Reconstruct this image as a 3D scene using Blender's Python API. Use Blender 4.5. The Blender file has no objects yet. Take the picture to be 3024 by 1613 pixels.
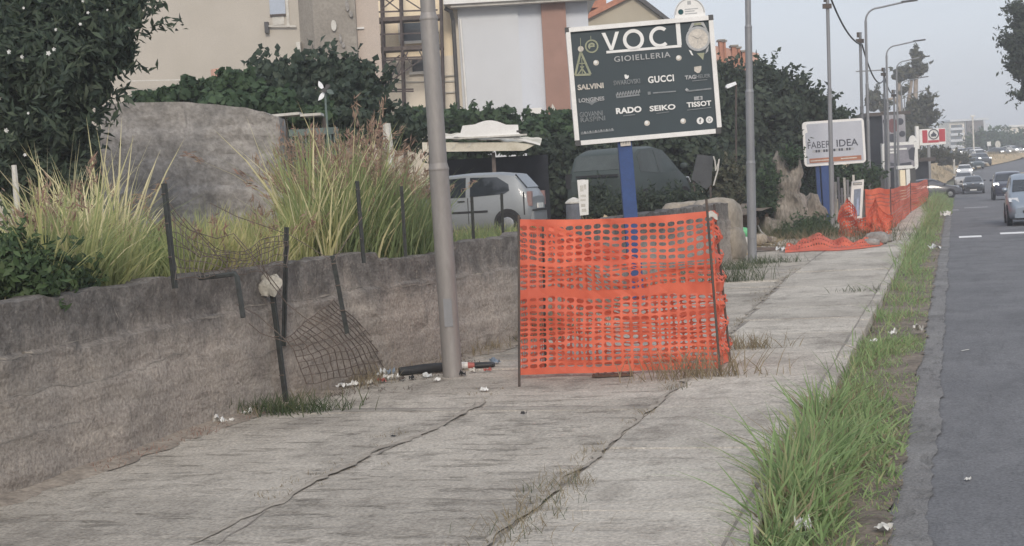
import bpy, math, random
import numpy as np
from mathutils import Vector, Matrix, noise
SC = bpy.context.scene
COL = SC.collection
R_ = math.radians
rng = np.random.default_rng(7)
random.seed(7)

# ------------------------------------------------------------------ camera
W, H, F = 3024.0, 1613.0, 4500.0        # photograph size and focal length in its pixels
CAMZ, ROLL = 2.0, R_(3.2)
PITCH, YAW = 0.05616, 0.28576           # down, and to the left of the road direction (+Y)
CAM = Vector((0, 0, CAMZ))
f0 = Vector((-math.sin(YAW), math.cos(YAW), 0)); r0 = Vector((math.cos(YAW), math.sin(YAW), 0)); Z = Vector((0, 0, 1))
FW = f0*math.cos(PITCH) - Z*math.sin(PITCH)
u0 = Z*math.cos(PITCH) + f0*math.sin(PITCH)
RV = r0*math.cos(ROLL) - u0*math.sin(ROLL)
UV = u0*math.cos(ROLL) + r0*math.sin(ROLL)
cd = bpy.data.cameras.new('camera'); cam = bpy.data.objects.new('camera', cd); COL.objects.link(cam)
cd.sensor_width = 36; cd.lens = 36*F/W; cd.clip_start = .1; cd.clip_end = 3000
m = Matrix.Identity(4)
for i, a in enumerate((RV, UV, -FW)):
    for k in range(3): m[k][i] = a[k]
cam.matrix_world = Matrix.Translation(CAM) @ m
SC.camera = cam

# ------------------------------------------------------------------ sky, sun, exposure
SUN_EL, SUN_AZ = R_(30), R_(162)       # azimuth of the sun measured from +Y towards +X
wd = bpy.data.worlds.new('World'); SC.world = wd; wd.use_nodes = True
nt = wd.node_tree; bg = nt.nodes['Background']
sky = nt.nodes.new('ShaderNodeTexSky'); sky.sky_type = 'NISHITA'; sky.sun_disc = False
sky.sun_elevation = SUN_EL; sky.sun_rotation = SUN_AZ; sky.air_density = 1.2; sky.dust_density = 3.0; sky.ozone_density = 1.5
mx = nt.nodes.new('ShaderNodeMix'); mx.data_type = 'RGBA'; mx.inputs[0].default_value = .82
mx.inputs[7].default_value = (5.35, 5.7, 6.4, 1)      # thin even overcast
nt.links.new(sky.outputs[0], mx.inputs[6])
# soft bright and dull patches of the cloud layer
tc = nt.nodes.new('ShaderNodeTexCoord'); mp = nt.nodes.new('ShaderNodeMapping'); mp.inputs[3].default_value = (1, 1, 4)
nz = nt.nodes.new('ShaderNodeTexNoise'); nz.inputs['Scale'].default_value = 2.2; nz.inputs['Detail'].default_value = 5
mr = nt.nodes.new('ShaderNodeMapRange'); mr.inputs[1].default_value = .3; mr.inputs[2].default_value = .7; mr.inputs[3].default_value = .93; mr.inputs[4].default_value = 1.07
ml = nt.nodes.new('ShaderNodeMix'); ml.data_type = 'RGBA'; ml.blend_type = 'MULTIPLY'; ml.inputs[0].default_value = 1
nt.links.new(tc.outputs['Generated'], mp.inputs[0]); nt.links.new(mp.outputs[0], nz.inputs['Vector']); nt.links.new(nz.outputs[0], mr.inputs[0])
nt.links.new(mx.outputs[2], ml.inputs[6]); nt.links.new(mr.outputs[0], ml.inputs[7]); nt.links.new(ml.outputs[2], bg.inputs[0])
bg.inputs[1].default_value = .1
sl = bpy.data.lights.new('sun', 'SUN'); sl.energy = 1.4; sl.angle = R_(13); sl.color = (1, .9, .78)
sun = bpy.data.objects.new('sun', sl); COL.objects.link(sun)
sd = Vector((math.sin(SUN_AZ)*math.cos(SUN_EL), math.cos(SUN_AZ)*math.cos(SUN_EL), math.sin(SUN_EL)))
sun.rotation_euler = sd.to_track_quat('Z', 'Y').to_euler(); sun.location = (0, 0, 40)
vs = SC.view_settings; vs.view_transform = 'Standard'; vs.look = 'None'; vs.exposure = .52; vs.gamma = 1; vs.use_curve_mapping = False
SC.cycles.use_denoising = True
SC.cycles.max_bounces = 6; SC.cycles.transparent_max_bounces = 8

# ------------------------------------------------------------------ survey: sight lines of the photograph to places on the ground
def ray(px, py): return FW + RV*((px-W/2)/F) + UV*((H/2-py)/F)
def G(px, py, z=0.0):
    d = ray(px, py); return CAM + d*((z-CAMZ)/d.z)
def D(px, py, dep): return CAM + ray(px, py)*dep
def dep_of(p): return (Vector(p)-CAM).dot(FW)
class Frame:
    """local x/z frame of an upright thing that stands at dep and faces the road's camera side"""
    def __init__(s, px, py, dep=None, zg=0.0, tilt=0.0, zbase=None):
        s.px, s.py = px, py
        o = G(px, py, zg) if dep is None else D(px, py, dep)
        s.dep = dep_of(o); s.ppm = F/s.dep; s.a = ROLL + R_(tilt); s.tilt = R_(tilt)
        s.dz = 0.0 if zbase is None else o.z - zbase
        s.o = Vector((o.x, o.y, o.z - s.dz)); s.rot = (0, -s.tilt, YAW)
    def L(s, px, py):
        dx, dy = px-s.px, s.py-py
        return ((dx*math.cos(s.a)+dy*math.sin(s.a))/s.ppm, (-dx*math.sin(s.a)+dy*math.cos(s.a))/s.ppm + s.dz)

# ------------------------------------------------------------------ objects
MW = {}
def link(o, parent=None):
    COL.objects.link(o)
    if parent is not None: o.parent = parent
    return o
def tag(o, label=None, cat=None, group=None, kind=None):
    if label: o['label'] = label
    if cat: o['category'] = cat
    if group: o['group'] = group
    if kind: o['kind'] = kind
    return o
def thing(name, label, cat, loc=(0, 0, 0), rot=(0, 0, 0), group=None):
    o = bpy.data.objects.new(name, None); o.empty_display_size = .2
    o.location = loc; o.rotation_euler = rot if not isinstance(rot, (int, float)) else (0, 0, rot)
    MW[o.name] = (Matrix.Translation(Vector(loc)) @ o.rotation_euler.to_matrix().to_4x4()).inverted()
    link(o); return tag(o, label, cat, group)
def fthing(name, label, cat, fr, group=None): return thing(name, label, cat, fr.o, fr.rot, group)
def copy_tree(o, parent=None, loc=None, rz=None, label=None):
    c = o.copy(); COL.objects.link(c)
    if parent is not None: c.parent = parent
    if loc is not None: c.location = loc
    if rz is not None: c.rotation_euler = (0, 0, rz)
    if label: c['label'] = label
    for ch in list(KIDS.get(o.name, ())): copy_tree(ch, c)
    return c
KIDS = {}
def rough_xyz(v, s, a):
    q = noise.noise_vector(Vector(v)*s); return (v[0]+q.x*a, v[1]+q.y*a, v[2]+q.z*a)
class MB:
    def __init__(s): s.v = []; s.f = []
    def add(s, vs, fs):
        k = len(s.v); s.v += [tuple(p) for p in vs]; s.f += [tuple(i+k for i in f) for f in fs]; return s
    def box(s, c, d, M=None):
        x, y, z = d[0]/2, d[1]/2, d[2]/2
        vs = [Vector((i, j, k)) for i in (-x, x) for j in (-y, y) for k in (-z, z)]
        if M is not None: vs = [M @ p for p in vs]
        vs = [p+Vector(c) for p in vs]
        return s.add(vs, [(0, 1, 3, 2), (4, 6, 7, 5), (0, 4, 5, 1), (2, 3, 7, 6), (0, 2, 6, 4), (1, 5, 7, 3)])
    def rect(s, x0, x1, z0, z1, y0, y1): return s.box(((x0+x1)/2, (y0+y1)/2, (z0+z1)/2), (abs(x1-x0), abs(y1-y0), abs(z1-z0)))
    def bar(s, a, b, w, h=None):
        a, b = Vector(a), Vector(b); d = b-a
        M = d.to_track_quat('X', 'Z').to_matrix() if d.length > 1e-6 else Matrix.Identity(3)
        return s.box((a+b)/2, (d.length, w, h or w), M)
    def tube(s, path, rad, n=10, cap=True):
        path = [Vector(p) for p in path]; k0 = len(s.v); m = len(path)
        if isinstance(rad, (int, float)): rad = [rad]*m
        ref = None
        for i, p in enumerate(path):
            t = (path[min(i+1, m-1)]-path[max(i-1, 0)])
            t = t.normalized() if t.length > 1e-9 else Vector((0, 0, 1))
            if ref is None: ref = t.orthogonal().normalized()
            ref = (ref - t*ref.dot(t)); ref = ref.normalized() if ref.length > 1e-6 else t.orthogonal().normalized()
            b = t.cross(ref)
            for j in range(n):
                a = 2*math.pi*j/n; s.v.append(tuple(p+(ref*math.cos(a)+b*math.sin(a))*rad[i]))
        for i in range(m-1):
            for j in range(n):
                a, b = k0+i*n+j, k0+i*n+(j+1) % n
                s.f.append((a, b, b+n, a+n))
        if cap: s.f.append(tuple(k0+n-1-j for j in range(n))); s.f.append(tuple(k0+(m-1)*n+j for j in range(n)))
        return s
    def prism(s, pts, ext):
        n = len(pts); e = Vector(ext)
        a = [Vector(p) for p in pts]; return s.add(a+[p+e for p in a], [tuple(range(n))[::-1], tuple(range(n, 2*n))]+[(i, (i+1) % n, (i+1) % n+n, i+n) for i in range(n)])
    def pxz(s, pts, y0, y1): return s.prism([(x, y0, z) for x, z in pts], (0, y1-y0, 0))
    def ring(s, cx, cz, r0, r1, y0, y1, a0=0, a1=360, n=32, sz=1.0):
        full = abs(a1-a0) >= 360; vs = []; fs = []
        m = n if full else n+1
        for i in range(m):
            a = R_(a0+(a1-a0)*i/n); c, q = math.cos(a), math.sin(a)*sz
            vs += [(cx+r0*c, y0, cz+r0*q), (cx+r1*c, y0, cz+r1*q), (cx+r0*c, y1, cz+r0*q), (cx+r1*c, y1, cz+r1*q)]
        for i in range(n):
            a, b = 4*i, 4*((i+1) % m)
            fs += [(a, a+1, b+1, b), (a+2, b+2, b+3, a+3), (a+1, a+3, b+3, b+1), (a, b, b+2, a+2)]
        if not full: fs += [(0, 2, 3, 1), (4*n, 4*n+1, 4*n+3, 4*n+2)]
        return s.add(vs, fs)
    def disc(s, cx, cz, r, y0, y1, n=24, sz=1.0):
        return s.pxz([(cx+r*math.cos(2*math.pi*i/n), cz+r*sz*math.sin(2*math.pi*i/n)) for i in range(n)], y0, y1)
    def lathe(s, prof, n=16, axis='Z', c=(0, 0, 0)):
        k = len(s.v); c = Vector(c)
        for r, h in prof:
            for j in range(n):
                a = 2*math.pi*j/n; p = (r*math.cos(a), r*math.sin(a), h)
                if axis == 'Y': p = (p[0], p[2], p[1])
                s.v.append(tuple(c+Vector(p)))
        for i in range(len(prof)-1):
            for j in range(n):
                a, b = k+i*n+j, k+i*n+(j+1) % n; s.f.append((a, b, b+n, a+n))
        s.f.append(tuple(k+j for j in range(n))[::-1]); s.f.append(tuple(k+(len(prof)-1)*n+j for j in range(n)))
        return s
    def grid(s, nu, nv, fn):
        k = len(s.v)
        for j in range(nv+1):
            for i in range(nu+1): s.v.append(tuple(fn(i/nu, j/nv)))
        for j in range(nv):
            for i in range(nu):
                a = k+j*(nu+1)+i; s.f.append((a, a+1, a+nu+2, a+nu+1))
        return s
    def blob(s, c, r, n=10, rough=.25, sc=1.5, seed=0, flat=None):
        c = Vector(c); rr = Vector(r) if not isinstance(r, (int, float)) else Vector((r, r, r)); k = len(s.v)
        for i in range(n+1):
            t = math.pi*i/n
            for j in range(2*n):
                a = math.pi*j/n; d = Vector((math.sin(t)*math.cos(a), math.sin(t)*math.sin(a), math.cos(t)))
                q = 1+rough*2*noise.noise(d*sc+Vector((seed*7.1, seed*3.3, seed*1.7)))
                p = Vector((d.x*rr.x, d.y*rr.y, d.z*rr.z))*q
                if flat is not None: p.z = max(p.z, flat)
                s.v.append(tuple(c+p))
        for i in range(n):
            for j in range(2*n):
                a, b = k+i*2*n+j, k+i*2*n+(j+1) % (2*n); s.f.append((a, a+2*n, b+2*n, b))
        return s
    def build(s, name, mat, parent=None, world=False, smooth=None, kind=None):
        vs = s.v
        if world and parent is not None:
            I = MW[parent.name]; vs = [tuple(I @ Vector(p)) for p in vs]
        me = bpy.data.meshes.new(name); me.from_pydata(vs, [], s.f); me.materials.append(mat)
        return mesh_obj(name, me, parent, smooth, kind)
def mesh_obj(name, me, parent=None, smooth=None, kind=None):
    if smooth is not None:
        me.shade_smooth()
        if smooth < 179: me.set_sharp_from_angle(angle=R_(smooth))
    o = bpy.data.objects.new(name, me); link(o, parent)
    if parent is not None: KIDS.setdefault(parent.name, []).append(o)
    if kind: o['kind'] = kind
    return o
def np_mesh(name, V, Q, mat, parent=None, world=False, kind=None, smooth=False):
    """V (n,3) floats, Q list of index arrays (faces of equal size each)"""
    if world and parent is not None:
        I = np.array(MW[parent.name]); V = V @ I[:3, :3].T + I[:3, 3]
    me = bpy.data.meshes.new(name); me.vertices.add(len(V)); me.vertices.foreach_set('co', np.ascontiguousarray(V, dtype=np.float32).ravel())
    loops = np.concatenate([q.ravel() for q in Q]); sizes = np.concatenate([np.full(len(q), q.shape[1]) for q in Q])
    me.loops.add(len(loops)); me.loops.foreach_set('vertex_index', loops.astype(np.int32))
    me.polygons.add(len(sizes)); st = np.concatenate([[0], np.cumsum(sizes)[:-1]]).astype(np.int32)
    me.polygons.foreach_set('loop_start', st)
    me.update(calc_edges=True); me.materials.append(mat)
    if smooth: me.shade_smooth()
    o = bpy.data.objects.new(name, me); link(o, parent)
    if parent is not None: KIDS.setdefault(parent.name, []).append(o)
    if kind: o['kind'] = kind
    return o

# ------------------------------------------------------------------ materials
MATS = {}
def mat(name, c, c2=None, scale=3.0, rough=.8, bump=0.0, bscale=30.0, metal=0.0, stretch=(1, 1, 1), spec=.3, fine=.12, lo=.35, hi=.65, emit=None, world=False, coat=0.0):
    if name in MATS: return MATS[name]
    M = bpy.data.materials.new(name); M.use_nodes = True; MATS[name] = M
    n = M.node_tree.nodes; l = M.node_tree.links; b = n['Principled BSDF']
    b.inputs['Roughness'].default_value = rough; b.inputs['Metallic'].default_value = metal; b.inputs['Specular IOR Level'].default_value = spec
    if coat: b.inputs['Coat Weight'].default_value = coat; b.inputs['Coat Roughness'].default_value = .06
    if emit: b.inputs['Emission Color'].default_value = (*c, 1); b.inputs['Emission Strength'].default_value = emit
    c2 = c2 or tuple(x*.82 for x in c)
    tc = n.new('ShaderNodeTexCoord'); mp = n.new('ShaderNodeMapping'); mp.inputs[3].default_value = stretch
    if world:
        g = n.new('ShaderNodeNewGeometry'); l.new(g.outputs['Position'], mp.inputs[0])
    else: l.new(tc.outputs['Object'], mp.inputs[0])
    a = n.new('ShaderNodeTexNoise'); a.inputs['Scale'].default_value = scale; a.inputs['Detail'].default_value = 7; a.inputs['Roughness'].default_value = .62
    l.new(mp.outputs[0], a.inputs['Vector'])
    r = n.new('ShaderNodeValToRGB'); r.color_ramp.elements[0].position = lo; r.color_ramp.elements[1].position = hi
    r.color_ramp.elements[0].color = (*c2, 1); r.color_ramp.elements[1].color = (*c, 1); l.new(a.outputs[0], r.inputs[0])
    f = n.new('ShaderNodeTexNoise'); f.inputs['Scale'].default_value = bscale; f.inputs['Detail'].default_value = 4; l.new(mp.outputs[0], f.inputs['Vector'])
    q = n.new('ShaderNodeMapRange'); q.inputs[1].default_value = .3; q.inputs[2].default_value = .7; q.inputs[3].default_value = 1-fine; q.inputs[4].default_value = 1+fine; l.new(f.outputs[0], q.inputs[0])
    x = n.new('ShaderNodeMix'); x.data_type = 'RGBA'; x.blend_type = 'MULTIPLY'; x.inputs[0].default_value = 1
    l.new(r.outputs[0], x.inputs[6]); l.new(q.outputs[0], x.inputs[7]); l.new(x.outputs[2], b.inputs['Base Color'])
    if bump:
        u = n.new('ShaderNodeBump'); u.inputs['Strength'].default_value = bump; u.inputs['Distance'].default_value = .03
        l.new(f.outputs[0], u.inputs['Height']); l.new(u.outputs[0], b.inputs['Normal'])
    return M
def leafmat(name, cols, rough=.6, trans=.3, patch=None, pscale=.5):
    """colour varies from leaf to leaf; light also passes through the leaf"""
    M = bpy.data.materials.new(name); M.use_nodes = True; MATS[name] = M
    n = M.node_tree.nodes; l = M.node_tree.links; b = n['Principled BSDF']; out = n['Material Output']
    g = n.new('ShaderNodeNewGeometry'); r = n.new('ShaderNodeValToRGB'); e = r.color_ramp.elements
    e[0].color = (*cols[0], 1); e[0].position = 0; e[1].color = (*cols[-1], 1); e[1].position = 1
    for i, c in enumerate(cols[1:-1]): k = e.new((i+1)/(len(cols)-1)); k.color = (*c, 1)
    l.new(g.outputs['Random Per Island'], r.inputs[0]); src = r.outputs[0]
    if patch:
        a = n.new('ShaderNodeTexNoise'); a.inputs['Scale'].default_value = pscale; l.new(g.outputs['Position'], a.inputs['Vector'])
        q = n.new('ShaderNodeMapRange'); q.inputs[1].default_value = .42; q.inputs[2].default_value = .6; l.new(a.outputs[0], q.inputs[0])
        x = n.new('ShaderNodeMix'); x.data_type = 'RGBA'; l.new(q.outputs[0], x.inputs[0]); l.new(src, x.inputs[6]); x.inputs[7].default_value = (*patch, 1); src = x.outputs[2]
    b.inputs['Roughness'].default_value = rough; b.inputs['Specular IOR Level'].default_value = .25
    t = n.new('ShaderNodeBsdfTranslucent'); s = n.new('ShaderNodeMixShader'); s.inputs[0].default_value = trans
    l.new(src, b.inputs['Base Color']); l.new(src, t.inputs[0]); l.new(b.outputs[0], s.inputs[1]); l.new(t.outputs[0], s.inputs[2]); l.new(s.outputs[0], out.inputs[0])
    return M

# ------------------------------------------------------------------ lettering
def text(s, name, mt, parent, cx, cz, w, h, y=-.012, bold=0.0, th=.006, rot=0.0, shear=0.0, spacing=1.0):
    cu = bpy.data.curves.new('lettering', 'FONT'); cu.body = s; cu.size = 1; cu.offset = bold; cu.shear = shear; cu.space_character = spacing; cu.extrude = .01; cu.resolution_u = 3
    o = bpy.data.objects.new('lettering', cu); COL.objects.link(o)
    me = bpy.data.meshes.new_from_object(o); bpy.data.objects.remove(o); bpy.data.curves.remove(cu)
    n = len(me.vertices); V = np.empty(n*3, dtype=np.float32); me.vertices.foreach_get('co', V); V = V.reshape(-1, 3)
    lo, hi = V.min(0), V.max(0); d = np.maximum(hi-lo, 1e-6)
    U = np.empty_like(V); x = ((V[:, 0]-lo[0])/d[0]-.5)*w; z = ((V[:, 1]-lo[1])/d[1]-.5)*h
    U[:, 0] = cx+x*math.cos(rot)-z*math.sin(rot); U[:, 2] = cz+x*math.sin(rot)+z*math.cos(rot); U[:, 1] = y-(V[:, 2]-lo[2])/d[2]*th
    me.vertices.foreach_set('co', U.ravel()); me.update(); me.name = name; me.materials.clear(); me.materials.append(mt)
    return mesh_obj(name, me, parent)

# ------------------------------------------------------------------ foliage and grass
def unit(a): return a/np.maximum(np.linalg.norm(a, axis=1, keepdims=True), 1e-9)
def leaves(name, blobs, n, size, mt, parent=None, world=True, kind=None, sub=.38, fill=.25, slim=.45, nsub=26, droop=0.2, shoots=40, slen=2.6):
    """blobs: (centre, (rx, ry, rz)); leaves sit on many small clumps over each lobe"""
    P = []; N = []; vol = np.array([max(b[1][0]*b[1][2], 1e-3) for b in blobs]); cnt = np.maximum((n*vol/vol.sum()).astype(int), 12)
    for (c, r), k in zip(blobs, cnt):
        c = np.array(c, dtype=float); r = np.array(r, dtype=float); ns = max(6, int(nsub))
        d = unit(rng.normal(size=(ns, 3))); rad = np.where(rng.random(ns) < fill, rng.random(ns)**.5*.7, .72+.28*rng.random(ns))
        sc = c + d*rad[:, None]*r; sr = sub*(.55+.9*rng.random(ns))
        i = rng.integers(0, ns, k); e = unit(rng.normal(size=(k, 3))); q = rng.random(k)**.45
        P.append(sc[i] + e*(q*sr[i])[:, None]*r); N.append(e*.7 + d[i]*.5)
    if shoots:
        for (c, r) in blobs:                    # young shoots that stand out of the crown
            c = np.array(c, dtype=float); r = np.array(r, dtype=float); d = unit(rng.normal(size=(shoots, 3))); d[:, 2] = np.abs(d[:, 2])*.8-.15; d = unit(d)
            base = c+d*r*(.85+.2*rng.random((shoots, 1))); go = unit(d+rng.normal(size=d.shape)*.45+np.array([0, 0, .35])); ln = size*slen*(.4+.8*rng.random(shoots))
            for q in range(9): P.append(base+go*(ln*q/8)[:, None]+rng.normal(size=d.shape)*size*.16); N.append(rng.normal(size=d.shape))
    P = np.concatenate(P); N = unit(np.concatenate(N)+rng.normal(size=P.shape)*.45); k = len(P)
    t = unit(np.cross(N, rng.normal(size=(k, 3)))); t[:, 2] -= droop; t = unit(t); s = unit(np.cross(N, t))
    L = size*(.6+.8*rng.random(k))[:, None]; w = L*slim
    fold = N*L*.12
    V = np.stack([P-t*L*.5, P+s*w*.5+fold, P+t*L*.5, P-s*w*.5+fold], 1).reshape(-1, 3)
    return np_mesh(name, V, [np.arange(4*k).reshape(-1, 4)], mt, parent, world, kind)
def blades(name, B, hgt, wid, mt, parent=None, world=True, kind=None, lean=.35, curve=.5, seg=3, wind=(0, 0), stiff=None):
    """B (k,3) roots, hgt (k,), wid (k,): tapering, bending blades"""
    k = len(B); a = rng.random(k)*2*math.pi; d = np.stack([np.cos(a), np.sin(a), np.zeros(k)], 1)
    ln = lean*rng.random(k)[:, None]; s = np.stack([-np.sin(a), np.cos(a), np.zeros(k)], 1)
    tw = rng.random(k)*math.pi; s = s*np.cos(tw)[:, None]+d*np.sin(tw)[:, None]
    cv = curve*(rng.random(k)**1.5)[:, None]; wv = np.array([wind[0], wind[1], 0.])
    rows = []
    for i in range(seg+1):
        t = i/seg; z = np.array([0, 0, 1.])*(t*(1-.35*cv*t))
        p = B + hgt[:, None]*(z + d*(ln*t + cv*t*t) + wv*t*t)
        ww = wid[:, None]*(1-t)**.6*(.6+.4*min(1, t*4)) if i < seg else 0
        if i < seg: rows += [p-s*ww/2, p+s*ww/2]
        else: rows.append(p)
    V = np.stack(rows, 1).reshape(-1, 3); m = 2*seg+1; b = (np.arange(k)*m)[:, None]
    Q = np.concatenate([b+np.array([[2*i, 2*i+1, 2*i+3, 2*i+2]]) for i in range(seg-1)]) if seg > 1 else np.zeros((0, 4), int)
    T = b+np.array([[2*seg-2, 2*seg-1, 2*seg]])
    tips = rows[-1]; prev = (rows[-2]+rows[-3])/2
    o = np_mesh(name, V, [q for q in (Q, T) if len(q)], mt, parent, world, kind)
    return o, tips, tips-prev
def px_blobs(rows):
    """(px, py, depth, rx px, rz px[, thick m]) -> lobes in space"""
    out = []
    for q in rows:
        px, py, dep, rx, rz = q[:5]; k = dep/F; th = q[5] if len(q) > 5 else (rx+rz)*.5*k
        out.append((D(px, py, dep), (rx*k, th, rz*k)))
    return out
def sweep(name, mt, parent, pts, rad, n=8, world=True): return MB().tube(pts, rad, n).build(name, mt, parent, world, smooth=50)
# ================================================================== THE SETTING
def ngroup(M): return M.node_tree.nodes, M.node_tree.links
def worn(name, base, pale, dark, ridge=(1.8, 5.0, 1), ridge_amt=.3, bump=1.0, speck=38, rscale=1.0):
    """weathered concrete: broad tone patches, long dirty ridges across the walk, fine pitting (world coordinates)"""
    M = bpy.data.materials.new(name); M.use_nodes = True; n, l = ngroup(M); b = n['Principled BSDF']
    b.inputs['Roughness'].default_value = .92; b.inputs['Specular IOR Level'].default_value = .2
    g = n.new('ShaderNodeNewGeometry'); P = g.outputs['Position']
    def nz(sc, st=(1, 1, 1), det=6, rg=.6, dist=0.0):
        mp = n.new('ShaderNodeMapping'); mp.inputs[3].default_value = st; l.new(P, mp.inputs[0])
        a = n.new('ShaderNodeTexNoise'); a.inputs['Scale'].default_value = sc; a.inputs['Detail'].default_value = det; a.inputs['Roughness'].default_value = rg; a.inputs['Distortion'].default_value = dist
        l.new(mp.outputs[0], a.inputs['Vector']); return a.outputs[0]
    def rng_(s, a, b_, c, d):
        q = n.new('ShaderNodeMapRange'); q.inputs[1].default_value = a; q.inputs[2].default_value = b_; q.inputs[3].default_value = c; q.inputs[4].default_value = d; l.new(s, q.inputs[0]); return q.outputs[0]
    def mix(f, a, c, mode='MIX'):
        x = n.new('ShaderNodeMix'); x.data_type = 'RGBA'; x.blend_type = mode
        if isinstance(f, float): x.inputs[0].default_value = f
        else: l.new(f, x.inputs[0])
        for s, k in ((a, 6), (c, 7)):
            if isinstance(s, tuple): x.inputs[k].default_value = (*s, 1)
            else: l.new(s, x.inputs[k])
        return x.outputs[2]
    c = mix(rng_(nz(.55, det=5), .38, .62, 0, 1), base, pale)
    c = mix(rng_(nz(.9, (1.3, .6, 1), 7, .7), .5, .64, 0, .55), c, dark); c = mix(rng_(nz(2.6, (1.2, .7, 1), 8, .75), .52, .7, 0, .5), c, dark)
    c = mix(rng_(nz(9, (1.4, .6, 1), 6, .8), .53, .68, 0, .4), c, dark); c = mix(rng_(nz(12, (1.4, .6, 1.3), 6, .8), .56, .7, 0, .45), c, pale)
    ri = nz(rscale, ridge, 7, .66, .35); band = rng_(ri, .54, .61, 0, 1); edge = rng_(nz(3.1), .38, .6, 0, 1)
    mm = n.new('ShaderNodeMath'); mm.operation = 'MULTIPLY'; l.new(band, mm.inputs[0]); l.new(edge, mm.inputs[1])
    m2 = n.new('ShaderNodeMath'); m2.operation = 'MULTIPLY'; l.new(mm.outputs[0], m2.inputs[0]); m2.inputs[1].default_value = ridge_amt
    c = mix(m2.outputs[0], c, dark)
    sp = nz(speck, det=3); c = mix(1.0, c, rng_(sp, .3, .7, .72, 1.28), 'MULTIPLY')
    oi = n.new('ShaderNodeObjectInfo'); c = mix(1.0, c, rng_(oi.outputs['Random'], 0, 1, .86, 1.08), 'MULTIPLY')     # each pour has its own tone
    l.new(c, b.inputs['Base Color'])
    s1 = n.new('ShaderNodeMath'); s1.operation = 'MULTIPLY_ADD'; l.new(mm.outputs[0], s1.inputs[0]); s1.inputs[1].default_value = -.9
    l.new(sp, s1.inputs[2])
    s2 = n.new('ShaderNodeMath'); s2.operation = 'MULTIPLY_ADD'; l.new(nz(9, (1.4, 1, 1), 6, .7), s2.inputs[0]); s2.inputs[1].default_value = 1.5; l.new(s1.outputs[0], s2.inputs[2])
    u = n.new('ShaderNodeBump'); u.inputs['Strength'].default_value = bump; u.inputs['Distance'].default_value = .02; l.new(s2.outputs[0], u.inputs['Height']); l.new(u.outputs[0], b.inputs['Normal'])
    return M
M_slab = worn('pavement_concrete', (.48, .44, .385), (.58, .54, .475), (.24, .215, .185))
M_slab2 = worn('pavement_concrete_rough', (.45, .41, .355), (.555, .51, .445), (.205, .185, .16), ridge=(1.3, 5.0, 1), ridge_amt=.36, bump=1.2, rscale=1.2)
M_soil = mat('soil', (.23, .19, .15), (.12, .10, .08), scale=2.5, bump=.8, bscale=18, world=True, fine=.3)
M_dust = mat('joint_dirt', (.30, .275, .24), (.2, .18, .16), scale=4, bump=.6, bscale=30, world=True)
M_asph = worn('asphalt', (.175, .177, .186), (.215, .216, .224), (.125, .127, .134), ridge=(5, .6, 1), ridge_amt=.2, bump=.5, speck=45)
M_gut = worn('gutter_asphalt', (.215, .21, .208), (.27, .265, .26), (.13, .127, .122), ridge=(5, 1.2, 1), ridge_amt=.5, bump=.9, speck=55)
M_paint = mat('road_paint', (.78, .78, .77), (.5, .5, .5), scale=9, rough=.7, fine=.2, lo=.3, hi=.45)
M_earth = mat('dry_earth', (.52, .39, .235), (.32, .26, .16), scale=1.2, bump=.5, bscale=6, world=True, fine=.25)
M_field = mat('field_ground', (.20, .19, .13), (.11, .12, .07), scale=.3, bump=.4, bscale=4, world=True, fine=.3)

def lerp_tab(t, v):
    if v <= t[0][0]: return t[0][1]
    for (a, p), (b, q) in zip(t, t[1:]):
        if v <= b:
            s = (v-a)/(b-a); s = s*s*(3-2*s); return p+(q-p)*s
    return t[-1][1]
ZP = [(0, -.15), (55, -.15), (85, -.3), (125, -.7), (148, -.4), (170, .1), (200, 1.1), (228, 2.3), (270, 3.4), (320, 3.6)]
XL = [(0, -.42), (100, -.42), (140, -.9), (175, .3), (200, 3.0), (225, 10.0), (250, 24), (280, 44)]
def zr(y): return lerp_tab(ZP, y)
def xl(y): return lerp_tab(XL, y)
ys = [-10, 0] + [4+3*i for i in range(22)] + [72+6*i for i in range(36)]
def strip(name, y_list, xs, z_off, mt, kind='structure', wob=0.0, parent=None):
    mb = MB(); nx = len(xs)
    for y in y_list:
        for i, x in enumerate(xs):
            e = wob*(.6*noise.noise(Vector((x*3, y*.9, 0)))+.45*noise.noise(Vector((x*3, y*3.7, 2)))+.3*noise.noise(Vector((x*3, y*11, 4)))) if wob else 0
            mb.v.append((xl(y)+x+e, y, zr(y)+z_off+(e*.25 if wob else 0)))
    for j in range(len(y_list)-1):
        for i in range(nx-1): a = j*nx+i; mb.f.append((a, a+1, a+nx+1, a+nx))
    o = mb.build(name, mt, parent); o['kind'] = kind; return o
# wide ground to the horizon
gx = [-900, -400, -160, -70, -30, -12, -6, -1, 4, 12, 20, 40, 90, 200, 500, 900]; gy = [-60, -20]+ys+[310, 380, 500, 900, 1800]
mb = MB()
for y in gy:
    for x in gx: mb.v.append((x, y, zr(min(max(y, 0), 320))-.32))
for j in range(len(gy)-1):
    for i in range(len(gx)-1): a = j*len(gx)+i; mb.f.append((a, a+1, a+len(gx)+1, a+len(gx)))
mb.build('ground', M_field)['kind'] = 'structure'
strip('road', ys, [.15, 2, 4, 6, 8, 9.6], 0, M_asph)
strip('gutter_strip', [3+.11*i for i in range(300)]+[36+.5*i for i in range(80)], [-.03, .05, .11, .16, .2], .012, M_gut, wob=.07)
strip('verge', [2+.1*i for i in range(300)]+[32+.4*i for i in range(125)]+[82+2*i for i in range(20)], [-.74, -.6, -.4, -.2, -.02], .03, M_soil, wob=.12)
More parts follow.
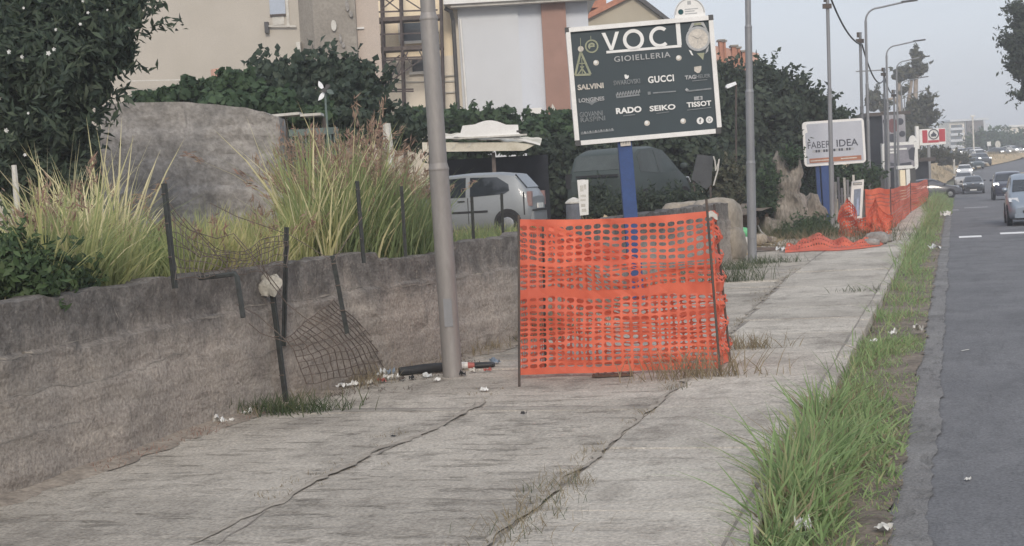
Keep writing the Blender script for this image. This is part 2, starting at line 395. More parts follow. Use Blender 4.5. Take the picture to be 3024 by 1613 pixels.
# two dashed bars painted across the lane, and worn traces farther on
for pts in ([(2832, 706), (2897, 699), (2897, 693), (2832, 700)], [(2958, 697), (3060, 687), (3060, 679), (2956, 689)]):
    c = [G(px, py, -.15) for px, py in pts]; x0 = min(p.x for p in c); x1 = max(p.x for p in c); y0 = min(p.y for p in c); y1 = max(p.y for p in c)
    o = MB().rect(x0, x1, -.146, -.1445, (y0+y1)/2-.5, (y0+y1)/2+.5).build('road_marking', M_paint); o['kind'] = 'structure'
M_worn = mat('worn_road_paint', (.42, .42, .43), (.18, .185, .2), scale=14, rough=.8, lo=.45, hi=.6)
for px, py, w in ((2815, 617, .5), (2882, 608, 1.1)):
    p = G(px, py, -.2); o = MB().rect(p.x-w/2, p.x+w/2, zr(p.y)+.006, zr(p.y)+.0075, p.y-.8, p.y+.8).build('road_marking', M_worn); o['kind'] = 'structure'

# pavement: a bed with cast slabs and kerb stones lying on it
walk = MB().rect(-6.9, -1.2, -.25, -.009, 2, 78).build('pavement', M_dust); walk['kind'] = 'structure'
def slab(x0, x1, y0, y1, mt, thick=.16, jit=.02, name='slab', dz=.008):
    pts = []
    def side(a, b, n):
        for i in range(n):
            t = i/n; p = Vector(a).lerp(Vector(b), t); j = jit if i else jit*.5
            pts.append((p.x+random.uniform(-j, j), p.y+random.uniform(-j, j)))
    g = .006
    side((x0+g, y0+g), (x1-g, y0+g), 3); side((x1-g, y0+g), (x1-g, y1-g), 2); side((x1-g, y1-g), (x0+g, y1-g), 3); side((x0+g, y1-g), (x0+g, y0+g), 2)
    tx, ty, z0 = random.uniform(-.0025, .0025), random.uniform(-.003, .003), random.uniform(-dz, dz)
    cx, cy = (x0+x1)/2, (y0+y1)/2; n = len(pts); mb = MB()
    zt = [z0+(x-cx)*tx+(y-cy)*ty for x, y in pts]
    top = [(cx+(x-cx)*(1-.012/max(.1, abs(x1-x0)/2)), cy+(y-cy)*(1-.012/max(.1, abs(y1-y0)/2)), z) for (x, y), z in zip(pts, zt)]
    mid = [(x, y, z-.012) for (x, y), z in zip(pts, zt)]; low = [(x, y, -thick) for x, y in pts]
    mb.v = top+mid+low; mb.f.append(tuple(range(n)))
    for k in (0, n):
        for i in range(n): j = (i+1) % n; mb.f.append((k+i, k+n+i, k+n+j, k+j))
    return mb.build(name, mt, walk)
def xj(y): return -2.6-.55*max(0, min(1, (y-14)/14))       # the long joint drifts to the left with distance
y = 3.0
while y < 76:
    L = random.uniform(1.75, 2.35)
    if y+L > 76: break
    slab(xj(y), -1.3, y, y+L, M_slab); y += L
def strips(xa, xb, y0, y1):                # the rough part was screeded in narrow bays that now stand unevenly
    y = y0
    while y < y1:
        L = random.choice((.28, .4, .55, .8, 1.1))*random.uniform(.8, 1.2); L = min(L, y1-y+.001)
        bay(xa(y), xb(y), y, y+L); y += L
def bay(x0, x1, y0, y1):
    n = 16; e = lambda x, y: .03*noise.noise(Vector((x*1.1, y*3.1, 8)))+.016*noise.noise(Vector((x*5, y*3, 3)))
    a = [(x0+(x1-x0)*i/n) for i in range(n+1)]; ex = .05*noise.noise(Vector((y0, 1, x0)))
    t = random.uniform(-.008, .008); z0 = random.uniform(-.006, .006); mb = MB()
    f = [(x, y0+.003+e(x, y0), z0+t+.006*noise.noise(Vector((x*3, y0*2, 1)))) for x in a]; b = [(x, y1-.003+e(x, y1), z0-t+.006*noise.noise(Vector((x*3, y1*2, 5)))) for x in a]
    f[0] = (f[0][0]+ex, f[0][1], f[0][2]); f[-1] = (f[-1][0]+ex*.4, f[-1][1], f[-1][2])
    ch = lambda p, s: (p[0], p[1]-s*.012, p[2]-.014)
    fl = [ch(p, 1) for p in f]; bl = [ch(p, -1) for p in b]
    mb.v = f+b+fl+bl+[(p[0], p[1], -.12) for p in fl]+[(p[0], p[1], -.12) for p in bl]; m_ = n+1
    for i in range(n):
        mb.f += [(i, i+1, m_+i+1, m_+i), (i, 2*m_+i, 2*m_+i+1, i+1), (m_+i, m_+i+1, 3*m_+i+1, 3*m_+i), (2*m_+i, 4*m_+i, 4*m_+i+1, 2*m_+i+1)]
    mb.f += [(0, m_, 3*m_, 2*m_), (2*m_, 3*m_, 5*m_, 4*m_), (n, 2*m_+n, 3*m_+n, m_+n), (2*m_+n, 4*m_+n, 5*m_+n, 3*m_+n)]
    return mb.build('slab', M_slab2, walk)
strips(lambda y: -6.75, lambda y: xj(y)-.004, 5.0, 34.0)
y = 34.0
while y < 76:
    L = random.uniform(2.2, 3.4)
    if y+L > 77: break
    slab(-6.75, xj(y)-.05, y, y+L, M_slab2, jit=.035); y += L
y = 2.5
while y < 76:
    slab(-1.29, -1.15, y, y+.99, M_slab, thick=.3, jit=.012, name='kerb_stone', dz=.006); y += 1.0

# ------------------------------------------------------------------ retaining wall and the terrace behind it
def wall_mat():
    M = bpy.data.materials.new('old_wall_concrete'); M.use_nodes = True; n, l = ngroup(M); b = n['Principled BSDF']; b.inputs['Roughness'].default_value = .95; b.inputs['Specular IOR Level'].default_value = .15
    g = n.new('ShaderNodeNewGeometry'); P = g.outputs['Position']
    def nz(sc, st=(1, 1, 1), det=6, rg=.6):
        mp = n.new('ShaderNodeMapping'); mp.inputs[3].default_value = st; l.new(P, mp.inputs[0]); a = n.new('ShaderNodeTexNoise'); a.inputs['Scale'].default_value = sc; a.inputs['Detail'].default_value = det; a.inputs['Roughness'].default_value = rg; l.new(mp.outputs[0], a.inputs['Vector']); return a.outputs[0]
    def mr(s, a, c, d=0., e=1.):
        q = n.new('ShaderNodeMapRange'); q.inputs[1].default_value = a; q.inputs[2].default_value = c; q.inputs[3].default_value = d; q.inputs[4].default_value = e; l.new(s, q.inputs[0]); return q.outputs[0]
    def mix(f, a, c, mode='MIX'):
        x = n.new('ShaderNodeMix'); x.data_type = 'RGBA'; x.blend_type = mode
        if isinstance(f, float): x.inputs[0].default_value = f
        else: l.new(f, x.inputs[0])
        for s, k in ((a, 6), (c, 7)):
            if isinstance(s, tuple): x.inputs[k].default_value = (*s, 1)
            else: l.new(s, x.inputs[k])
        return x.outputs[2]
    def mul(a, c): m_ = n.new('ShaderNodeMath'); m_.operation = 'MULTIPLY'; l.new(a, m_.inputs[0]); l.new(c, m_.inputs[1]) if not isinstance(c, float) else setattr(m_.inputs[1], 'default_value', c); return m_.outputs[0]
    c = mix(mr(nz(1.1), .35, .68), (.42, .37, .325), (.33, .295, .26))
    c = mix(mr(nz(1.6, (1, .35, 2.2), 8, .7), .54, .7, 0, .8), c, (.54, .48, .42))
    c = mix(mr(nz(5, (1, 1, .5), 8, .75), .58, .7, 0, .7), c, (.17, .155, .14))
    # lichen and soot that ran down from the coping, in tongues
    sx = n.new('ShaderNodeSeparateXYZ'); l.new(P, sx.inputs[0])
    st = nz(2.2, (1, 1, .12), 6, .7)
    ad = n.new('ShaderNodeMath'); ad.operation = 'MULTIPLY_ADD'; l.new(st, ad.inputs[0]); ad.inputs[1].default_value = 1.1; l.new(sx.outputs[2], ad.inputs[2])
    run = mr(ad.outputs[0], 1.32, 1.66)
    lay = nz(1.2, (.5, 1.1, 7), 7, .7); c = mix(mr(lay, .55, .63, 0, .55), c, (.2, .17, .145))
    c = mix(mul(run, .82), c, mix(mr(nz(6), .4, .6), (.085, .082, .08), (.19, .18, .17)))
    c = mix(mr(nz(9, det=8, rg=.8), .5, .68, 0, .6), c, (.22, .195, .175)); c = mix(mr(nz(13, det=6, rg=.8), .56, .7, 0, .5), c, (.54, .485, .42))
    sp = nz(32, det=4); c = mix(1.0, c, mr(sp, .3, .7, .72, 1.28), 'MULTIPLY'); l.new(c, b.inputs['Base Color'])
    s1 = n.new('ShaderNodeMath'); s1.operation = 'MULTIPLY_ADD'; l.new(nz(7, det=8, rg=.75), s1.inputs[0]); s1.inputs[1].default_value = 2.2; l.new(sp, s1.inputs[2])
    u = n.new('ShaderNodeBump'); u.inputs['Strength'].default_value = .8; u.inputs['Distance'].default_value = .03; l.new(s1.outputs[0], u.inputs['Height']); l.new(u.outputs[0], b.inputs['Normal'])
    return M
M_wall = wall_mat()
M_conc = mat('grey_concrete', (.35, .33, .31), (.21, .2, .19), scale=2.4, rough=.95, bump=.9, bscale=14, world=True, fine=.22)
M_conc2 = mat('buff_concrete', (.38, .335, .28), (.25, .225, .19), scale=1.3, rough=.95, bump=.9, bscale=12, world=True, fine=.2, stretch=(1, 1, .5))
WP = [(-6.62, 1.0), (-6.68, 12.5), (-6.38, 15.0), (-5.62, 18.8), (-5.72, 27.0), (-5.1, 36.3)]
def wall_x(y):
    for (a, b), (c, d) in zip(WP, WP[1:]):
        if y <= d: return a+(c-a)*(y-b)/(d-b)
    return WP[-1][0]
def wtop(y):
    t = 1.36+.05*noise.noise(Vector((y*1.9, 3, 0)))+.03*noise.noise(Vector((y*6, 9, 0)))
    if 15.9 < y < 17.6: t -= .10
    if 9.05 < y < 9.35: t -= .11*(1-abs(y-9.2)/.15)
    return t
wy = [1.0+.09*i for i in range(390)]
wall = thing('retaining_wall', 'long weathered concrete retaining wall with dark stained top along the pavement', 'wall', (-6.7, 15, 0))
mb = MB(); nzv = 44
def face(yy, t):
    z = t*wtop(yy); x = wall_x(yy)+.03*(1-t)
    x += .035*noise.noise(Vector((yy*.8, z*1.5, 1)))+.022*noise.noise(Vector((yy*4, z*5, 2)))+.012*noise.noise(Vector((yy*11, z*13, 2)))
    for h, dp in ((.96, .075), (.66, .035), (.40, .02)):       # board joints: each pour stands a little proud of the one above
        hh = h+.05*noise.noise(Vector((yy*.9, h*5, 4)))
        if z < hh: x += dp*(.6+.6*noise.noise(Vector((yy*1.3, h*9, 7))))
    return x, yy, z
for yy in wy:
    for k in range(nzv+1): mb.v.append(face(yy, k/nzv))
    x, _, z = face(yy, 1); mb.v += [(x-.05, yy, z+.012), (x-.26, yy, z+.01*math.sin(yy*9)), (x-.30, yy, z-.05), (x-.3, yy, .2)]
n1 = nzv+5
for i in range(len(wy)-1):
    for k in range(n1-1): a = i*n1+k; mb.f.append((a, a+n1, a+n1+1, a+1))
mb.f.append(tuple(range(n1))); mb.f.append(tuple((len(wy)-1)*n1+k for k in range(n1))[::-1])
mb.build('wall_body', M_wall, wall, world=True, smooth=50)
def zt(x, y):
    base = 1.22-.28*max(0, min(1, (y-14)/18)); return base+.05*noise.noise(Vector((x*.6, y*.6, 0)))+.4*max(0, min(1, (-x-14)/20))
mb = MB(); tx = [0, -.3, -.8, -1.5, -2.5, -4, -6, -9, -13, -18, -26, -40, -70]; ty = [1+1.2*i for i in range(64)]
for yy in ty:
    for x in tx: X = wall_x(min(yy, 36))-.27+x; mb.v.append((X, yy, zt(X, yy)))
for j in range(len(ty)-1):
    for i in range(len(tx)-1): a = j*len(tx)+i; mb.f.append((a, a+len(tx), a+len(tx)+1, a+1))
mb.build('terrace_ground', M_soil, smooth=180)['kind'] = 'structure'
# dirt bank that takes over where the wall stops
mb = MB()
for j in range(60):
    yy = 35.6+.75*j
    for i in range(9):
        t = i/8; x = -5.0-3.2*t-.2*noise.noise(Vector((yy*.5, 1, 0))); mb.v.append((x+.2*noise.noise(Vector((x, yy, 5))), yy, .006+1.15*t**1.3+.12*t*noise.noise(Vector((x*1.5, yy*1.5, 2)))))
for j in range(59):
    for i in range(8): a = j*9+i; mb.f.append((a, a+9, a+10, a+1))
mb.build('dirt_bank', M_earth, smooth=180)['kind'] = 'structure'

# cracks: open, dirt-filled lines in pavement and wall
M_crack = mat('crack_dirt', (.32, .29, .255), (.22, .2, .175), scale=12, rough=1, world=True)
def ribbon(name, pts, w, nrm, mt_, parent, seed=0):
    mb = MB(); n = len(pts)
    for i, p in enumerate(pts):
        t = (pts[min(i+1, n-1)]-pts[max(i-1, 0)]).normalized(); s = t.cross(nrm).normalized(); ww = w*(.25+1.5*abs(noise.noise(Vector((i*.45, seed*3.3, 1)))))*min(1, .3+i/4, .3+(n-1-i)/4)
        mb.v += [tuple(p+s*ww), tuple(p-s*ww)]
    for i in range(n-1): mb.f.append((2*i, 2*i+1, 2*i+3, 2*i+2))
    return mb.build(name, mt_, parent)
def ground_crack(pts, w, seed, jit=.05):
    P = [G(*p) for p in pts]; out = []
    for a, b in zip(P, P[1:]):
        m_ = max(3, int((b-a).length/.1))
        for k in range(m_): q = a.lerp(b, k/m_); out.append(q+Vector((jit*noise.noise(q*2.3+Vector((seed, 0, 0)))+.4*jit*noise.noise(q*9), jit*noise.noise(q*2.3+Vector((0, seed, 0)))+.4*jit*noise.noise(q*9+Vector((5, 0, 0))), .011)))
    i = 0
    while i < len(out)-4:                   # a crack opens and closes: short open lengths with gaps
        m_ = random.randint(4, 13); 
        if len(out[i:i+m_]) > 3: ribbon('crack', out[i:i+m_], w*random.uniform(.3, .7), Z, M_crack, walk, seed+i)
        i += m_+random.randint(1, 6)
for i, (pts, w) in enumerate((([(640, 1613), (760, 1530), (900, 1440), (1060, 1370), (1230, 1290), (1330, 1240), (1420, 1180)], .022), ([(860, 1570), (1000, 1562), (1180, 1552), (1400, 1536)], .014), ([(1390, 1356), (1500, 1348), (1650, 1330)], .012), ([(940, 1222), (1080, 1212), (1300, 1198)], .014),
    ([(1070, 1502), (1170, 1490), (1260, 1484)], .02), ([(1380, 1255), (1500, 1240), (1700, 1218)], .012), ([(560, 1420), (680, 1408), (800, 1402)], .012), ([(300, 1540), (420, 1530), (560, 1520)], .014), ([(1440, 1190), (1600, 1182), (1800, 1170)], .01), ([(2170, 960), (2300, 945), (2380, 938)], .02), ([(2180, 905), (2330, 890)], .02), ([(2160, 1010), (2300, 1000)], .014),
    ([(1740, 1490), (1900, 1478), (2120, 1462)], .012), ([(1950, 1290), (2100, 1280), (2260, 1272)], .012), ([(2010, 1180), (2200, 1170), (2330, 1165)], .01), ([(700, 1300), (800, 1290), (930, 1284)], .012), ([(150, 1600), (300, 1580), (420, 1572)], .014))): ground_crack(pts, w, i+1)
def wall_crack(pts, w, seed, jit=.03):
    out = []
    for (y0, z0), (y1, z1) in zip(pts, pts[1:]):
        m_ = max(3, int(math.hypot(y1-y0, z1-z0)/.06))
        for k in range(m_):
            t = k/m_; y_ = y0+(y1-y0)*t; z_ = z0+(z1-z0)*t; y_ += jit*noise.noise(Vector((y_*4, z_*4, seed))); z_ += jit*noise.noise(Vector((y_*5, z_*5, seed+7))); x_, _, _ = face(y_, max(0, min(1, z_/wtop(y_)))); out.append(Vector((x_+.006, y_, z_)))
    return ribbon('crack', out, w, Vector((1, 0, 0)), M_crack, wall_c, seed)
def _wc(pts, w, seed):
    o_ = wall_crack(pts, w, seed); o_.parent = wall; o_.location = (6.7, -15, 0); KIDS.setdefault(wall.name, []).append(o_)
wall_c = None
for i, (pts, w) in enumerate((([(6.5, .93), (8.2, .98), (9.6, .97), (10.8, 1.0)], .012), ([(7.2, .62), (8.1, .66), (8.9, .64)], .008), ([(9.0, .66), (9.8, .69), (10.9, .66), (12.2, .7)], .009), ([(8.6, .36), (9.5, .40), (10.5, .38)], .006), ([(11.0, 1.34), (11.1, 1.1), (11.0, .9), (11.15, .72)], .007), ([(12.4, .95), (13.4, 1.0), (14.6, .96), (15.6, 1.02)], .012), ([(13.2, .5), (14.0, .56), (14.8, .5)], .008), ([(9.2, 1.3), (9.16, 1.1), (9.3, .95)], .01), ([(14.2, 1.3), (14.3, 1.0), (14.1, .8), (14.4, .55)], .007), ([(7.6, 1.3), (7.65, 1.15), (7.55, 1.02)], .007), ([(16.0, .95), (17.2, .92), (18.6, .98)], .012), ([(6.8, .25), (7.8, .3), (8.6, .27)], .006))): _wc(pts, w, i+20)

# blown dirt along the foot of the wall, thinning out over the concrete
M_foot = mat('wall_foot_dirt', (.34, .295, .245), (.22, .19, .16), scale=5, rough=1, bump=.6, bscale=26, world=True, fine=.25)
mb = MB(); yy_ = [3.0+.09*i for i in range(370)]
for y_ in yy_:
    w_ = .22+.2*noise.noise(Vector((y_*.7, 3, 0)))+.12*noise.noise(Vector((y_*2.9, 7, 0)))+.05*noise.noise(Vector((y_*9, 1, 0))); x_ = wall_x(y_); w_ = max(.04, w_)+.16
    for k in range(5): t_ = k/4; mb.v.append((x_-.05+w_*t_, y_, .05*(1-t_)**2+.019+.012*noise.noise(Vector((y_*5, t_*4, 2)))*(1-t_)-.016*(t_ == 1)))
for j in range(len(yy_)-1):
    for k in range(4): a = j*5+k; mb.f.append((a, a+5, a+6, a+1))
mb.build('dirt_strip', M_foot, smooth=180)['kind'] = 'structure'

# dirt that has settled in the two long joints
M_seam = mat('seam_dirt', (.37, .335, .285), (.27, .242, .205), scale=6, rough=1, world=True, fine=.2)
def seam(pts, w, seed):
    out = []
    for a, b in zip(pts, pts[1:]):
        m_ = max(3, int((b-a).length/.09))
        for k in range(m_): q = a.lerp(b, k/m_); out.append(Vector((q.x+.09*noise.noise(q*1.7+Vector((seed, 0, 0)))+.03*noise.noise(q*6), q.y, .0135)))
    return ribbon('joint_dirt', out, w, Z, M_seam, walk, seed)
seam([G(*p) for p in ((560, 1613), (760, 1520), (900, 1440), (1060, 1362), (1230, 1288), (1330, 1240), (1440, 1180))], .045, 3)
seam([Vector((xj(y_)-.02, y_, 0)) for y_ in (5, 7, 9, 11, 13, 15, 18, 22, 26, 30)], .035, 5)
# ================================================================== BUILDINGS
M_beige = mat('beige_render', (.48, .445, .395), (.43, .40, .35), scale=.5, rough=.9, bump=.15, bscale=25, fine=.06)
M_pink = mat('pinkish_render', (.5, .43, .375), (.46, .395, .345), scale=.6, rough=.9, fine=.06)
M_brown = mat('grey_brown_plaster', (.32, .295, .26), (.24, .22, .195), scale=.9, rough=.95, bump=.3, bscale=12)
M_white = mat('white_render', (.62, .645, .68), (.57, .59, .62), scale=.4, rough=.9, fine=.04)
M_cool = mat('cool_white_render', (.62, .655, .71), (.56, .59, .65), scale=.4, rough=.9, fine=.04)
M_cream = mat('cream_render_sunglow', (.88, .77, .58), (.82, .70, .52), scale=.5, rough=.85, fine=.05)  # cream wall colour with the recess's warm sunlight glow painted in
M_pale = mat('pale_cream_render', (.82, .76, .66), (.76, .7, .6), scale=.5, rough=.85, fine=.05)
M_redb = mat('red_brown_render', (.36, .225, .185), (.31, .195, .16), scale=1.2, rough=.9, fine=.08)
M_brick = mat('terracotta', (.48, .23, .15), (.34, .16, .11), scale=3, rough=.9, fine=.2)
M_roofpink = mat('faded_roof_tile', (.58, .36, .29), (.44, .27, .22), scale=2, rough=.9, fine=.15)
M_sand = mat('sand_render', (.44, .40, .315), (.38, .34, .27), scale=.6, rough=.9, fine=.06)
M_dark = mat('dark_steel', (.055, .05, .05), (.10, .075, .06), scale=4, rough=.6)
M_rust = mat('rusty_scaffold', (.13, .105, .1), (.07, .06, .06), scale=5, rough=.7)
M_deck = mat('scaffold_deck_wood', (.16, .13, .115), (.10, .085, .08), scale=4, rough=.85)
M_glass = mat('window_glass', (.10, .12, .14), (.07, .085, .1), scale=1, rough=.12, spec=.6)
M_blueglass = mat('bluish_shutter', (.42, .47, .55), (.37, .42, .5), scale=1, rough=.5)
M_pipe = mat('grey_drainpipe', (.085, .085, .09), (.06, .06, .06), scale=3, rough=.5)
M_alu = mat('painted_white_metal', (.78, .78, .77), (.68, .67, .65), scale=2, rough=.45, fine=.04)
M_grime = mat('dull_white_plastic', (.62, .61, .57), (.45, .43, .39), scale=2.5, rough=.6, fine=.1)

# --- big beige house, left
fr = Frame(760, 300, dep=52, zbase=1.0)
b1 = fthing('beige_house', 'large plain beige rendered house with grey-brown buttress behind the fig tree', 'house', fr)
def X(px, py=150): return fr.L(px, py)[0]
def Zf(px, py): return fr.L(px, py)[1]
x0, x1 = X(-150), X(1066); zt_ = Zf(700, -120)
MB().rect(x0, X(1060), -.3, zt_, 0, 9).build('wall', M_beige, b1)
MB().prism([(X(1060), -.35, -.3), (X(1128), -.35, -.3), (X(1128)-1.1, 9, -.3), (X(1060)-1.1, 9, -.3)], (0, 0, zt_+.3)).build('side_wall', M_pink, b1)
ba, bb, bc = X(890), X(940), X(1062)
MB().prism([(ba, 0, -.3), (bb, -.75, -.3), (bc, -.62, -.3), (bc, 0, -.3)], (0, 0, zt_+.3)).build('buttress', M_brown, b1)
w = MB().rect(X(806), X(852), Zf(830, 44), zt_-.4, -.03, .1).build('window', M_blueglass, b1)
MB().rect(X(806), X(852), Zf(830, 50), Zf(830, 44), -.08, .05).build('sill', M_dark, w)
MB().rect(X(812), X(846), Zf(830, 75), Zf(830, 50), -.025, .02).build('blind_box', M_grime, w)
MB().rect(X(854), X(862), Zf(858, 80), zt_-.4, -.05, .02).build('shutter', M_grime, w)
MB().bar((X(800), -.12, Zf(800, 80)), (X(882), -.12, Zf(882, 80)), .05).build('pipe', M_grime, b1)
MB().rect(X(789), X(801), Zf(795, 100), Zf(795, 68), -.2, 0).build('bracket', M_pipe, b1)
MB().rect(X(1050), X(1083), Zf(1066, 91), Zf(1066, 86), -.42, 0).build('ledge', M_alu, b1)
MB().pxz([(X(998)+.09*math.cos(a/10*6.283), Zf(998, 84)+.19*math.sin(a/10*6.283)) for a in range(10)], -.79, -.7).build('plaster_patch', M_grime, b1)
for px, py, rx, rz in ((1040, 25, .06, .2), (1050, 50, .06, .12), (1015, 120, .05, .16), (1022, 140, .06, .1)):
    MB().pxz([(X(px)+rx*math.cos(a/9*6.283)*(1+.3*math.sin(a*5)), Zf(px, py)+rz*math.sin(a/9*6.283)) for a in range(9)], -.74, -.62).build('plaster_patch', M_conc, b1)
MB().rect(X(880), X(892), Zf(886, 165), Zf(886, 128), -.3, 0).build('meter_box', M_grime, b1)
MB().bar((X(380), -.5, Zf(460, 239)), (X(640), -.5, Zf(640, 237)), .035).build('string_course', M_grime, b1)

# --- white house with recess, drainpipe and red-brown strip
fr = Frame(1440, 330, dep=62, zbase=1.0)
b2 = fthing('white_house', 'white rendered house with red-brown vertical strip and overhanging eaves behind the billboard', 'house', fr)
zt_ = Zf(1500, 12)
MB().rect(X(1358), X(1535), -.3, zt_, 0, 9).build('wall', M_white, b2)
MB().rect(X(1535), X(1604), -.3, zt_-.002, .12, 9).build('wall', M_cool, b2)
MB().rect(X(1604), X(1676), -.3, zt_, -.1, 9).build('red_strip', M_redb, b2)
MB().rect(X(1676), X(1742), -.3, zt_-.003, .2, 9).build('wall', M_cool, b2)
MB().rect(X(1320), X(1768), zt_, zt_+1.2, -.75, 9.3).build('eaves', M_alu, b2)
MB().rect(X(1340), X(1770), zt_-.12, zt_-.005, -.62, -.2).build('soffit', M_grime, b2)
MB().rect(X(1100), X(1345), -.3, zt_+2, 1.0, 9).build('recess_wall', M_cream, b2)
MB().rect(X(1100), X(1345), -.2, Zf(1230, 165), .9, .98).build('recess_plinth', M_pale, b2)
MB().rect(X(1346), X(1357), -.3, zt_+.3, .5, 9).build('corner_return', M_pale, b2)
for a, c, col, y in (((1135, 240), (1345, 236), M_pipe, .86), ((1260, 225), (1345, 218), M_pipe, .84), ((1250, 275), (1345, 268), M_pipe, .84)):
    MB().bar((X(a[0]), y, Zf(*a)), (X(c[0]), y, Zf(*c)), .05).build('wall_pipe', M_grime, b2)
for (a, b_, c, d) in ((1212, 1252, 208, 170), (1190, 1248, 116, 62)):
    w = MB().rect(X(a), X(b_), Zf(1230, c), Zf(1230, d), .82, .92).build('window', M_glass, b2)
    MB().rect(X(a-10), X(b_+6), Zf(1230, c+8), Zf(1230, c), .72, .9).build('sill', M_alu, w)
    MB().rect(X(a-14), X(a-1), Zf(1230, c), Zf(1230, d), .8, .88).build('shutter', M_pale, w)
MB().tube([(X(1322), -.35, zt_-.1), (X(1340), -.3, zt_-.25), (X(1344), -.12, zt_-.6), (X(1352, 320), -.12, .2)], .085, 8).build('drainpipe', M_pipe, b2)
MB().tube([(X(1365), -.1, Zf(1365, 60)), (X(1372), -.1, 1.5)], .05, 8).build('conduit', M_alu, b2)
a = MB().rect(X(1543), X(1590), Zf(1565, 358), Zf(1565, 322), -.55, -.1).build('air_conditioner', M_alu, b2)
MB().rect(X(1541), X(1556), Zf(1565, 350), Zf(1565, 322), -.57, -.5).build('dark_side', M_pipe, a)
MB().pxz([(X(1612), Zf(1612, 335)), (X(1636), Zf(1636, 335)), (X(1622), Zf(1622, 308))], -.3, -.25).build('small_canopy', M_grime, b2)

# --- scaffolding in front of the recess
frs = Frame(1190, 330, dep=61.2, zbase=1.0); fr = frs
sc = fthing('scaffolding', 'dark tube scaffolding with plank decks against the cream recessed wall', 'scaffolding', fr)
for px in (1126, 1182, 1256, 1300):
    for yy in (0, .9): MB().tube([(X(px, 330), yy, -.1), (X(px, -60), yy, Zf(px, -60))], .055, 6).build('standard', M_rust, sc)
for py in (56, 143):
    MB().box(((X(1115)+X(1310))/2, .45, Zf(1200, py)), (X(1310)-X(1115), .95, .16)).build('plank_deck', M_deck, sc)
for py in (-2, 34, 100, 170, 176, 262, 268):
    w_ = X(1300) if py < 240 else X(1215)
    MB().bar((X(1115), -.02, Zf(1120, py+4)), (w_, -.02, Zf(1260, py)), .06).build('ledger', M_rust, sc)
for p, q in (((1128, 205), (1182, 165)), ((1142, 262), (1190, 160)), ((1160, 262), (1205, 155)), ((1130, 258), (1262, 165)), ((1186, 148), (1215, 190)), ((1236, 146), (1258, 190)), ((1140, 2), (1182, 34)), ((1200, 2), (1250, 34)), ((1130, 30), (1165, 2))):
    MB().bar((X(p[0], p[1]), -.06, Zf(*p)), (X(q[0], q[1]), -.06, Zf(*q)), .05).build('brace', M_rust, sc)

# --- gable house and house with chimneys
fr = Frame(1850, 200, dep=78, zbase=1.0)
b3 = fthing('gable_house', 'sand-coloured gabled house with terracotta roof edge behind the billboard top', 'house', fr)
ap = (X(1868, -8), Zf(1868, -8)); le = (X(1728, 62), Zf(1728, 62)); ri = (X(1985, 78), Zf(1985, 78))
MB().pxz([(le[0], -.3), (ri[0], -.3), ri, ap, le], 0, 8).build('wall', M_sand, b3)
MB().pxz([le, ap, (ap[0], ap[1]+.3), (le[0]-.3, le[1]+.15)], -.3, 8.3).build('roof', M_brick, b3)
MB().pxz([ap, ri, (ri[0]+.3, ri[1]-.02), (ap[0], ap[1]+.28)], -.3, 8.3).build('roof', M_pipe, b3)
MB().rect(X(1735), X(1800), Zf(1760, 20), Zf(1760, -60), .6, 4).build('attic_wall', M_brick, b3)
fr = Frame(2150, 300, dep=95, zbase=1.0)
b4 = fthing('tiled_house', 'house with faded pink tiled roof and clay chimneys above the dark trees', 'house', fr)
zz = Zf(2100, 186)
MB().rect(X(2030), X(2230), -.3, zz, 0, 10).build('wall', M_sand, b4)
MB().pxz([(X(2020), Zf(2020, 180)), (X(2235), zz-.1), (X(2235), Zf(2235, 160)), (X(2185), Zf(2185, 152)), (X(2105, 138), Zf(2105, 138)), (X(2060), Zf(2060, 120))], -.4, 9).build('roof', M_roofpink, b4)
for px, py, wd in ((2126, 126, 14), (2134, 128, 8), (2163, 142, 15), (2176, 147, 8), (2190, 157, 10)):
    c = MB().rect(X(px-wd/2), X(px+wd/2), Zf(px, py+60), Zf(px, py), -.7, -.1).build('chimney', M_brick, b4)
    MB().rect(X(px-wd/2)-.08, X(px+wd/2)+.08, Zf(px, py)+.001, Zf(px, py-5), -.8, 0).build('cowl', M_brown, c)

# ================================================================== TERRACE: walls, gate, shed, small things
fr = Frame(590, 700, dep=24.5, zbase=1.1)
pier = fthing('concrete_gate_wall', 'tall rough grey concrete wall end with rounded top standing in the reeds', 'wall', fr)
mb = MB(); n_u, n_v = 60, 54
xa, xb = X(318, 700), X(848, 700)
def ptop(u): px = 318+530*u; return lerp_tab([(318, 318), (345, 308), (400, 304), (560, 302), (640, 308), (740, 318), (800, 330), (825, 340), (848, 348)], px)
def pf(y0, sgn):
    def fn(u, v):
        x = xa+(xb-xa)*u; top = Zf(318+530*u, ptop(u)); z = -.3+(top+.3)*v
        d = .06*noise.noise(Vector((x*1.4, z*1.4, 1)))+.03*noise.noise(Vector((x*4, z*6, 3)))+.02*noise.noise(Vector((x*11, z*14, 6)))
        for h in (.7, 1.15, 1.65, 2.1):
            if z < h+.06*noise.noise(Vector((x*2, h, 0))): d += .035
        if x > X(560, 500): d += .05
        return (x+.05*noise.noise(Vector((z*2, u*3, 5))), y0-sgn*d, z)
    return fn
mb.grid(n_u, n_v, pf(0, 1)); k = len(mb.v); mb.grid(n_u, n_v, pf(.55, -1))
a = (n_u+1)
for i in range(n_u): mb.f.append((n_v*a+i, n_v*a+i+1, k+n_v*a+i+1, k+n_v*a+i))
for j in range(n_v): mb.f.append((j*a, j*a+a, k+j*a+a, k+j*a)); mb.f.append((j*a+n_u, k+j*a+n_u, k+j*a+a+n_u, j*a+a+n_u))
mb.build('wall_body', M_conc, pier, smooth=45)
M_gate = mat('faded_green_metal', (.17, .22, .21), (.11, .145, .14), scale=3, rough=.6)
fr = Frame(880, 560, dep=26, zbase=1.1)
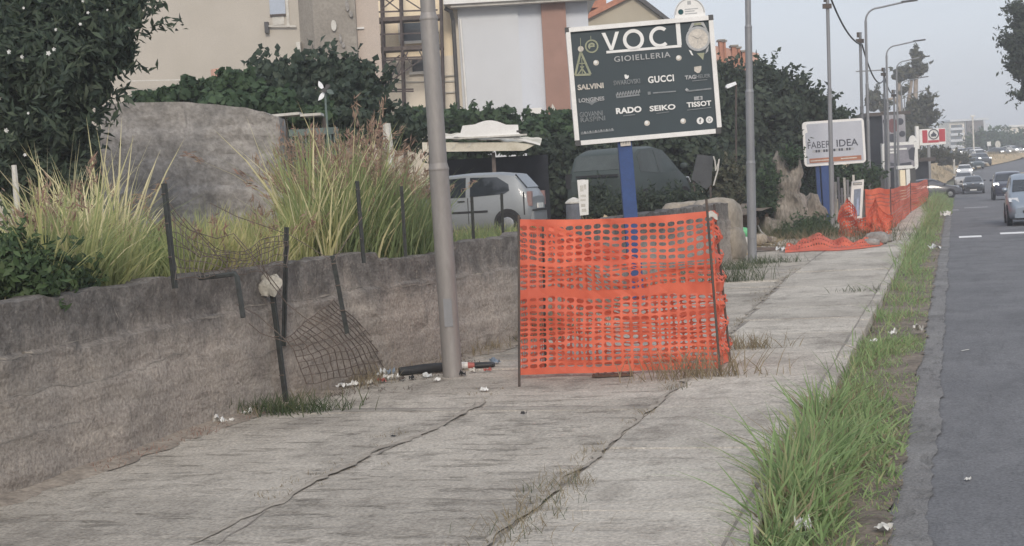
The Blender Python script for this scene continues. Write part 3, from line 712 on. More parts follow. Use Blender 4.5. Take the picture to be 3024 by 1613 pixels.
gate = fthing('barred_gate', 'faded green barred metal gate beside the concrete wall end', 'gate', fr)
MB().rect(X(842), X(985), Zf(890, 402), Zf(890, 382), -.03, .03).build('top_rail', M_gate, gate)
MB().rect(X(842), X(985), .1, .2, -.03, .03).build('bottom_rail', M_gate, gate)
for i in range(14): MB().box((X(848+10.5*i), 0, (Zf(890, 400)+.2)/2), (.025, .025, Zf(890, 400)-.2)).build('bar', M_gate, gate)
MB().rect(X(835), X(985), 0, Zf(890, 384), .06, .085).build('back_sheet', mat('dark_green_sheet', (.05, .065, .065), (.035, .045, .045)), gate)
fr = Frame(880, 560, dep=27, zbase=1.1)
can = fthing('gate_canopy', 'thin weathered boards lying as a small canopy over the barred gate', 'canopy', fr)
for p, q in (((808, 348), (898, 340)), ((900, 346), (960, 342))):
    MB().bar((X(*p), -.3, Zf(*p)), (X(*q), -.3, Zf(*q)), .5, .045).build('board', M_grime, can)
for p in ((835, 350), (950, 350)): MB().rect(X(p[0])-.04, X(p[0])+.04, 0, Zf(*p), -.2, -.1).build('post', M_dark, can)
# pinwheel with white blades on a stick
fr = Frame(972, 400, dep=25, zbase=1.1)
pw = fthing('garden_windmill', 'small garden windmill with white blades on a thin stick above the reeds', 'windmill', fr)
hub = (X(960, 268), Zf(960, 268))
MB().tube([(X(975, 480), 0, 0), (hub[0], 0, hub[1])], .018, 8).build('stick', M_gate, pw)
M_bl = mat('white_plastic', (.85, .87, .9), (.78, .8, .83), rough=.4)
for a0, mt_, ln in ((118, M_bl, .15), (235, M_bl, .17), (335, M_gate, .14), (40, M_pipe, .1)):
    pts = []
    for i in range(9):
        t = i/8; r = .03+ln*t; wd = .05*math.sin(math.pi*min(1, t*.9+.1))
        pts.append((r, wd))
    poly = [(r, w_) for r, w_ in pts]+[(r, -w_*.45) for r, w_ in pts[::-1]]
    c, s_ = math.cos(R_(a0)), math.sin(R_(a0))
    MB().pxz([(hub[0]+r*c-w_*s_, hub[1]+r*s_+w_*c) for r, w_ in poly], -.05, -.035).build('blade', mt_, pw)
MB().disc(hub[0], hub[1], .04, -.09, .03, 12).build('hub', M_pipe, pw)
# slender pale stakes and the orange-grey pillar seen above the block wall
def stake(name, label, cat, p, q, dep, r, mt_, zb=1.1):
    fr_ = Frame(p[0], p[1], dep=dep, zbase=zb); t_ = fthing(name, label, cat, fr_)
    a_, b_ = fr_.L(*p), fr_.L(*q); sweep('shaft', mt_, t_, [(a_[0], 0, 0), (a_[0], 0, a_[1]), ((a_[0]*.4+b_[0]*.6), 0, a_[1]*.4+b_[1]*.6), (b_[0], 0, b_[1])], [r*1.1, r*1.1, r, r*.85], 7, False); return t_
stake('garden_post', 'pale weathered wooden post under the oleander at the left edge', 'post', (52, 620), (44, 488), 18, .035, M_grime)
stake('garden_post', 'thick pale wooden post standing in front of the fig tree', 'post', (1150, 470), (1142, 365), 25.5, .075, M_grime)
stake('chimney_stub', 'short leaning pinkish masonry stub rising above the ivy', 'masonry stub', (655, 300), (638, 205), 34, .14, M_roofpink, 1.0)

# --- shed with bent sheet roof, and the bed-head shaped white board on it
fr = Frame(1440, 650, dep=40, zbase=.95)
shed = fthing('lean_to_shed', 'low dark lean-to shed with bent pale metal roof behind the silver hatchback', 'shed', fr)
M_sheet = mat('pale_roof_sheet', (.66, .63, .54), (.48, .44, .35), scale=2, rough=.5, fine=.08)
M_shade = mat('near_black_shade', (.03, .034, .042), (.02, .023, .03), scale=3, rough=.95)  # near-black: the shade beneath the shed roof is put into this colour
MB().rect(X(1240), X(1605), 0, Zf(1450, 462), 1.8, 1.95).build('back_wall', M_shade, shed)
for px in (1255, 1440): MB().rect(X(px)-.05, X(px)+.05, 0, Zf(px, 452), -.15, -.05).build('post', M_deck, shed)
def sheet(u, v):
    px = 1235+u*345; top = Zf(px, 412+16*u*u) + .012*math.sin(u*60); return (X(px)+.1*v, -.45+2.5*v, top+.22*v+.05*noise.noise(Vector((u*9, v*3, 1))))
mb = MB().grid(40, 6, sheet); o = mb.build('roof_sheet', M_sheet, shed); sm = o.modifiers.new('thick', 'SOLIDIFY'); sm.thickness = .02
MB().pxz([(X(1235), Zf(1235, 452)), (X(1530), Zf(1530, 448)), (X(1565), Zf(1565, 430)), (X(1500), Zf(1500, 424)), (X(1300), Zf(1300, 424)), (X(1235), Zf(1235, 424))], -.5, -.46).build('fascia_sheet', M_sheet, shed)
MB().pxz([(X(1235), Zf(1235, 414)), (X(1500), Zf(1500, 412)), (X(1578), Zf(1578, 433)), (X(1578), Zf(1578, 427)), (X(1500), Zf(1500, 404)), (X(1235), Zf(1235, 406))], -.58, -.4).build('edge_strip', M_alu, shed)
for i in range(3):
    x = X(1275+45*i); MB().pxz([(x, Zf(1300, 444)), (x+.03, Zf(1300, 444)), (x+.13, Zf(1300, 430)), (x+.1, Zf(1300, 430))], -.52, -.505).build('fold', M_grime, shed)
fr = Frame(1440, 408, dep=39.3)
bh = fthing('curved_top_board', 'white board with arched top edge and side ledges set on the shed roof', 'board', fr)
prof = [(1340, 405), (1342, 398), (1360, 393), (1366, 372), (1402, 368)]+[(1402+90*t/12, 368-12*math.sin(math.pi*t/12)*1.0) for t in range(1, 12)]+[(1495, 369), (1530, 369), (1532, 394), (1540, 397), (1536, 405)]
MB().pxz([(X(a, b), Zf(a, b)) for a, b in prof], -.05, .35).build('panel', M_alu, bh)
MB().rect(X(1338), X(1542), Zf(1440, 407), Zf(1440, 402), -.12, -.055).build('ledge', M_grime, bh)
MB().rect(X(1512), X(1525), Zf(1518, 392), Zf(1518, 386), -.056, -.051).build('label', M_dark, bh)
# tall slim white sign board in front of the dark cars
fr = Frame(1722, 636, dep=33, zbase=.95)
ws = fthing('narrow_white_board', 'narrow white board with faint grey lettering standing upright above the orange net', 'sign', fr)
q = [(1704, 532), (1737, 531), (1738, 634), (1713, 637)]
MB().pxz([fr.L(a, b) for a, b in q], -.02, .02).build('panel', M_alu, ws)
for (a, b, c, d) in ((1713, 548, 1722, 566), (1724, 545, 1730, 560), (1714, 575, 1730, 582), (1714, 588, 1729, 594), (1716, 602, 1728, 612), (1718, 616, 1731, 626)):
    x_, z_ = fr.L(a, d); x2, z2 = fr.L(c, b); MB().rect(x_, x2, z_, z2, -.024, -.021).build('faded_mark', M_grime, ws)
for a in (1718, 1732): MB().rect(fr.L(a, 636)[0]-.015, fr.L(a, 636)[0]+.015, -.1, fr.L(a, 620)[1], .025, .05).build('leg', M_dark, ws)
# flat dark panel propped up beyond the van, whitish bin by the board
fr = Frame(2075, 570, dep=41, zbase=.95)
dp = fthing('propped_panel', 'dark flat panel with pale bent edge strip propped up near the tree', 'panel', fr)
MB().pxz([fr.L(*p) for p in ((2058, 456), (2105, 462), (2100, 545), (2085, 560), (2042, 530))], -.03, .03).build('panel', mat('dark_panel', (.085, .09, .095), (.06, .065, .07)), dp)
MB().tube([(fr.L(*p)[0], -.06, fr.L(*p)[1]) for p in ((2105, 462), (2110, 478), (2112, 505), (2117, 490), (2122, 470), (2118, 505), (2112, 525), (2106, 548))], .02, 6).build('edge_strip', M_grime, dp)
for a, b in ((2050, 545), (2098, 552)): MB().rect(fr.L(a, b)[0]-.03, fr.L(a, b)[0]+.03, -.1, fr.L(a, b)[1]+.1, .03, .09).build('leg', M_dark, dp)
fr = Frame(1695, 610, dep=35, zbase=.95)
bn = fthing('plastic_drum', 'greyish plastic drum with domed lid beside the narrow white board', 'drum', fr)
MB().lathe([(.16, 0), (.19, .03), (.19, .55), (.17, .6)], 16).build('body', mat('drum_plastic', (.16, .17, .2), (.12, .13, .15)), bn)
MB().lathe([(.2, .6), (.2, .63), (.12, .7), (.02, .74)], 16).build('lid', M_grime, bn)
# security floodlights glimpsed against trees
fr = Frame(2158, 250, dep=44, zbase=1.0)
cm = fthing('white_floodlight', 'white floodlight on a thin mast in front of the dark tree', 'floodlight', fr)
MB().tube([(fr.L(2175, 560)[0], .1, 0), (fr.L(2175, 245)[0], .1, fr.L(2175, 245)[1])], .03, 8).build('mast', M_dark, cm)
MB().pxz([fr.L(*p) for p in ((2142, 258), (2146, 250), (2170, 242), (2174, 250), (2166, 254), (2148, 262))], -.12, .12).build('lamp_head', M_bl, cm)

# ================================================================== VEGETATION behind the wall
L_dark = leafmat('dark_leaf', [(.045, .064, .048), (.066, .09, .062), (.092, .12, .08), (.055, .076, .06)], trans=.4)
L_ole = leafmat('oleander_leaf', [(.055, .08, .062), (.08, .115, .08), (.11, .15, .098), (.062, .085, .07), (.15, .185, .125)], trans=.4)
L_fig = leafmat('fig_leaf', [(.05, .072, .056), (.07, .098, .07), (.1, .132, .092)], trans=.4)
L_hedge = leafmat('hedge_leaf', [(.05, .085, .05), (.07, .115, .06), (.095, .15, .075)], trans=.4)
L_lite = leafmat('fresh_leaf', [(.06, .12, .04), (.09, .17, .055), (.05, .1, .04)])
L_olive = leafmat('dusty_leaf', [(.07, .08, .05), (.1, .11, .07), (.13, .125, .085), (.06, .07, .05)])
L_pine = leafmat('pine_leaf', [(.045, .065, .045), (.065, .085, .055), (.085, .1, .065)])
M_bark = mat('bark', (.16, .125, .10), (.09, .07, .06), scale=6, bump=.8, bscale=22, stretch=(1, 1, .3))
M_pbark = mat('pale_bark', (.36, .31, .26), (.24, .2, .17), scale=4, bump=.5, bscale=15, stretch=(1, 1, .3))
def plant(name, label, cat, px, py, dep, zb, blobs, n, size, mt_, trunk=None, bark=None, r=.1, group=None, **k):
    o = D(px, py, dep); t_ = thing(name, label, cat, (o.x, o.y, zb), 0, group)
    leaves('crown', px_blobs(blobs), n, size, mt_, t_, True, **k)
    for pts in (trunk or []):
        P = [D(a, b, dep) for a, b in pts]; P[0].z = zb-.1
        m_ = len(P); rr = [r*(1-.65*i/(m_-1)) for i in range(m_)]; MB().tube(P, rr, 8).build('trunk' if pts is trunk[0] else 'limb', bark or M_bark, t_, True, smooth=60)
    return t_
ole = plant('oleander_tree', 'tall dark oleander with scattered white flowers at the left edge', 'tree', 90, 640, 19.5, 1.15,
    [(60, 50, 20, 170, 150), (210, 60, 20, 140, 125), (285, 110, 19.6, 88, 105), (60, 230, 19.2, 150, 150), (165, 220, 19.4, 135, 115), (262, 185, 19.8, 62, 58), (120, 380, 19.4, 130, 120), (20, 430, 19, 90, 120), (175, 345, 19.6, 80, 65), (60, 530, 19.2, 70, 80), (345, 30, 20, 50, 45)],
    48000, .17, L_ole, [[(90, 660), (85, 520), (120, 330), (200, 120)], [(70, 660), (50, 500), (30, 300), (60, 60)], [(110, 660), (130, 500), (260, 300), (340, 180)]], r=.07, slim=.27, nsub=46, sub=.34, fill=.4, shoots=70, slen=4)
plant('oleander_shrub', 'dark lower shrubs filling the gap left of the concrete wall end', 'shrub', 180, 560, 27, 1.1, [(240, 440, 27, 90, 110), (130, 500, 27, 110, 90), (250, 540, 27, 80, 70), (30, 520, 27, 80, 90)], 9000, .17, L_ole, slim=.3, nsub=34, shoots=20)
M_flow = leafmat('white_petal', [(.85, .85, .83), (.78, .78, .75)], trans=.2)
fm = MB()
for i in range(5):
    a = i*1.2566; fm.add([(0, 0, 0), (.04*math.cos(a-.5), -.012, .04*math.sin(a-.5)), (.062*math.cos(a), -.008, .062*math.sin(a)), (.04*math.cos(a+.5), -.014, .04*math.sin(a+.5))], [(0, 1, 2, 3)])
for i in range(4):
    a = i*1.57; fm.add([(0, -.02, 0), (.03*math.cos(a-.6), -.035, .03*math.sin(a-.6)), (.045*math.cos(a), -.04, .045*math.sin(a)), (.03*math.cos(a+.6), -.035, .03*math.sin(a+.6))], [(0, 1, 2, 3)])
fme = None
for i, (px, py) in enumerate([(70, 24), (166, 88), (260, 38), (237, 72), (28, 154), (143, 158), (66, 168), (20, 385), (73, 458), (160, 146), (245, 3), (84, 335), (318, 30)]):
    p = D(px, py, 17.5 if px < 250 else 18.2)
    if fme is None: o = fm.build('flower', M_flow, ole, False); fme = o.data
    else: o = bpy.data.objects.new('flower', fme); link(o, ole)
    o.location = MW[ole.name] @ p; s_ = random.uniform(.28, .55); o.scale = (s_, s_, s_); o.rotation_euler = (random.uniform(-.5, .5), random.uniform(0, 3), YAW+random.uniform(-.5, .5))
plant('fig_tree', 'broad dark fig tree in front of the beige house buttress', 'tree', 900, 480, 31, 1.0,
    [(790, 268, 31, 80, 50), (850, 245, 31.5, 80, 52), (990, 222, 31.5, 75, 42), (1062, 268, 31, 55, 45), (900, 320, 30.5, 150, 60), (1035, 335, 31, 95, 70), (770, 325, 30.5, 100, 45), (1165, 400, 31, 85, 42), (980, 380, 30, 130, 60)],
    42000, .16, L_fig, [[(900, 520), (905, 380), (880, 250)], [(920, 520), (980, 340), (1040, 220)]], r=.12, slim=.75, nsub=36, sub=.32, shoots=60, slen=3.0, fill=.35)
plant('ivy_hedge', 'low ivy growing over the garden edge behind the concrete wall end', 'hedge', 600, 420, 29.5, 1.0,
    [(440, 300, 29.5, 50, 32), (510, 292, 29.5, 55, 28), (555, 275, 29.5, 22, 42), (650, 285, 29.5, 60, 45), (662, 255, 29.3, 22, 45), (700, 275, 29.5, 70, 40), (705, 236, 29.5, 40, 16), (790, 320, 29.3, 80, 50), (600, 330, 29.5, 200, 45), (880, 345, 29, 110, 30)],
    13000, .16, L_hedge, slim=.8, nsub=24, shoots=8, slen=1.2)
plant('clipped_hedge', 'long green hedge at the foot of the white house above the shed', 'hedge', 1440, 430, 46, .9,
    [(1230, 380, 46, 70, 55), (1300, 370, 46, 60, 42), (1390, 358, 46, 65, 30), (1480, 358, 46, 70, 32), (1570, 375, 46, 70, 34), (1660, 372, 46, 60, 40), (1560, 415, 45, 110, 50), (1690, 410, 45, 70, 60), (1400, 420, 46.5, 160, 50)],
    16000, .2, L_hedge, slim=.7, nsub=30, shoots=16, slen=1.6)
plant('overgrown_hedge', 'dark overgrown creeper hedge between the shed and the green van', 'hedge', 1680, 600, 43.5, .9,
    [(1640, 470, 43.5, 55, 50), (1600, 450, 43.5, 60, 28), (1680, 540, 43.5, 60, 90), (1740, 470, 44, 80, 60), (1830, 460, 45, 110, 70), (1950, 450, 45, 110, 75), (2040, 470, 45, 90, 90), (1640, 590, 43.5, 70, 80), (1760, 590, 45, 90, 80), (2000, 560, 45, 120, 80), (1880, 420, 45.5, 170, 45)],
    24000, .19, L_dark, slim=.6, nsub=34, fill=.4, shoots=24)
plant('darkening_brush', 'dark tangled brush added to darken the lower half of the green people carrier', 'brush', 1880, 640, 38.2, .9,
    [(1790, 628, 38.2, 50, 26), (1850, 622, 38.4, 60, 28), (1930, 612, 38.6, 60, 34), (2000, 600, 39, 60, 36), (1755, 590, 38.8, 24, 36)], 5200, .16, L_dark, slim=.25, nsub=26, shoots=40)  # brush added so that the van body behind it reads darker
plant('dark_broadleaf_tree', 'large dark spreading tree behind the second lamp pole', 'tree', 2220, 620, 59, .9,
    [(2165, 275, 59.0, 75, 60), (2250, 250, 59.0, 60, 50), (2300, 285, 59.0, 75, 65), (2215, 340, 58.0, 140, 100), (2345, 330, 59.0, 85, 70), (2130, 330, 59.0, 70, 110), (2400, 350, 60.0, 65, 45), (2230, 450, 57.5, 110, 110), (2150, 480, 57.0, 80, 120), (2330, 420, 58.5, 80, 70), (2440, 365, 61.0, 55, 32), (2200, 560, 56.5, 70, 90)],
    46000, .24, L_dark, [[(2215, 650), (2225, 480), (2260, 320)], [(2225, 650), (2180, 430), (2160, 280)], [(2225, 650), (2300, 420), (2340, 330)]], r=.2, slim=.55, nsub=50, sub=.34, fill=.35, shoots=60, slen=3.2)
plant('roadside_shrub', 'mid green shrub below the grey-white billboard', 'shrub', 2440, 620, 60.5, .3,
    [(2420, 530, 61, 60, 70), (2480, 545, 61, 65, 45), (2530, 525, 61, 50, 40), (2400, 590, 60, 50, 50), (2370, 430, 62, 50, 60), (2560, 530, 62, 40, 40)], 13000, .18, L_hedge, nsub=30, slim=.6, shoots=20)
plant('roadside_shrub', 'yellowish green shrub right of the propped dark panel', 'shrub', 2150, 590, 42, .9,
    [(2150, 540, 42, 40, 60), (2135, 580, 41.5, 40, 35)], 3500, .14, L_olive, nsub=22)
plant('leaning_bare_tree', 'half bare old tree with tufts of leaves behind the row of lamps', 'tree', 2680, 500, 175, .5,
    [(2705, 165, 175, 18, 24), (2715, 205, 175, 22, 22), (2690, 210, 175, 26, 18), (2660, 220, 175, 22, 20), (2575, 300, 175, 22, 24), (2600, 312, 175, 24, 16), (2585, 285, 175, 12, 16), (2665, 268, 175, 14, 10)],
    5200, .55, L_olive, [[(2682, 500), (2680, 330), (2690, 250), (2700, 170)], [(2682, 500), (2672, 340), (2640, 290), (2585, 305)], [(2684, 480), (2660, 330), (2655, 250), (2662, 215)], [(2640, 480), (2625, 380), (2605, 330), (2595, 300)], [(2686, 300), (2705, 235), (2718, 205)]], bark=M_pbark, r=.36, nsub=14, sub=.4, shoots=5, slen=1.5)
plant('ragged_cypress', 'ragged dusty grey-green trees beside the half bare tree', 'tree', 2720, 480, 160, .5,
    [(2715, 330, 160, 35, 35), (2738, 310, 160, 14, 30), (2725, 380, 160, 36, 50), (2690, 390, 160, 30, 60), (2745, 350, 160, 22, 18), (2668, 420, 160, 26, 60), (2700, 310, 160, 16, 14)], 7500, .5, L_olive, [[(2710, 500), (2712, 400), (2725, 320)]], bark=M_pbark, r=.35, nsub=22, sub=.34, shoots=14, slen=2)
plant('street_pine', 'dark pine reaching into the picture at the upper right edge', 'tree', 3075, 560, 95, -.2,
    [(3010, 60, 95, 25, 50), (3040, 120, 95, 55, 80), (2990, 128, 95, 25, 24), (3020, 190, 95, 38, 35), (3060, 200, 95, 60, 60), (3030, 285, 95, 20, 18)], 16000, .3, L_pine, [[(3080, 560), (3075, 300), (3065, 60)]], r=.35, nsub=40, sub=.3, slim=.4)
plant('ruin_scrub', 'dark green scrub growing over the foot of the buff concrete ruin', 'shrub', 2380, 690, 46.2, .1, [(2395, 668, 46.3, 40, 28), (2355, 690, 45.8, 50, 20), (2430, 690, 46.5, 40, 26), (2262, 600, 47, 26, 60), (2278, 540, 46.6, 18, 55), (2340, 470, 46.9, 16, 26)], 6500, .13, L_hedge, nsub=24, slim=.4)
# ================================================================== GRASSES
G_reed = leafmat('reed_blade', [(.52, .47, .22), (.42, .43, .18), (.6, .53, .28), (.28, .34, .14), (.66, .57, .34)], trans=.4, patch=(.27, .34, .15), pscale=.55)
G_reedg = leafmat('green_reed_blade', [(.2, .26, .12), (.26, .32, .15), (.16, .21, .1), (.34, .34, .18)], trans=.4)
G_plume = leafmat('dry_plume', [(.34, .24, .18), (.28, .2, .16), (.4, .3, .22), (.32, .18, .15)], trans=.3)
G_verge = leafmat('verge_grass', [(.22, .32, .14), (.27, .385, .165), (.34, .45, .21), (.18, .255, .12), (.44, .45, .24)], trans=.4)
G_dry = leafmat('dry_weed', [(.30, .24, .16), (.24, .2, .13), (.36, .3, .2), (.17, .15, .09)], trans=.3)
G_low = leafmat('low_weed', [(.055, .085, .04), (.08, .11, .05), (.12, .13, .07)], trans=.3)
def on_terrace(pxs, off):
    """roots a given distance behind the wall, spread over photo columns"""
    out = []
    for px, o_ in zip(pxs, off):
        d = ray(px, 800); lo, hi = 3.0, 45.0
        for _ in range(40):
            t = (lo+hi)/2; x, y = d.x*t/d.y*d.y, d.y*t
            if x > wall_x(min(max(y, 1), 36))-.27-o_: lo = t
            else: hi = t
        t = (lo+hi)/2; x, y = d.x*t, d.y*t; out.append((x, y, zt(x, y)-.02))
    return np.array(out)
def reeds(k, p0, p1, o0, o1, h0, h1, w, mt_, name, label, cat, lean=.25, curve=.55, plume=0.0, clump=0):
    if clump:
        cx = rng.uniform(p0, p1, clump); co = rng.uniform(o0, o1, clump); i = rng.integers(0, clump, k)
        pxs = cx[i]+rng.normal(size=k)*14; off = np.maximum(co[i]+rng.normal(size=k)*.12, .02); ch = rng.uniform(h0, h1, clump)
        hg = ch[i]*rng.uniform(.45, 1.1, k)
    else: pxs = rng.uniform(p0, p1, k); off = rng.uniform(o0, o1, k); hg = rng.uniform(h0, h1, k)*rng.uniform(.5, 1.05, k)
    B = on_terrace(pxs, off); hg = hg*np.array([float(h_) for h_ in np.ones(k)])
    o, tips, dr = blades(name, B, hg, np.full(k, w)*rng.uniform(.6, 1.3, k), mt_, None, True, 'stuff', lean, curve, 4)
    tag(o, label, cat)
    if plume:
        s = np.where((rng.random(k) < plume) & (hg > .7*h1))[0]; T = np.repeat(tips[s], 26, 0); Dr = np.repeat(unit(dr[s]), 26, 0); m_ = len(T)
        P = T - Dr*(rng.random(m_)**1.2*.28)[:, None] + rng.normal(size=(m_, 3))*.022; d = unit(Dr+rng.normal(size=(m_, 3))*.5); sd_ = unit(np.cross(d, rng.normal(size=(m_, 3))))
        L = .05*rng.uniform(.6, 1.4, m_)[:, None]; V = np.stack([P-d*L, P+sd_*.008, P+d*L, P-sd_*.008], 1).reshape(-1, 3)
        return np_mesh('seed_plumes', V, [np.arange(4*m_).reshape(-1, 4)], G_plume, o, False, 'stuff')
reeds(4200, 90, 350, .05, 2.0, .45, 1.2, .024, G_reed, 'yellow_reeds', 'tall yellowing reeds growing in front of the grey concrete wall end', 'reeds', clump=170, plume=.03, lean=.3, curve=.7)
reeds(8200, 320, 930, .05, 2.0, .3, .85, .022, G_reed, 'yellow_reeds', 'shorter yellow-green reeds behind the broken fence', 'reeds', clump=170, plume=.03, lean=.35, curve=.6)
reeds(6200, 890, 1150, .1, 3.0, .6, 1.75, .024, G_reed, 'yellow_reeds', 'tall reeds with reddish plumes left of the near lamp pole', 'reeds', clump=150, plume=.16, lean=.28, curve=.5)
reeds(6000, 1000, 1275, .15, 3.0, .5, 1.4, .022, G_reedg, 'green_reeds', 'green grassy reeds behind the wall next to the near lamp pole', 'reeds', clump=150, plume=.08, lean=.35, curve=.6)
reeds(1500, 1335, 1530, .05, 2.0, .18, .5, .014, G_reedg, 'green_reeds', 'low green grass in front of the silver hatchback', 'grass', clump=26, lean=.4)
reeds(900, 1540, 2080, .1, 3.0, .12, .4, .014, G_dry, 'dry_grass', 'low dry grass on the terrace under the billboard', 'grass', clump=26, lean=.4)
G_stalk = leafmat('pale_stalk', [(.66, .6, .34), (.72, .65, .42), (.55, .52, .26)], trans=.3)
reeds(420, 120, 380, .1, 2.2, .8, 1.75, .03, G_stalk, 'pale_stalks', 'pale coarse dry stalks standing among the reeds before the concrete wall end', 'stalks', clump=150, lean=.35, curve=.7, plume=.06)
reeds(420, 900, 1120, .1, 2.6, .9, 2.1, .03, G_stalk, 'pale_stalks', 'pale coarse dry stalks standing among the plumed reeds', 'stalks', clump=120, lean=.4, curve=.6, plume=.2)
plant('low_bush', 'low bright green bush on the wall top at the left edge', 'bush', 60, 860, 11.6, 1.2, [(40, 800, 11.8, 75, 80), (130, 810, 12.2, 90, 75), (215, 845, 12.6, 60, 45), (0, 760, 12, 60, 60), (90, 870, 11.8, 80, 25)], 6000, .085, leafmat('bush_leaf', [(.06, .105, .045), (.09, .14, .06), (.05, .085, .045), (.12, .16, .075)]), nsub=26, slim=.4)
# verge grass between kerb and gutter: thick clump in front, thinner towards the distance
def verge_pts(n, y0, y1, x0=-1.16, x1=-.5, bias=1.0):
    y = y0+(y1-y0)*rng.random(n)**bias; x = rng.uniform(x0, x1, n); return np.stack([x, y, np.array([zr(v)+.02 for v in y])], 1)
parts = []
def vg(n, y0, y1, h0, h1, w, x0=-1.16, x1=-.45, dens=None):
    B = verge_pts(n, y0, y1, x0, x1)
    if dens: B = B[np.array([noise.noise(Vector((p[0]*1.2, p[1]*.8, 4)))+.35 > dens*rng.random() for p in B])]
    e = (B[:, 0]-(-1.16))/.62; pro = np.clip(1.15-.85*e, .25, 1.1)
    k = len(B); parts.append((B, rng.uniform(h0, h1, k)*pro, np.full(k, w)*rng.uniform(.6, 1.3, k)))
vg(3000, 8.2, 14.0, .12, .38, .024, dens=.55)
vg(1500, 9.0, 13.0, .18, .42, .026, -1.2, -.75)
vg(160, 8.8, 12.5, .35, .52, .024, -1.2, -.8)
vg(500, 6.5, 8.2, .12, .3, .012, -1.16, -.7)
vg(4600, 14.0, 30.0, .08, .22, .016, dens=.6)
vg(420, 15.0, 30.0, .2, .36, .018, -1.2, -.85, dens=.8)
vg(2600, 7.0, 16.0, .05, .16, .012, -.9, -.42)
vg(2400, 16.5, 19.5, .08, .2, .013, -1.1, -.42, dens=.5)
vg(6400, 30.0, 72.0, .14, .36, .022, -1.22, -.5, dens=.4)
vg(3400, 66.0, 116.0, .3, .7, .035, -1.3, -.2)
B = np.concatenate([p[0] for p in parts]); hh = np.concatenate([p[1] for p in parts]); ww = np.concatenate([p[2] for p in parts])
hh = hh*np.array([.65+.9*max(0, .5+noise.noise(Vector((p[0]*2.5, p[1]*1.4, 7)))) for p in B]); kp = rng.random(len(B)) < .76
o, _, _ = blades('dry_verge_grass', B[~kp], hh[~kp]*.8, ww[~kp]*.8, G_dry, None, True, 'stuff', 1.0, .9, 3); tag(o, 'dry straw blades scattered through the green verge grass', 'grass')
o, _, _ = blades('verge_grass', B[kp], hh[kp], ww[kp], G_verge, None, True, 'stuff', .75, 1.1, 4)
tag(o, 'lush green grass growing on the verge between pavement and road', 'grass')
def tufts(name, label, cat, spots, mt_, k=30, h=.12, w=.006, spread=.1, lean=.9):
    P = []; Hh = []
    for (x, y, z, s) in spots:
        kk = int(k*s); q = rng.normal(size=(kk, 2))*spread*s; P += [(x+a, y+b, z) for a, b in q]; Hh += list(h*s*rng.uniform(.4, 1.15, kk))
    B_ = np.array(P); o_, _, _ = blades(name, B_, np.array(Hh), np.full(len(B_), w)*rng.uniform(.6, 1.3, len(B_)), mt_, None, True, 'stuff', lean, .9, 3); return tag(o_, label, cat)
sp = []
for i in range(70):
    y = 6.5+rng.random()**1.4*26; sp.append((xj(y)-.025+rng.normal()*.05, y, 0, .25+.55*rng.random()))
for px, py, s in ((1500, 1590, 1.5), (1540, 1560, 1.3), (1590, 1510, 1.2), (1630, 1470, 1.5), (1660, 1440, 1.3), (1700, 1430, .8), (1560, 1520, 1.0), (1640, 1420, 1.2), (1990, 1150, 1.0), (2020, 1140, .8), (2060, 1090, .9), (1860, 1250, .5), (1760, 1335, .7)): p = G(px, py); sp.append((p.x, p.y, 0, s))
for i in range(26): p = G(600+rng.random()*800, 1600); y = 8+rng.random()*7; sp.append((-4.5+.12*rng.normal(), y, 0, .2+.35*rng.random()))
tufts('joint_weeds', 'dry weeds sprouting from the long joint of the pavement', 'weeds', sp, G_dry, 26, .09)
sp = [(G(px, py).x, G(px, py).y, 0, s) for px, py, s in ((1640, 1490, 1.0), (1600, 1530, .9), (1520, 1580, 1.1), (1990, 1152, .7), (2050, 1105, .8), (1655, 1440, 1.1))]
tufts('joint_weeds', 'green weed tufts in the long joint at the front of the pavement', 'weeds', sp, G_low, 22, .1)
def weed(label, px, py, s, mt_=G_low, n=260, h=.2, sp_=.16, z=0):
    p = G(px, py, z); t_ = thing('weed_clump', label, 'weed', (p.x, p.y, z)); k = n
    q = rng.normal(size=(k, 2))*np.array([[sp_*1.5, sp_*.6]])*s; ca, sa = math.cos(YAW), math.sin(YAW)
    B_ = np.stack([p.x+q[:, 0]*ca-q[:, 1]*sa, p.y+q[:, 0]*sa+q[:, 1]*ca, np.full(k, z-.01)], 1)
    blades('leaf_tuft', B_, rng.uniform(.3, 1.1, k)*h*s, np.full(k, .012)*rng.uniform(.6, 1.4, k), mt_, t_, True, 'stuff', .9, .8, 3); return t_
weed('dense green weed clump at the foot of the leaning fence post', 835, 1218, 1.3, n=520, h=.17)
weed('green weed clump left of the second lamp pole', 2175, 795, 1.5, n=300, h=.2)
weed('green weed patch right of the second lamp pole', 2268, 778, 1.6, n=300, h=.16)
weed('larger weed patch just behind the orange net enclosure', 2155, 832, 1.7, n=300, h=.28)
weed('pale weed tuft at the right foot of the orange net', 2190, 1030, 1.1, G_dry, 200, .22)
weed('dry weed tuft in front of the net right corner', 2075, 1115, 1.4, G_dry, 260, .28)
weed('small weed sprig on the concrete strip beside the net', 2540, 860, .8, G_low, 60, .2)
weed('thick dry brushwood at the wall foot behind the near lamp pole', 1440, 1000, 3.2, G_dry, 900, .24)
weed('greenish weeds at the wall foot left of the orange net', 1480, 1005, 2.0, G_low, 500, .22)
weed('grey-green scrub under the buff concrete ruin', 2360, 705, 5.0, G_low, 700, .16)
weed('dry scrub beside the fallen orange netting', 2400, 730, 4.0, G_dry, 600, .14)
weed('weeds growing through the far orange netting', 2555, 715, 3.2, G_low, 400, .22)
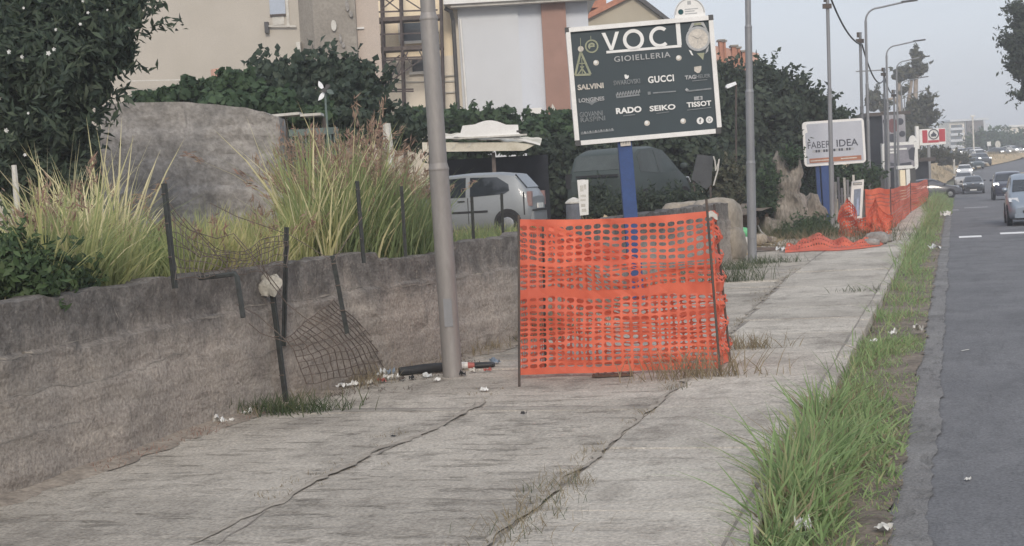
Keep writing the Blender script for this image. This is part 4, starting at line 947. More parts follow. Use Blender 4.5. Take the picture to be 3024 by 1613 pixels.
# reddish dead needles and stalks along the foot of the wall
sp = []
for i in range(60): px = 280+rng.random()*470; py = 1368-.343*(px-282)+6+rng.random()*16; p = G(px, py); sp.append((p.x, p.y, 0, .3+.5*rng.random()))
G_red = leafmat('reddish_litter', [(.27, .15, .115), (.34, .21, .16), (.22, .13, .1)], trans=.2)
tufts('dead_stalks', 'reddish dead stalks lying along the foot of the wall', 'dead stalks', sp, G_red, 22, .09, .007, .12, 1.6)
sp = []
for i in range(110): px = 820+rng.random()*560; py = 1172-.30*(px-820)*.55+rng.normal()*14; p = G(px, py); sp.append((p.x, p.y, 0, .3+.6*rng.random()))
tufts('dead_leaves', 'dark dead leaves and twigs gathered below the wire mesh', 'leaf litter', sp, leafmat('leaf_litter', [(.10, .085, .07), (.16, .13, .1), (.07, .06, .055)], trans=.1), 24, .06, .012, .14, 1.8)
sp = []
for i in range(70): y = 12.5+rng.random()*20; sp.append((wall_x(y)+.1+abs(rng.normal())*.18, y, 0, .4+.9*rng.random()))
tufts('wall_foot_weeds', 'dry weeds and straw along the foot of the far part of the wall', 'weeds', sp, G_dry, 30, .2, .008, .12, .7)

k_ = 5200; B_ = []
for i in range(k_):
    y_ = 4+rng.random()*30; x_ = wall_x(y_)-.4-rng.random()**1.3*9; B_.append((x_, y_, zt(x_, y_)-.01))
o, _, _ = blades('terrace_grass', np.array(B_), rng.uniform(.12, .42, k_), np.full(k_, .024), G_reed, None, True, 'stuff', .5, .8, 3); tag(o, 'low dry grass covering the terrace ground behind the reeds', 'grass')
# ================================================================== BROKEN FENCE ON THE WALL
M_post = mat('weathered_dark_post', (.055, .062, .06), (.035, .036, .036), scale=8, rough=.8, bump=.4, bscale=30)
M_wire = mat('rusty_wire', (.17, .135, .11), (.10, .08, .07), scale=9, rough=.7)
def fence_post(label, top, foot, z=1.36, off=0.0, r=.024):
    p = G(foot[0], foot[1], z); dep = dep_of(p)
    t_ = thing('fence_post', label, 'fence post', p, 0, 'broken fence posts along the wall')
    q = D(top[0], top[1], dep+off); a = p-Vector((0, 0, .06)); d = (q-a); n_ = d.normalized()
    M_ = n_.to_track_quat('Z', 'X').to_matrix(); mb_ = MB(); L_ = d.length
    for c_, s_ in (((0, -r*.8, L_/2), (2*r, r*.45, L_)), ((0, 0, L_/2), (r*.45, 2*r*.8, L_))):      # T section
        mb_.add([a+M_ @ Vector((c_[0]+s_[0]*i, c_[1]+s_[1]*j, c_[2]+s_[2]*k)) for i in (-.5, .5) for j in (-.5, .5) for k in (-.5, .5)], [(0, 1, 3, 2), (4, 6, 7, 5), (0, 4, 5, 1), (2, 3, 7, 6), (0, 2, 6, 4), (1, 5, 7, 3)])
    mb_.build('shaft', M_post, t_, True)
    mb_ = MB()
    for k in (.3, .62, .9): mb_.tube([a+d*k+M_ @ Vector((-r*1.2, -r*1.1, 0)), a+d*k+M_ @ Vector((r*1.2, -r*1.1, 0))], .006, 5)
    mb_.build('wire_tie', M_wire, t_, True); return t_
fence_post('leftmost dark fence post leaning left on the wall top in front of the reeds', (487, 542), (518, 831))
fence_post('dark fence post bolted to the wall face, tilting right beside the white rag', (849, 671), (839, 1005), z=.62)
fence_post('fence post bolted to the wall face above the right side of the wire mesh', (984, 755), (1027, 968), z=.66)
fence_post('thin green fence post on the wall top amid the tall plumed reeds', (1056, 535), (1075, 760), r=.02)
fence_post('thin green fence post on the wall top just left of the near lamp pole', (1186, 550), (1198, 742), r=.02)
fence_post('thin fence post on the wall top in front of the hatchback door', (1394, 580), (1400, 724), r=.019, z=1.3)
fence_post('thin fence post on the wall top in front of the hatchback rear wheel', (1482, 570), (1487, 706), r=.019, z=1.3)
fence_post('long dark fence post leaning from the ground against the wall with a rag on top', (806, 858), (850, 1196), z=0.0, r=.026)
p = G(700, 812, 1.36); bp = thing('bent_fence_post', 'bent dark fence post hanging over the wall edge like a hook', 'fence post', p, 0, 'broken fence posts along the wall')
dp_ = dep_of(p)
sweep('shaft', M_post, bp, [D(588, 822, dp_-.2), D(640, 816, dp_-.25), D(694, 808, dp_-.3), D(700, 820, dp_-.32), D(708, 872, dp_-.35), D(718, 938, dp_-.38)], [.02, .022, .024, .026, .026, .026], 6)
# sagging remnant of the old mesh between the wall-top posts
om = thing('old_fence_mesh', 'thin sagging remnant of wire fence mesh strung along the wall top', 'wire mesh', G(680, 820, 1.36))
def S_om(u, v):
    q0 = D(500, 620, 14.0).lerp(D(850, 690, 15.2), u); q1 = G(517, 826, 1.38).lerp(G(850, 790, 1.38), u); sag = .35*math.sin(math.pi*min(1, u*1.1))
    return q0.lerp(q1, v)+Vector((.05*noise.noise(Vector((u*5, v*3, 1))), 0, -sag*(1-v)*.8+.06*noise.noise(Vector((u*6, v*3, 4)))))
for i in range(24): sweep('wire', M_wire, om, [S_om(min(1, i/23+.02*noise.noise(Vector((i, k, 0)))), k/6) for k in range(7)], .0045, 3)
for j in range(7): sweep('wire', M_wire, om, [S_om(k/20, j/6) for k in range(21)], .0045, 3)
# rag caught on the leaning post
dq = dep_of(G(850, 1196)); p = D(795, 840, dq-.04); rag = thing('white_rag', 'dirty white rag caught on top of the leaning fence post', 'rag', p)
M_rag = mat('dirty_cloth', (.58, .55, .48), (.36, .34, .30), scale=9, rough=.95, bump=.5, bscale=40)
def ragf(u, v):
    a = u*6.283; r = .07*(.6+.5*math.sin(v*3.1))+.03*math.sin(a*3+v*4); return (r*1.35*math.cos(a)+.03*noise.noise(Vector((a, v*3, 1))), r*.6*math.sin(a), .09-.2*v+.04*noise.noise(Vector((a*2, v*2, 5))))
MB().grid(20, 10, ragf).build('cloth', M_rag, rag, smooth=60)
# wire mesh panel that came down between post and ground
def onwall(px, py, off):
    d = ray(px, py); lo, hi = 3.0, 45.0
    for _ in range(40):
        t = (lo+hi)/2
        if d.x*t > wall_x(d.y*t)+off: lo = t
        else: hi = t
    return CAM+d*lo
c_d, c_a, c_c, c_b = onwall(842, 1000, .2), onwall(985, 886, .12), onwall(905, 1134, .3), G(1170, 1088, .04)
mesh = thing('fallen_wire_mesh', 'buckled sheet of rusty wire mesh slumped from the wall to the ground', 'wire mesh', c_c)
def S_mesh(u, v):
    p_ = (c_d*(1-u)+c_a*u)*(1-v)+(c_c*(1-u)+c_b*u)*v
    return p_+Vector((.10*math.sin(math.pi*u)*math.sin(math.pi*v)+.03*noise.noise(Vector((u*4, v*4, 0))), .02*noise.noise(Vector((u*5, v*5, 3))), .05*math.sin(math.pi*v)+.03*noise.noise(Vector((u*5, v*5, 8)))))
for i in range(15):
    u = i/14; sweep('wire', M_wire, mesh, [S_mesh(min(1, max(0, u+.012*noise.noise(Vector((i, k*.7, 2))))), k/9) for k in range(10)], .0055, 4)
for j in range(9):
    v = j/8; sweep('wire', M_wire, mesh, [S_mesh(k/12, min(1, max(0, v+.02*noise.noise(Vector((j, k*.6, 6)))))) for k in range(13)], .0055, 4)
# loose strands of the old fence between the posts
st = thing('loose_fence_wire', 'tangled loose strands of fence wire strung between the leaning posts', 'wire', G(700, 900, 1.0))
for pts in (((500, 600), (560, 680), (640, 705), (690, 690), (760, 770), (830, 860)), ((510, 700), (590, 760), (680, 750)), ((540, 640), (620, 730), (690, 810)), ((690, 700), (740, 760), (850, 900), (960, 985), (1040, 1040)), ((620, 600), (700, 640), (845, 690)), ((850, 690), (980, 770)), ((700, 900), (760, 930), (850, 1010)), ((735, 955), (770, 985), (845, 1010)), ((985, 770), (1070, 640)), ((660, 720), (672, 770), (668, 806)), ((760, 720), (775, 780), (800, 840))):
    sweep('strand', M_wire, st, [D(a, b, 14.2+.0016*(a-600)+.15*noise.noise(Vector((a*.01, b*.01, 0)))) for a, b in pts], .0045, 4)

# ================================================================== LAMP POLES
M_galv = mat('galvanised_steel', (.30, .285, .275), (.25, .235, .225), scale=2.2, rough=.55, metal=.25, stretch=(1, 1, .3), fine=.06)
M_galv2 = mat('dull_grey_steel', (.26, .265, .28), (.21, .215, .225), scale=2, rough=.55, metal=.25, stretch=(1, 1, .3), fine=.06)
def lamp(label, px, py, dep=None, tilt=0.0, mt_=M_galv2, top=8.55, s=1.0, arm=1.9, dz=0.0, lighthead=True):
    fr_ = Frame(px, py, dep=dep, tilt=tilt); t_ = fthing('street_lamp', label, 'street lamp', fr_, 'lamp poles along the pavement')
    sec = [(0, 2.25, .105), (2.25, 3.85, .094), (3.85, 5.3, .08), (5.3, top-.75, .066)]
    for i, (a, b, r) in enumerate(sec):
        MB().lathe([(r*s, a-(.15 if i == 0 else 0)), (r*s, b)], 20).build('shaft', mt_, t_, smooth=40)
        if i < 3: MB().lathe([(r*s*1.02, b-.03), (r*s*1.07, b-.015), (r*s*1.02, b), (sec[i+1][2]*s*1.01, b+.05)], 20).build('collar', mt_, t_, smooth=40)
    MB().rect(-.045*s, .045*s, .55, .85, -.112*s, -.09*s).build('service_door', M_galv2, t_)
    pts = [(0, 0, top-.75)]+[(.5-.5*math.cos(a), 0, top-.75+.5*math.sin(a)) for a in (R_(15), R_(30), R_(45), R_(60), R_(75))]+[(.55, 0, top-.24), (arm-.4, 0, top-.06)]
    MB().tube(pts, [.05*s]*2+[.045*s]*(len(pts)-2), 8).build('arm', mt_, t_, smooth=50)
    hd = MB().box((arm-.15, 0, top-.02), (.62, .2, .07), Matrix.Rotation(-.09, 3, 'Y')).build('lamp_head', M_pipe, t_)
    return t_
MB  # keep
lampA = lamp('thick grey lamp pole standing in front of the wall, left of the orange net', 1337, 1112, tilt=.5, mt_=M_galv)
lamp('second grey lamp pole, right of the billboard with weeds at its foot', 2222, 775, tilt=-1.7)
lamp('lamp with curved arm nearest the grey-white billboard', 2569, 642, dep=61, tilt=-1.2, s=.8)
lamp('second of the curved-arm lamps in the distant row', 2627, 600, dep=81, tilt=-1.2, s=.8)
lamp('third of the curved-arm lamps in the distant row', 2655, 577, dep=95, tilt=-1.2, s=.8)
lamp('fourth of the curved-arm lamps in the distant row', 2668, 560, dep=117, tilt=-1.2, s=.8)
lamp('farthest of the curved-arm lamps in the distant row', 2676, 550, dep=138, tilt=-1.2, s=.8)
def upole(label, px, py, dep, tilt, hgt, r, cross=None):
    fr_ = Frame(px, py, dep=dep, tilt=tilt); t_ = fthing('utility_pole', label, 'utility pole', fr_, 'cable poles along the pavement')
    for a, b, rr in ((0, hgt*.28, r), (hgt*.28, hgt*.6, r*.85), (hgt*.6, hgt, r*.7)):
        MB().lathe([(rr, a-(.1 if a == 0 else 0)), (rr, b)], 14).build('shaft', M_galv2, t_, smooth=40); MB().lathe([(rr*1.12, b-.05), (rr*1.12, b)], 14).build('collar', M_galv2, t_, smooth=40)
    MB().box((-.03, -.05, hgt-.35), (.3, .12, .16)).build('clamp', M_dark, t_); MB().box((-.1, -.03, hgt-.1), (.08, .08, .2)).build('insulator', M_dark, t_)
    if cross: MB().bar((cross[0], 0, hgt-.15), (cross[1], 0, hgt-.12), .06).build('crossbar', M_galv2, t_)
    return t_
upole('slim grey cable pole crossing in front of the grey-white billboard', 2459, 668, None, -1.2, 8.05, .09)
upole('cable pole close beside the nearest curved-arm lamp', 2552, 640, 61.6, -1.2, 7.4, .085)
upole('cable pole with crossbar beside the second curved-arm lamp', 2619, 600, 81.5, -1.2, 7.2, .09, (-1.5, .1))
upole('cable pole beside the third curved-arm lamp', 2646, 578, 95.5, -1.2, 6.6, .09)
def cable(label, a, b, da, db, sag):
    p_, q_ = D(*a, da), D(*b, db); t_ = thing('overhead_cable', label, 'cable', p_)
    sweep('strand', M_pipe, t_, [p_.lerp(q_, k/14)-Vector((0, 0, sag*4*(k/14)*(1-k/14))) for k in range(15)], .035, 5); return t_
cable('overhead cable sagging from the slim pole to the next cable pole', (2444, -30), (2546, 132), 54, 61.5, .45)
cable('overhead cable sagging between the cable poles of the distant row', (2546, 132), (2612, 232), 61.5, 81, .75)
cable('overhead cable dropping past the third curved-arm lamp', (2612, 225), (2644, 268), 81, 95, .5)

# ================================================================== ORANGE NET ENCLOSURE
def netmat(name, c, t=.3):
    M = bpy.data.materials.new(name); M.use_nodes = True; n, l = ngroup(M); b = n['Principled BSDF']; b.inputs['Roughness'].default_value = .55; b.inputs['Specular IOR Level'].default_value = .3
    g = n.new('ShaderNodeNewGeometry'); a = n.new('ShaderNodeTexNoise'); a.inputs['Scale'].default_value = 2.2; a.inputs['Detail'].default_value = 5; l.new(g.outputs['Position'], a.inputs['Vector'])
    r = n.new('ShaderNodeValToRGB'); r.color_ramp.elements[0].position = .35; r.color_ramp.elements[1].position = .68
    r.color_ramp.elements[0].color = (c[0]*.8, c[1]*.8, c[2]*.85, 1); r.color_ramp.elements[1].color = (min(1, c[0]*1.06), c[1]*1.25, c[2]*1.3, 1); l.new(a.outputs[0], r.inputs[0])
    tr = n.new('ShaderNodeBsdfTranslucent'); x = n.new('ShaderNodeMixShader'); x.inputs[0].default_value = t
    l.new(r.outputs[0], b.inputs['Base Color']); l.new(r.outputs[0], tr.inputs[0]); l.new(b.outputs[0], x.inputs[1]); l.new(tr.outputs[0], x.inputs[2]); l.new(x.outputs[0], n['Material Output'].inputs[0]); return M
M_net = netmat('orange_plastic', (.80, .165, .09))
def net(name, S, nc, rows, mt_, parent, hole=.76, seed=0, open_=1.0, k8=8):
    """real openings: rows = list of (height share, solid?)"""
    tot = sum(r[0] for r in rows); v = 0; mb = MB(); rnd = random.Random(seed)
    for (h_, sol) in rows:
        v0, v1 = v/tot, (v+h_)/tot; v += h_
        for i in range(nc):
            u0, u1 = i/nc, (i+1)/nc
            if sol: mb.add([S(u0, v0), S(u1, v0), S(u1, v1), S(u0, v1)], [(0, 1, 2, 3)]); continue
            nn = noise.noise(Vector((i*.35+seed*9, v0*9, 3))); hu = hole*(.92+.14*rnd.random()); hv = hole*open_*(.78+.3*rnd.random()+.45*min(0, nn)); cu, cv = (u0+u1)/2, (v0+v1)/2; du, dv = (u1-u0)/2, (v1-v0)/2
            O = [(-1, -1), (0, -1), (1, -1), (1, 0), (1, 1), (0, 1), (-1, 1), (-1, 0)]; I_ = [(-.72, -.8), (0, -1), (.72, -.8), (1, 0), (.72, .8), (0, 1), (-.72, .8), (-1, 0)]
            mb.add([S(cu+a*du, cv+b*dv) for a, b in O]+[S(cu+a*du*hu, cv+b*dv*hv) for a, b in I_], [(q, (q+1) % 8, 8+(q+1) % 8, 8+q) for q in range(8)])
    return mb.build(name, mt_, parent, True)
FL, FR, BL, BR = G(1534, 1118), G(2118, 1098), G(1610, 1082), G(2158, 1066)
en = thing('net_enclosure', 'square enclosure of orange plastic safety netting on thin steel rods on the pavement', 'safety netting', (FL+FR+BL+BR)/4)
dF, dR, dBL, dBR = dep_of(FL), dep_of(FR), dep_of(BL), dep_of(BR)
FLt, FRt, BLt, BRt = D(1533, 648, dF), D(2106, 622, dR), D(1606, 668, dBL), D(2118, 640, dBR)
FLb, FRb, BLb, BRb = D(1535, 1108, dF), D(2122, 1088, dR), D(1612, 1085, dBL), D(2156, 1062, dBR)
ROWS = [(.9, 1)]+[(1, 0)]*6+[(.45, 1)]+[(.62, 0)]*2+[(1, 0)]*3+[(1.25, 1)]+[(1, 0)]*5+[(.7, 0)]*2+[(1, 0)]*5+[(.9, 1)]
nrm = (FRb-FLb).normalized().cross(Z)
def S_front(u, v):
    t = FLt.lerp(FRt, u); b = FLb.lerp(FRb, u); p_ = t.lerp(b, v)
    w_ = .07*noise.noise(Vector((u*4, v*5, 1)))+.03*noise.noise(Vector((u*13, v*9, 4)))
    sagz = -.035*math.sin(math.pi*u)*(1-v)+(.05*noise.noise(Vector((u*3.5, v*6, 9)))+.02*noise.noise(Vector((u*11, v*8, 19))))*math.sin(math.pi*v)**.6
    return p_+nrm*(w_*(.4+math.sin(math.pi*u)))+Vector((0, 0, sagz))
net('net_panel', S_front, 21, ROWS, M_net, en, seed=1, hole=.84)
def S_back(u, v):
    k = lerp_tab([(0, 0), (.5, .40), (.62, .36), (1, .33)], u)
    t = BLt.lerp(BRt, u); b = BLb.lerp(BRb, u); t = t.lerp(b, k); p_ = t.lerp(b, v)
    return p_+nrm*(.10*noise.noise(Vector((u*5, v*6, 11)))+.04*noise.noise(Vector((u*15, v*13, 2))))+Vector((0, 0, .03*noise.noise(Vector((u*9, v*9, 5)))))
net('net_panel', S_back, 21, [(.5, 1)]+[(.7, 0)]*9+[(.8, 1)]+[(.8, 0)]*9+[(.6, 1)], M_net, en, seed=2, hole=.82)
def S_right(u, v):
    t = FRt.lerp(BRt, u); b = FRb.lerp(BRb, u); p_ = t.lerp(b, v); return p_+Vector((.07*noise.noise(Vector((u*6, v*9, 21)))+.03*math.sin(v*42+u*3), 0, .02*noise.noise(Vector((u*4, v*14, 3)))))
net('net_panel', S_right, 13, ROWS, M_net, en, seed=3)
def S_left(u, v):
    t = FLt.lerp(BLt, u); b = FLb.lerp(BLb, u); return t.lerp(b, v)+Vector((.03*noise.noise(Vector((u*5, v*8, 31))), 0, -.05*math.sin(math.pi*u)*(1-v)))
net('net_panel', S_left, 13, ROWS, M_net, en, seed=4)
def S_flap(u, v):                           # loose second length of net that slumps inside behind the front
    a_ = D(1612, 655, dF+.25).lerp(D(1880, 762, dF+.35), u); b_ = D(1620, 760, dF+.2).lerp(D(1890, 800, dF+.3), u)
    return a_.lerp(b_, v)+nrm*(.05*noise.noise(Vector((u*6, v*6, 41))))
net('net_flap', S_flap, 9, [(.4, 1)]+[(.8, 0)]*5, M_net, en, seed=5, hole=.6)
for a, b in (((1533, 636), (1534, 1140)), ((2086, 588), (2128, 1108)), ((1604, 655), (1612, 1090)), ((2106, 600), (2158, 1072))):
    q = G(*b); dd = dep_of(q); e = D(a[0], a[1], dd); 
    if a[0] == 2106: e = D(2109, 603, dd)
    off = nrm*.02; MB().tube([q-Vector((0, 0, .05))+off, e+off], .013, 7).build('rod', M_dark, en, True)
p = D(2106, 636, dR-.03); MB().grid(4, 4, lambda u, v: (p.x+.09*(u-.5), p.y-.02+.01*u, p.z+.06*(v-.5)+.02*math.sin(u*5))).build('white_tie', M_grime, en, True)
# broken cover plate lying inside, seen under the front edge
p = G(1810, 1112); mh = thing('rusty_grate', 'dark rusty iron grate lying under the lower edge of the net', 'grate', (p.x, p.y, .005))
MB().box((0, 0, .012), (.42, .16, .02), Matrix.Rotation(.15, 3, 'Z')).build('plate', mat('rust_iron', (.13, .07, .05), (.08, .05, .04), scale=9, rough=.9), mh)
for i in range(5): MB().box((-.16+.08*i, -.024+.012*i, .028), (.025, .14, .012), Matrix.Rotation(.15, 3, 'Z')).build('rib', M_dark, mh)

# ---- farther nets
def far_net(label, path, h0, h1, cols, seed, crumple=.05, base=0.0):
    t_ = thing('safety_net', label, 'safety netting', path[0]); n_ = len(path)-1
    def S(u, v):
        k = min(n_-1, int(u*n_)); f_ = u*n_-k; p_ = Vector(path[k]).lerp(Vector(path[k+1]), f_); hh_ = h0+(h1-h0)*u
        z_ = hh_*(1-v)+base
        return p_+Vector((crumple*noise.noise(Vector((u*14, v*4, seed))), crumple*noise.noise(Vector((u*14, v*4, seed+9))), max(.01, z_+crumple*.8*noise.noise(Vector((u*10, 3, seed))))))
    net('net_panel', S, cols, [(.8, 1)]+[(.75, 0)]*4+[(1, 1)]+[(.75, 0)]*4+[(.8, 1)], M_net, t_, hole=.42, seed=seed); return t_, S
def rods(t_, pts, hgt):
    for p_ in pts: MB().tube([Vector(p_)-Vector((0, 0, .05)), Vector(p_)+Vector((.03, 0, hgt))], .015, 6).build('rod', M_dark, t_, True)
P1, P2, P3, P4 = G(2556, 690), G(2632, 682), G(2690, 628), G(2742, 592)
t_, _ = far_net('long upright orange safety net running along the far pavement', [P1, P2, G(2655, 660), P3, P4], 1.35, 1.15, 150, 3, .06); rods(t_, [P1, P2, P3, P4], 1.35)
Q1, Q2 = G(2480, 700), G(2560, 704)
t_ = thing('safety_net', 'torn orange net standing in crumpled peaks before the upright far net', 'safety netting', Q1)
def S_peak(u, v):
    p_ = Q1.lerp(G(2628, 700), u); hh_ = lerp_tab([(0, .55), (.14, 1.0), (.25, 1.15), (.42, .55), (.6, .6), (.74, 1.25), (.9, .6), (1, .2)], u)
    return p_+Vector((.35*noise.noise(Vector((u*6, v*2, 1))), .5*noise.noise(Vector((u*7, v*3, 6))), max(.01, hh_*(1-v)+.1*noise.noise(Vector((u*9, v*5, 2))))))
net('net_panel', S_peak, 40, [(.5, 1)]+[(.8, 0)]*6+[(.5, 1)]+[(.8, 0)]*6+[(.5, 1)], M_net, t_, hole=.55, seed=8)
t_ = thing('safety_net', 'collapsed orange net lying in a long twisted heap on the pavement', 'safety netting', G(2450, 740))
low = [(2318, 748), (2400, 742), (2470, 742), (2540, 736), (2600, 728), (2620, 715)]; lowb = [(2330, 738), (2392, 715), (2440, 722), (2510, 730), (2560, 708), (2590, 690)]
def S_heap(u, v):
    k = min(4, int(u*5)); f_ = u*5-k; a_ = G(*low[k]).lerp(G(*low[k+1]), f_); b_ = G(*lowb[k]).lerp(G(*lowb[k+1]), f_); p_ = a_.lerp(b_, v)
    z_ = .16*math.sin(math.pi*v)*(.5+abs(noise.noise(Vector((u*7, v*3, 2))))*1.6)+(.25*math.sin(math.pi*v)*math.exp(-((u-.28)/.1)**2))+.35*max(0, u-.8)*5*v*.5
    return p_+Vector((0, 0, .015+z_))
net('net_panel', S_heap, 44, [(.6, 1)]+[(.8, 0)]*5+[(.6, 1)]+[(.8, 0)]*4+[(.6, 1)], M_net, t_, hole=.42, seed=9)

# ================================================================== BILLBOARD
M_face = mat('billboard_print', (.040, .058, .068), (.034, .050, .060), scale=.7, rough=.45, fine=.03)
M_wprint = mat('white_print', (.78, .78, .77), (.72, .72, .71), scale=3, rough=.5, fine=.02)
M_gprint = mat('grey_print', (.42, .43, .44), (.34, .35, .36), scale=5, rough=.5)
M_dprint = mat('dim_print', (.22, .24, .255), (.17, .19, .2), scale=9, rough=.5)
M_gold = mat('pale_gold_print', (.33, .34, .24), (.24, .26, .18), scale=8, rough=.5)
M_rose = mat('warm_print', (.62, .58, .52), (.45, .42, .38), scale=8, rough=.5)
M_blue = mat('blue_paint', (.035, .075, .21), (.03, .06, .17), scale=2, rough=.5, fine=.08)
fr = Frame(1884, 885, tilt=1.8); V_ = fr
vb = fthing('jewellery_billboard', 'dark billboard in white frame on a blue post advertising a jeweller', 'billboard', fr)
def lx(px, py): return fr.L(px, py)
cx, cz = lx(1898, 242); hw, hh_ = 2.03/2*fr.ppm/fr.ppm, 1.0
a = lx(1686, 103); b = lx(2091, 64); c = lx(2108, 383); d = lx(1706, 418)
xL, xR = (a[0]+d[0])/2, (b[0]+c[0])/2; zT, zB = (a[1]+b[1])/2, (c[1]+d[1])/2
MB().rect(xL, xR, zB, zT, -.0, .10).build('panel', M_face, vb)
ft = .075
MB().rect(xL-.02, xR+.0, zT, zT+ft, -.05, .14).build('frame_bar', M_alu, vb); MB().rect(xL+.02, xR-.03, zB-ft, zB, -.05, .14).build('frame_bar', M_alu, vb)
MB().rect(xL-ft, xL, zB+.01, zT-.0, -.05, .14).build('frame_bar', M_alu, vb); MB().rect(xR, xR+ft, zB+.02, zT-.01, -.05, .14).build('frame_bar', M_alu, vb)
for x_, z_ in ((xL-ft/2, zT+ft/2), (xR+ft/2, zT+ft/2), (xL-ft/2+.01, zB-ft/2), (xR+ft/2-.02, zB-ft/2)): MB().rect(x_-.045, x_+.045, z_-.045, z_+.045, -.04, .12).build('corner_cap', M_pipe, vb)
MB().rect(-.115, .115, -.2, zB-.01, .02, .22).build('post', M_blue, vb)
q = lx(1845, 423); MB().rect(q[0]-.085, q[0]+.085, q[1]-.055, q[1]+.07, -.01, .018).build('number_plate', M_rose, vb)
text('181', 'lettering', M_dprint, vb, q[0]+.01, q[1]+.01, .09, .06, y=-.011, th=.002)
# arched header sign on the top edge
q = lx(2034, 70); hr = .255
MB().pxz([(q[0]-hr, zT+ft)]+[(q[0]-hr*math.cos(math.pi*i/20), zT+ft+.06+hr*1.02*math.sin(math.pi*i/20)) for i in range(21)]+[(q[0]+hr, zT+ft)], 0, .05).build('header_sign', M_alu, vb)
hs = zT+ft; yy = -.004
MB().ring(q[0], hs+.06, hr*.9, hr*.97, yy, .0, 0, 180, 24, 1.02).build('header_rim', M_gprint, vb)
MB().disc(q[0]-.15, hs+.10, .045, yy, .0, 16).build('header_emblem', mat('dark_teal_print', (.03, .09, .1), (.02, .07, .08)), vb)
MB().rect(q[0]-.03, q[0]+.03, hs+.21, hs+.27, yy, 0).build('header_emblem', M_gprint, vb)
for zz, ww_ in ((.135, .22), (.10, .16), (.06, .2)): MB().rect(q[0]-.08, q[0]-.08+ww_, hs+zz-.008, hs+zz+.008, yy, 0).build('header_line', M_gprint, vb)
# VOCI: geometric sans with rule underneath
def seg(p0, p1, w_, name='lettering', mt_=M_wprint, y=-.014):
    x0_, z0_ = lx(*p0); x1_, z1_ = lx(*p1); dx, dz = x1_-x0_, z1_-z0_; l_ = math.hypot(dx, dz); nx, nz_ = -dz/l_*w_/2, dx/l_*w_/2
    return MB().pxz([(x0_+nx, z0_+nz_), (x1_+nx, z1_+nz_), (x1_-nx, z1_-nz_), (x0_-nx, z0_-nz_)], y, -.002).build(name, mt_, vb)
x0_, z0_ = lx(1779, 104); x1_, z1_ = lx(1819, 99); xm, zm = lx(1803, 153); st_ = .062
zt2 = (z0_+z1_)/2
MB().pxz([(x0_-st_/2, zt2), (x0_+st_/2, zt2), (xm, zm+.06), (x1_-st_/2, zt2), (x1_+st_/2, zt2), (xm+.028, zm), (xm-.028, zm)], -.014, -.002).build('lettering', M_wprint, vb)
x_, z_ = lx(1867, 123); MB().ring(x_, z_, .118, .175, -.014, -.002, n=40).build('lettering', M_wprint, vb)
x_, z_ = lx(1944, 115); MB().ring(x_, z_, .118, .175, -.014, -.002, 48, 312, 32).build('lettering', M_wprint, vb)
x_, z_ = lx(1999, 106); MB().rect(x_-.036, x_+.036, z_-.19, z_+.18, -.014, -.002).build('lettering', M_wprint, vb)
seg((1788, 159.5), (2007, 141), .042, 'rule')
x_, z_ = lx(1893, 173); text('GIOIELLERIA', 'lettering', M_gprint, vb, x_, z_, .94, .092, bold=.012, spacing=1.15)
def word(s, px, py, wpx, hpx, mt_=M_wprint, bold=.02, **k): x_, z_ = lx(px, py); return text(s, 'lettering', mt_, vb, x_, z_, wpx/fr.ppm, hpx/fr.ppm, bold=bold, **k)
word('SALVINI', 1742, 259, 76, 16, M_rose, .03)
word('LONGINES', 1745, 297, 75, 12, M_gprint, .03)
MB().pxz([lx(*p_) for p_ in ((1722, 306), (1745, 302), (1768, 301), (1752, 308), (1746, 314), (1738, 308))], -.012, -.002).build('winged_emblem', M_dprint, vb)
word('GIOVANNI', 1744, 339, 68, 15, M_dprint, .01); word('RASPINI', 1749, 354, 72, 14, M_dprint, .01)
word('SWAROVSKI', 1848, 246, 78, 14, M_dprint, .02)
MB().pxz([lx(*p_) for p_ in ((1841, 225), (1846, 224), (1849, 228), (1853, 226), (1854, 232), (1850, 237), (1844, 237), (1842, 232))], -.012, -.002).build('swan_emblem', M_wprint, vb)
word('GUCCI', 1948, 237, 76, 20, M_wprint, .03, spacing=1.1)
word('TAG', 2034, 232, 32, 12, M_gprint, .04); word('HEUER', 2072, 229, 42, 11, M_dprint, .02); seg((2040, 243), (2084, 239), .012, 'rule', M_dprint)
MB().pxz([lx(*p_) for p_ in ((2045, 202), (2066, 199), (2066, 211), (2061, 219), (2055, 220), (2046, 214))], -.012, -.002).build('shield_emblem', M_rose, vb)
for pts in (((1816, 283), (1888, 274)), ((1818, 291), (1886, 283))): seg(pts[0], pts[1], .03, 'faded_script', M_dprint)
for k in range(9): seg((1818+8*k, 288-k), (1822+8*k, 276-k), .014, 'faded_script', M_gprint)
seg((1910, 279), (1918, 278), .05, 'faded_mark', M_dprint); seg((1925, 278), (1992, 273), .022, 'faded_script', M_dprint)
seg((2021, 266), (2028, 272), .04, 'faded_mark', M_gprint); seg((2024, 273), (2096, 265), .026, 'faded_script', M_dprint)
word('RADO', 1854, 328, 75, 18, M_wprint, .04); seg((1838, 345), (1873, 341), .014, 'rule', M_dprint)
word('SEIKO', 1953, 321, 76, 16, M_wprint, .03); seg((1935, 338), (1972, 333), .012, 'rule', M_dprint)
word('TISSOT', 2060, 310, 72, 15, M_wprint, .03); seg((2026, 328), (2096, 320), .012, 'rule', M_dprint)
x_, z_ = lx(2058, 293); MB().rect(x_-.07, x_+.07, z_-.03, z_+.03, -.01, -.002).build('plus_emblem', M_gprint, vb); MB().rect(x_+.0, x_+.05, z_-.008, z_+.008, -.013, -.0102).build('plus_stroke', M_face, vb); MB().rect(x_+.017, x_+.033, z_-.024, z_+.024, -.0135, -.0103).build('plus_stroke', M_face, vb)
seg((1714, 397), (1811, 386), .03, 'faded_web_address', M_dprint)
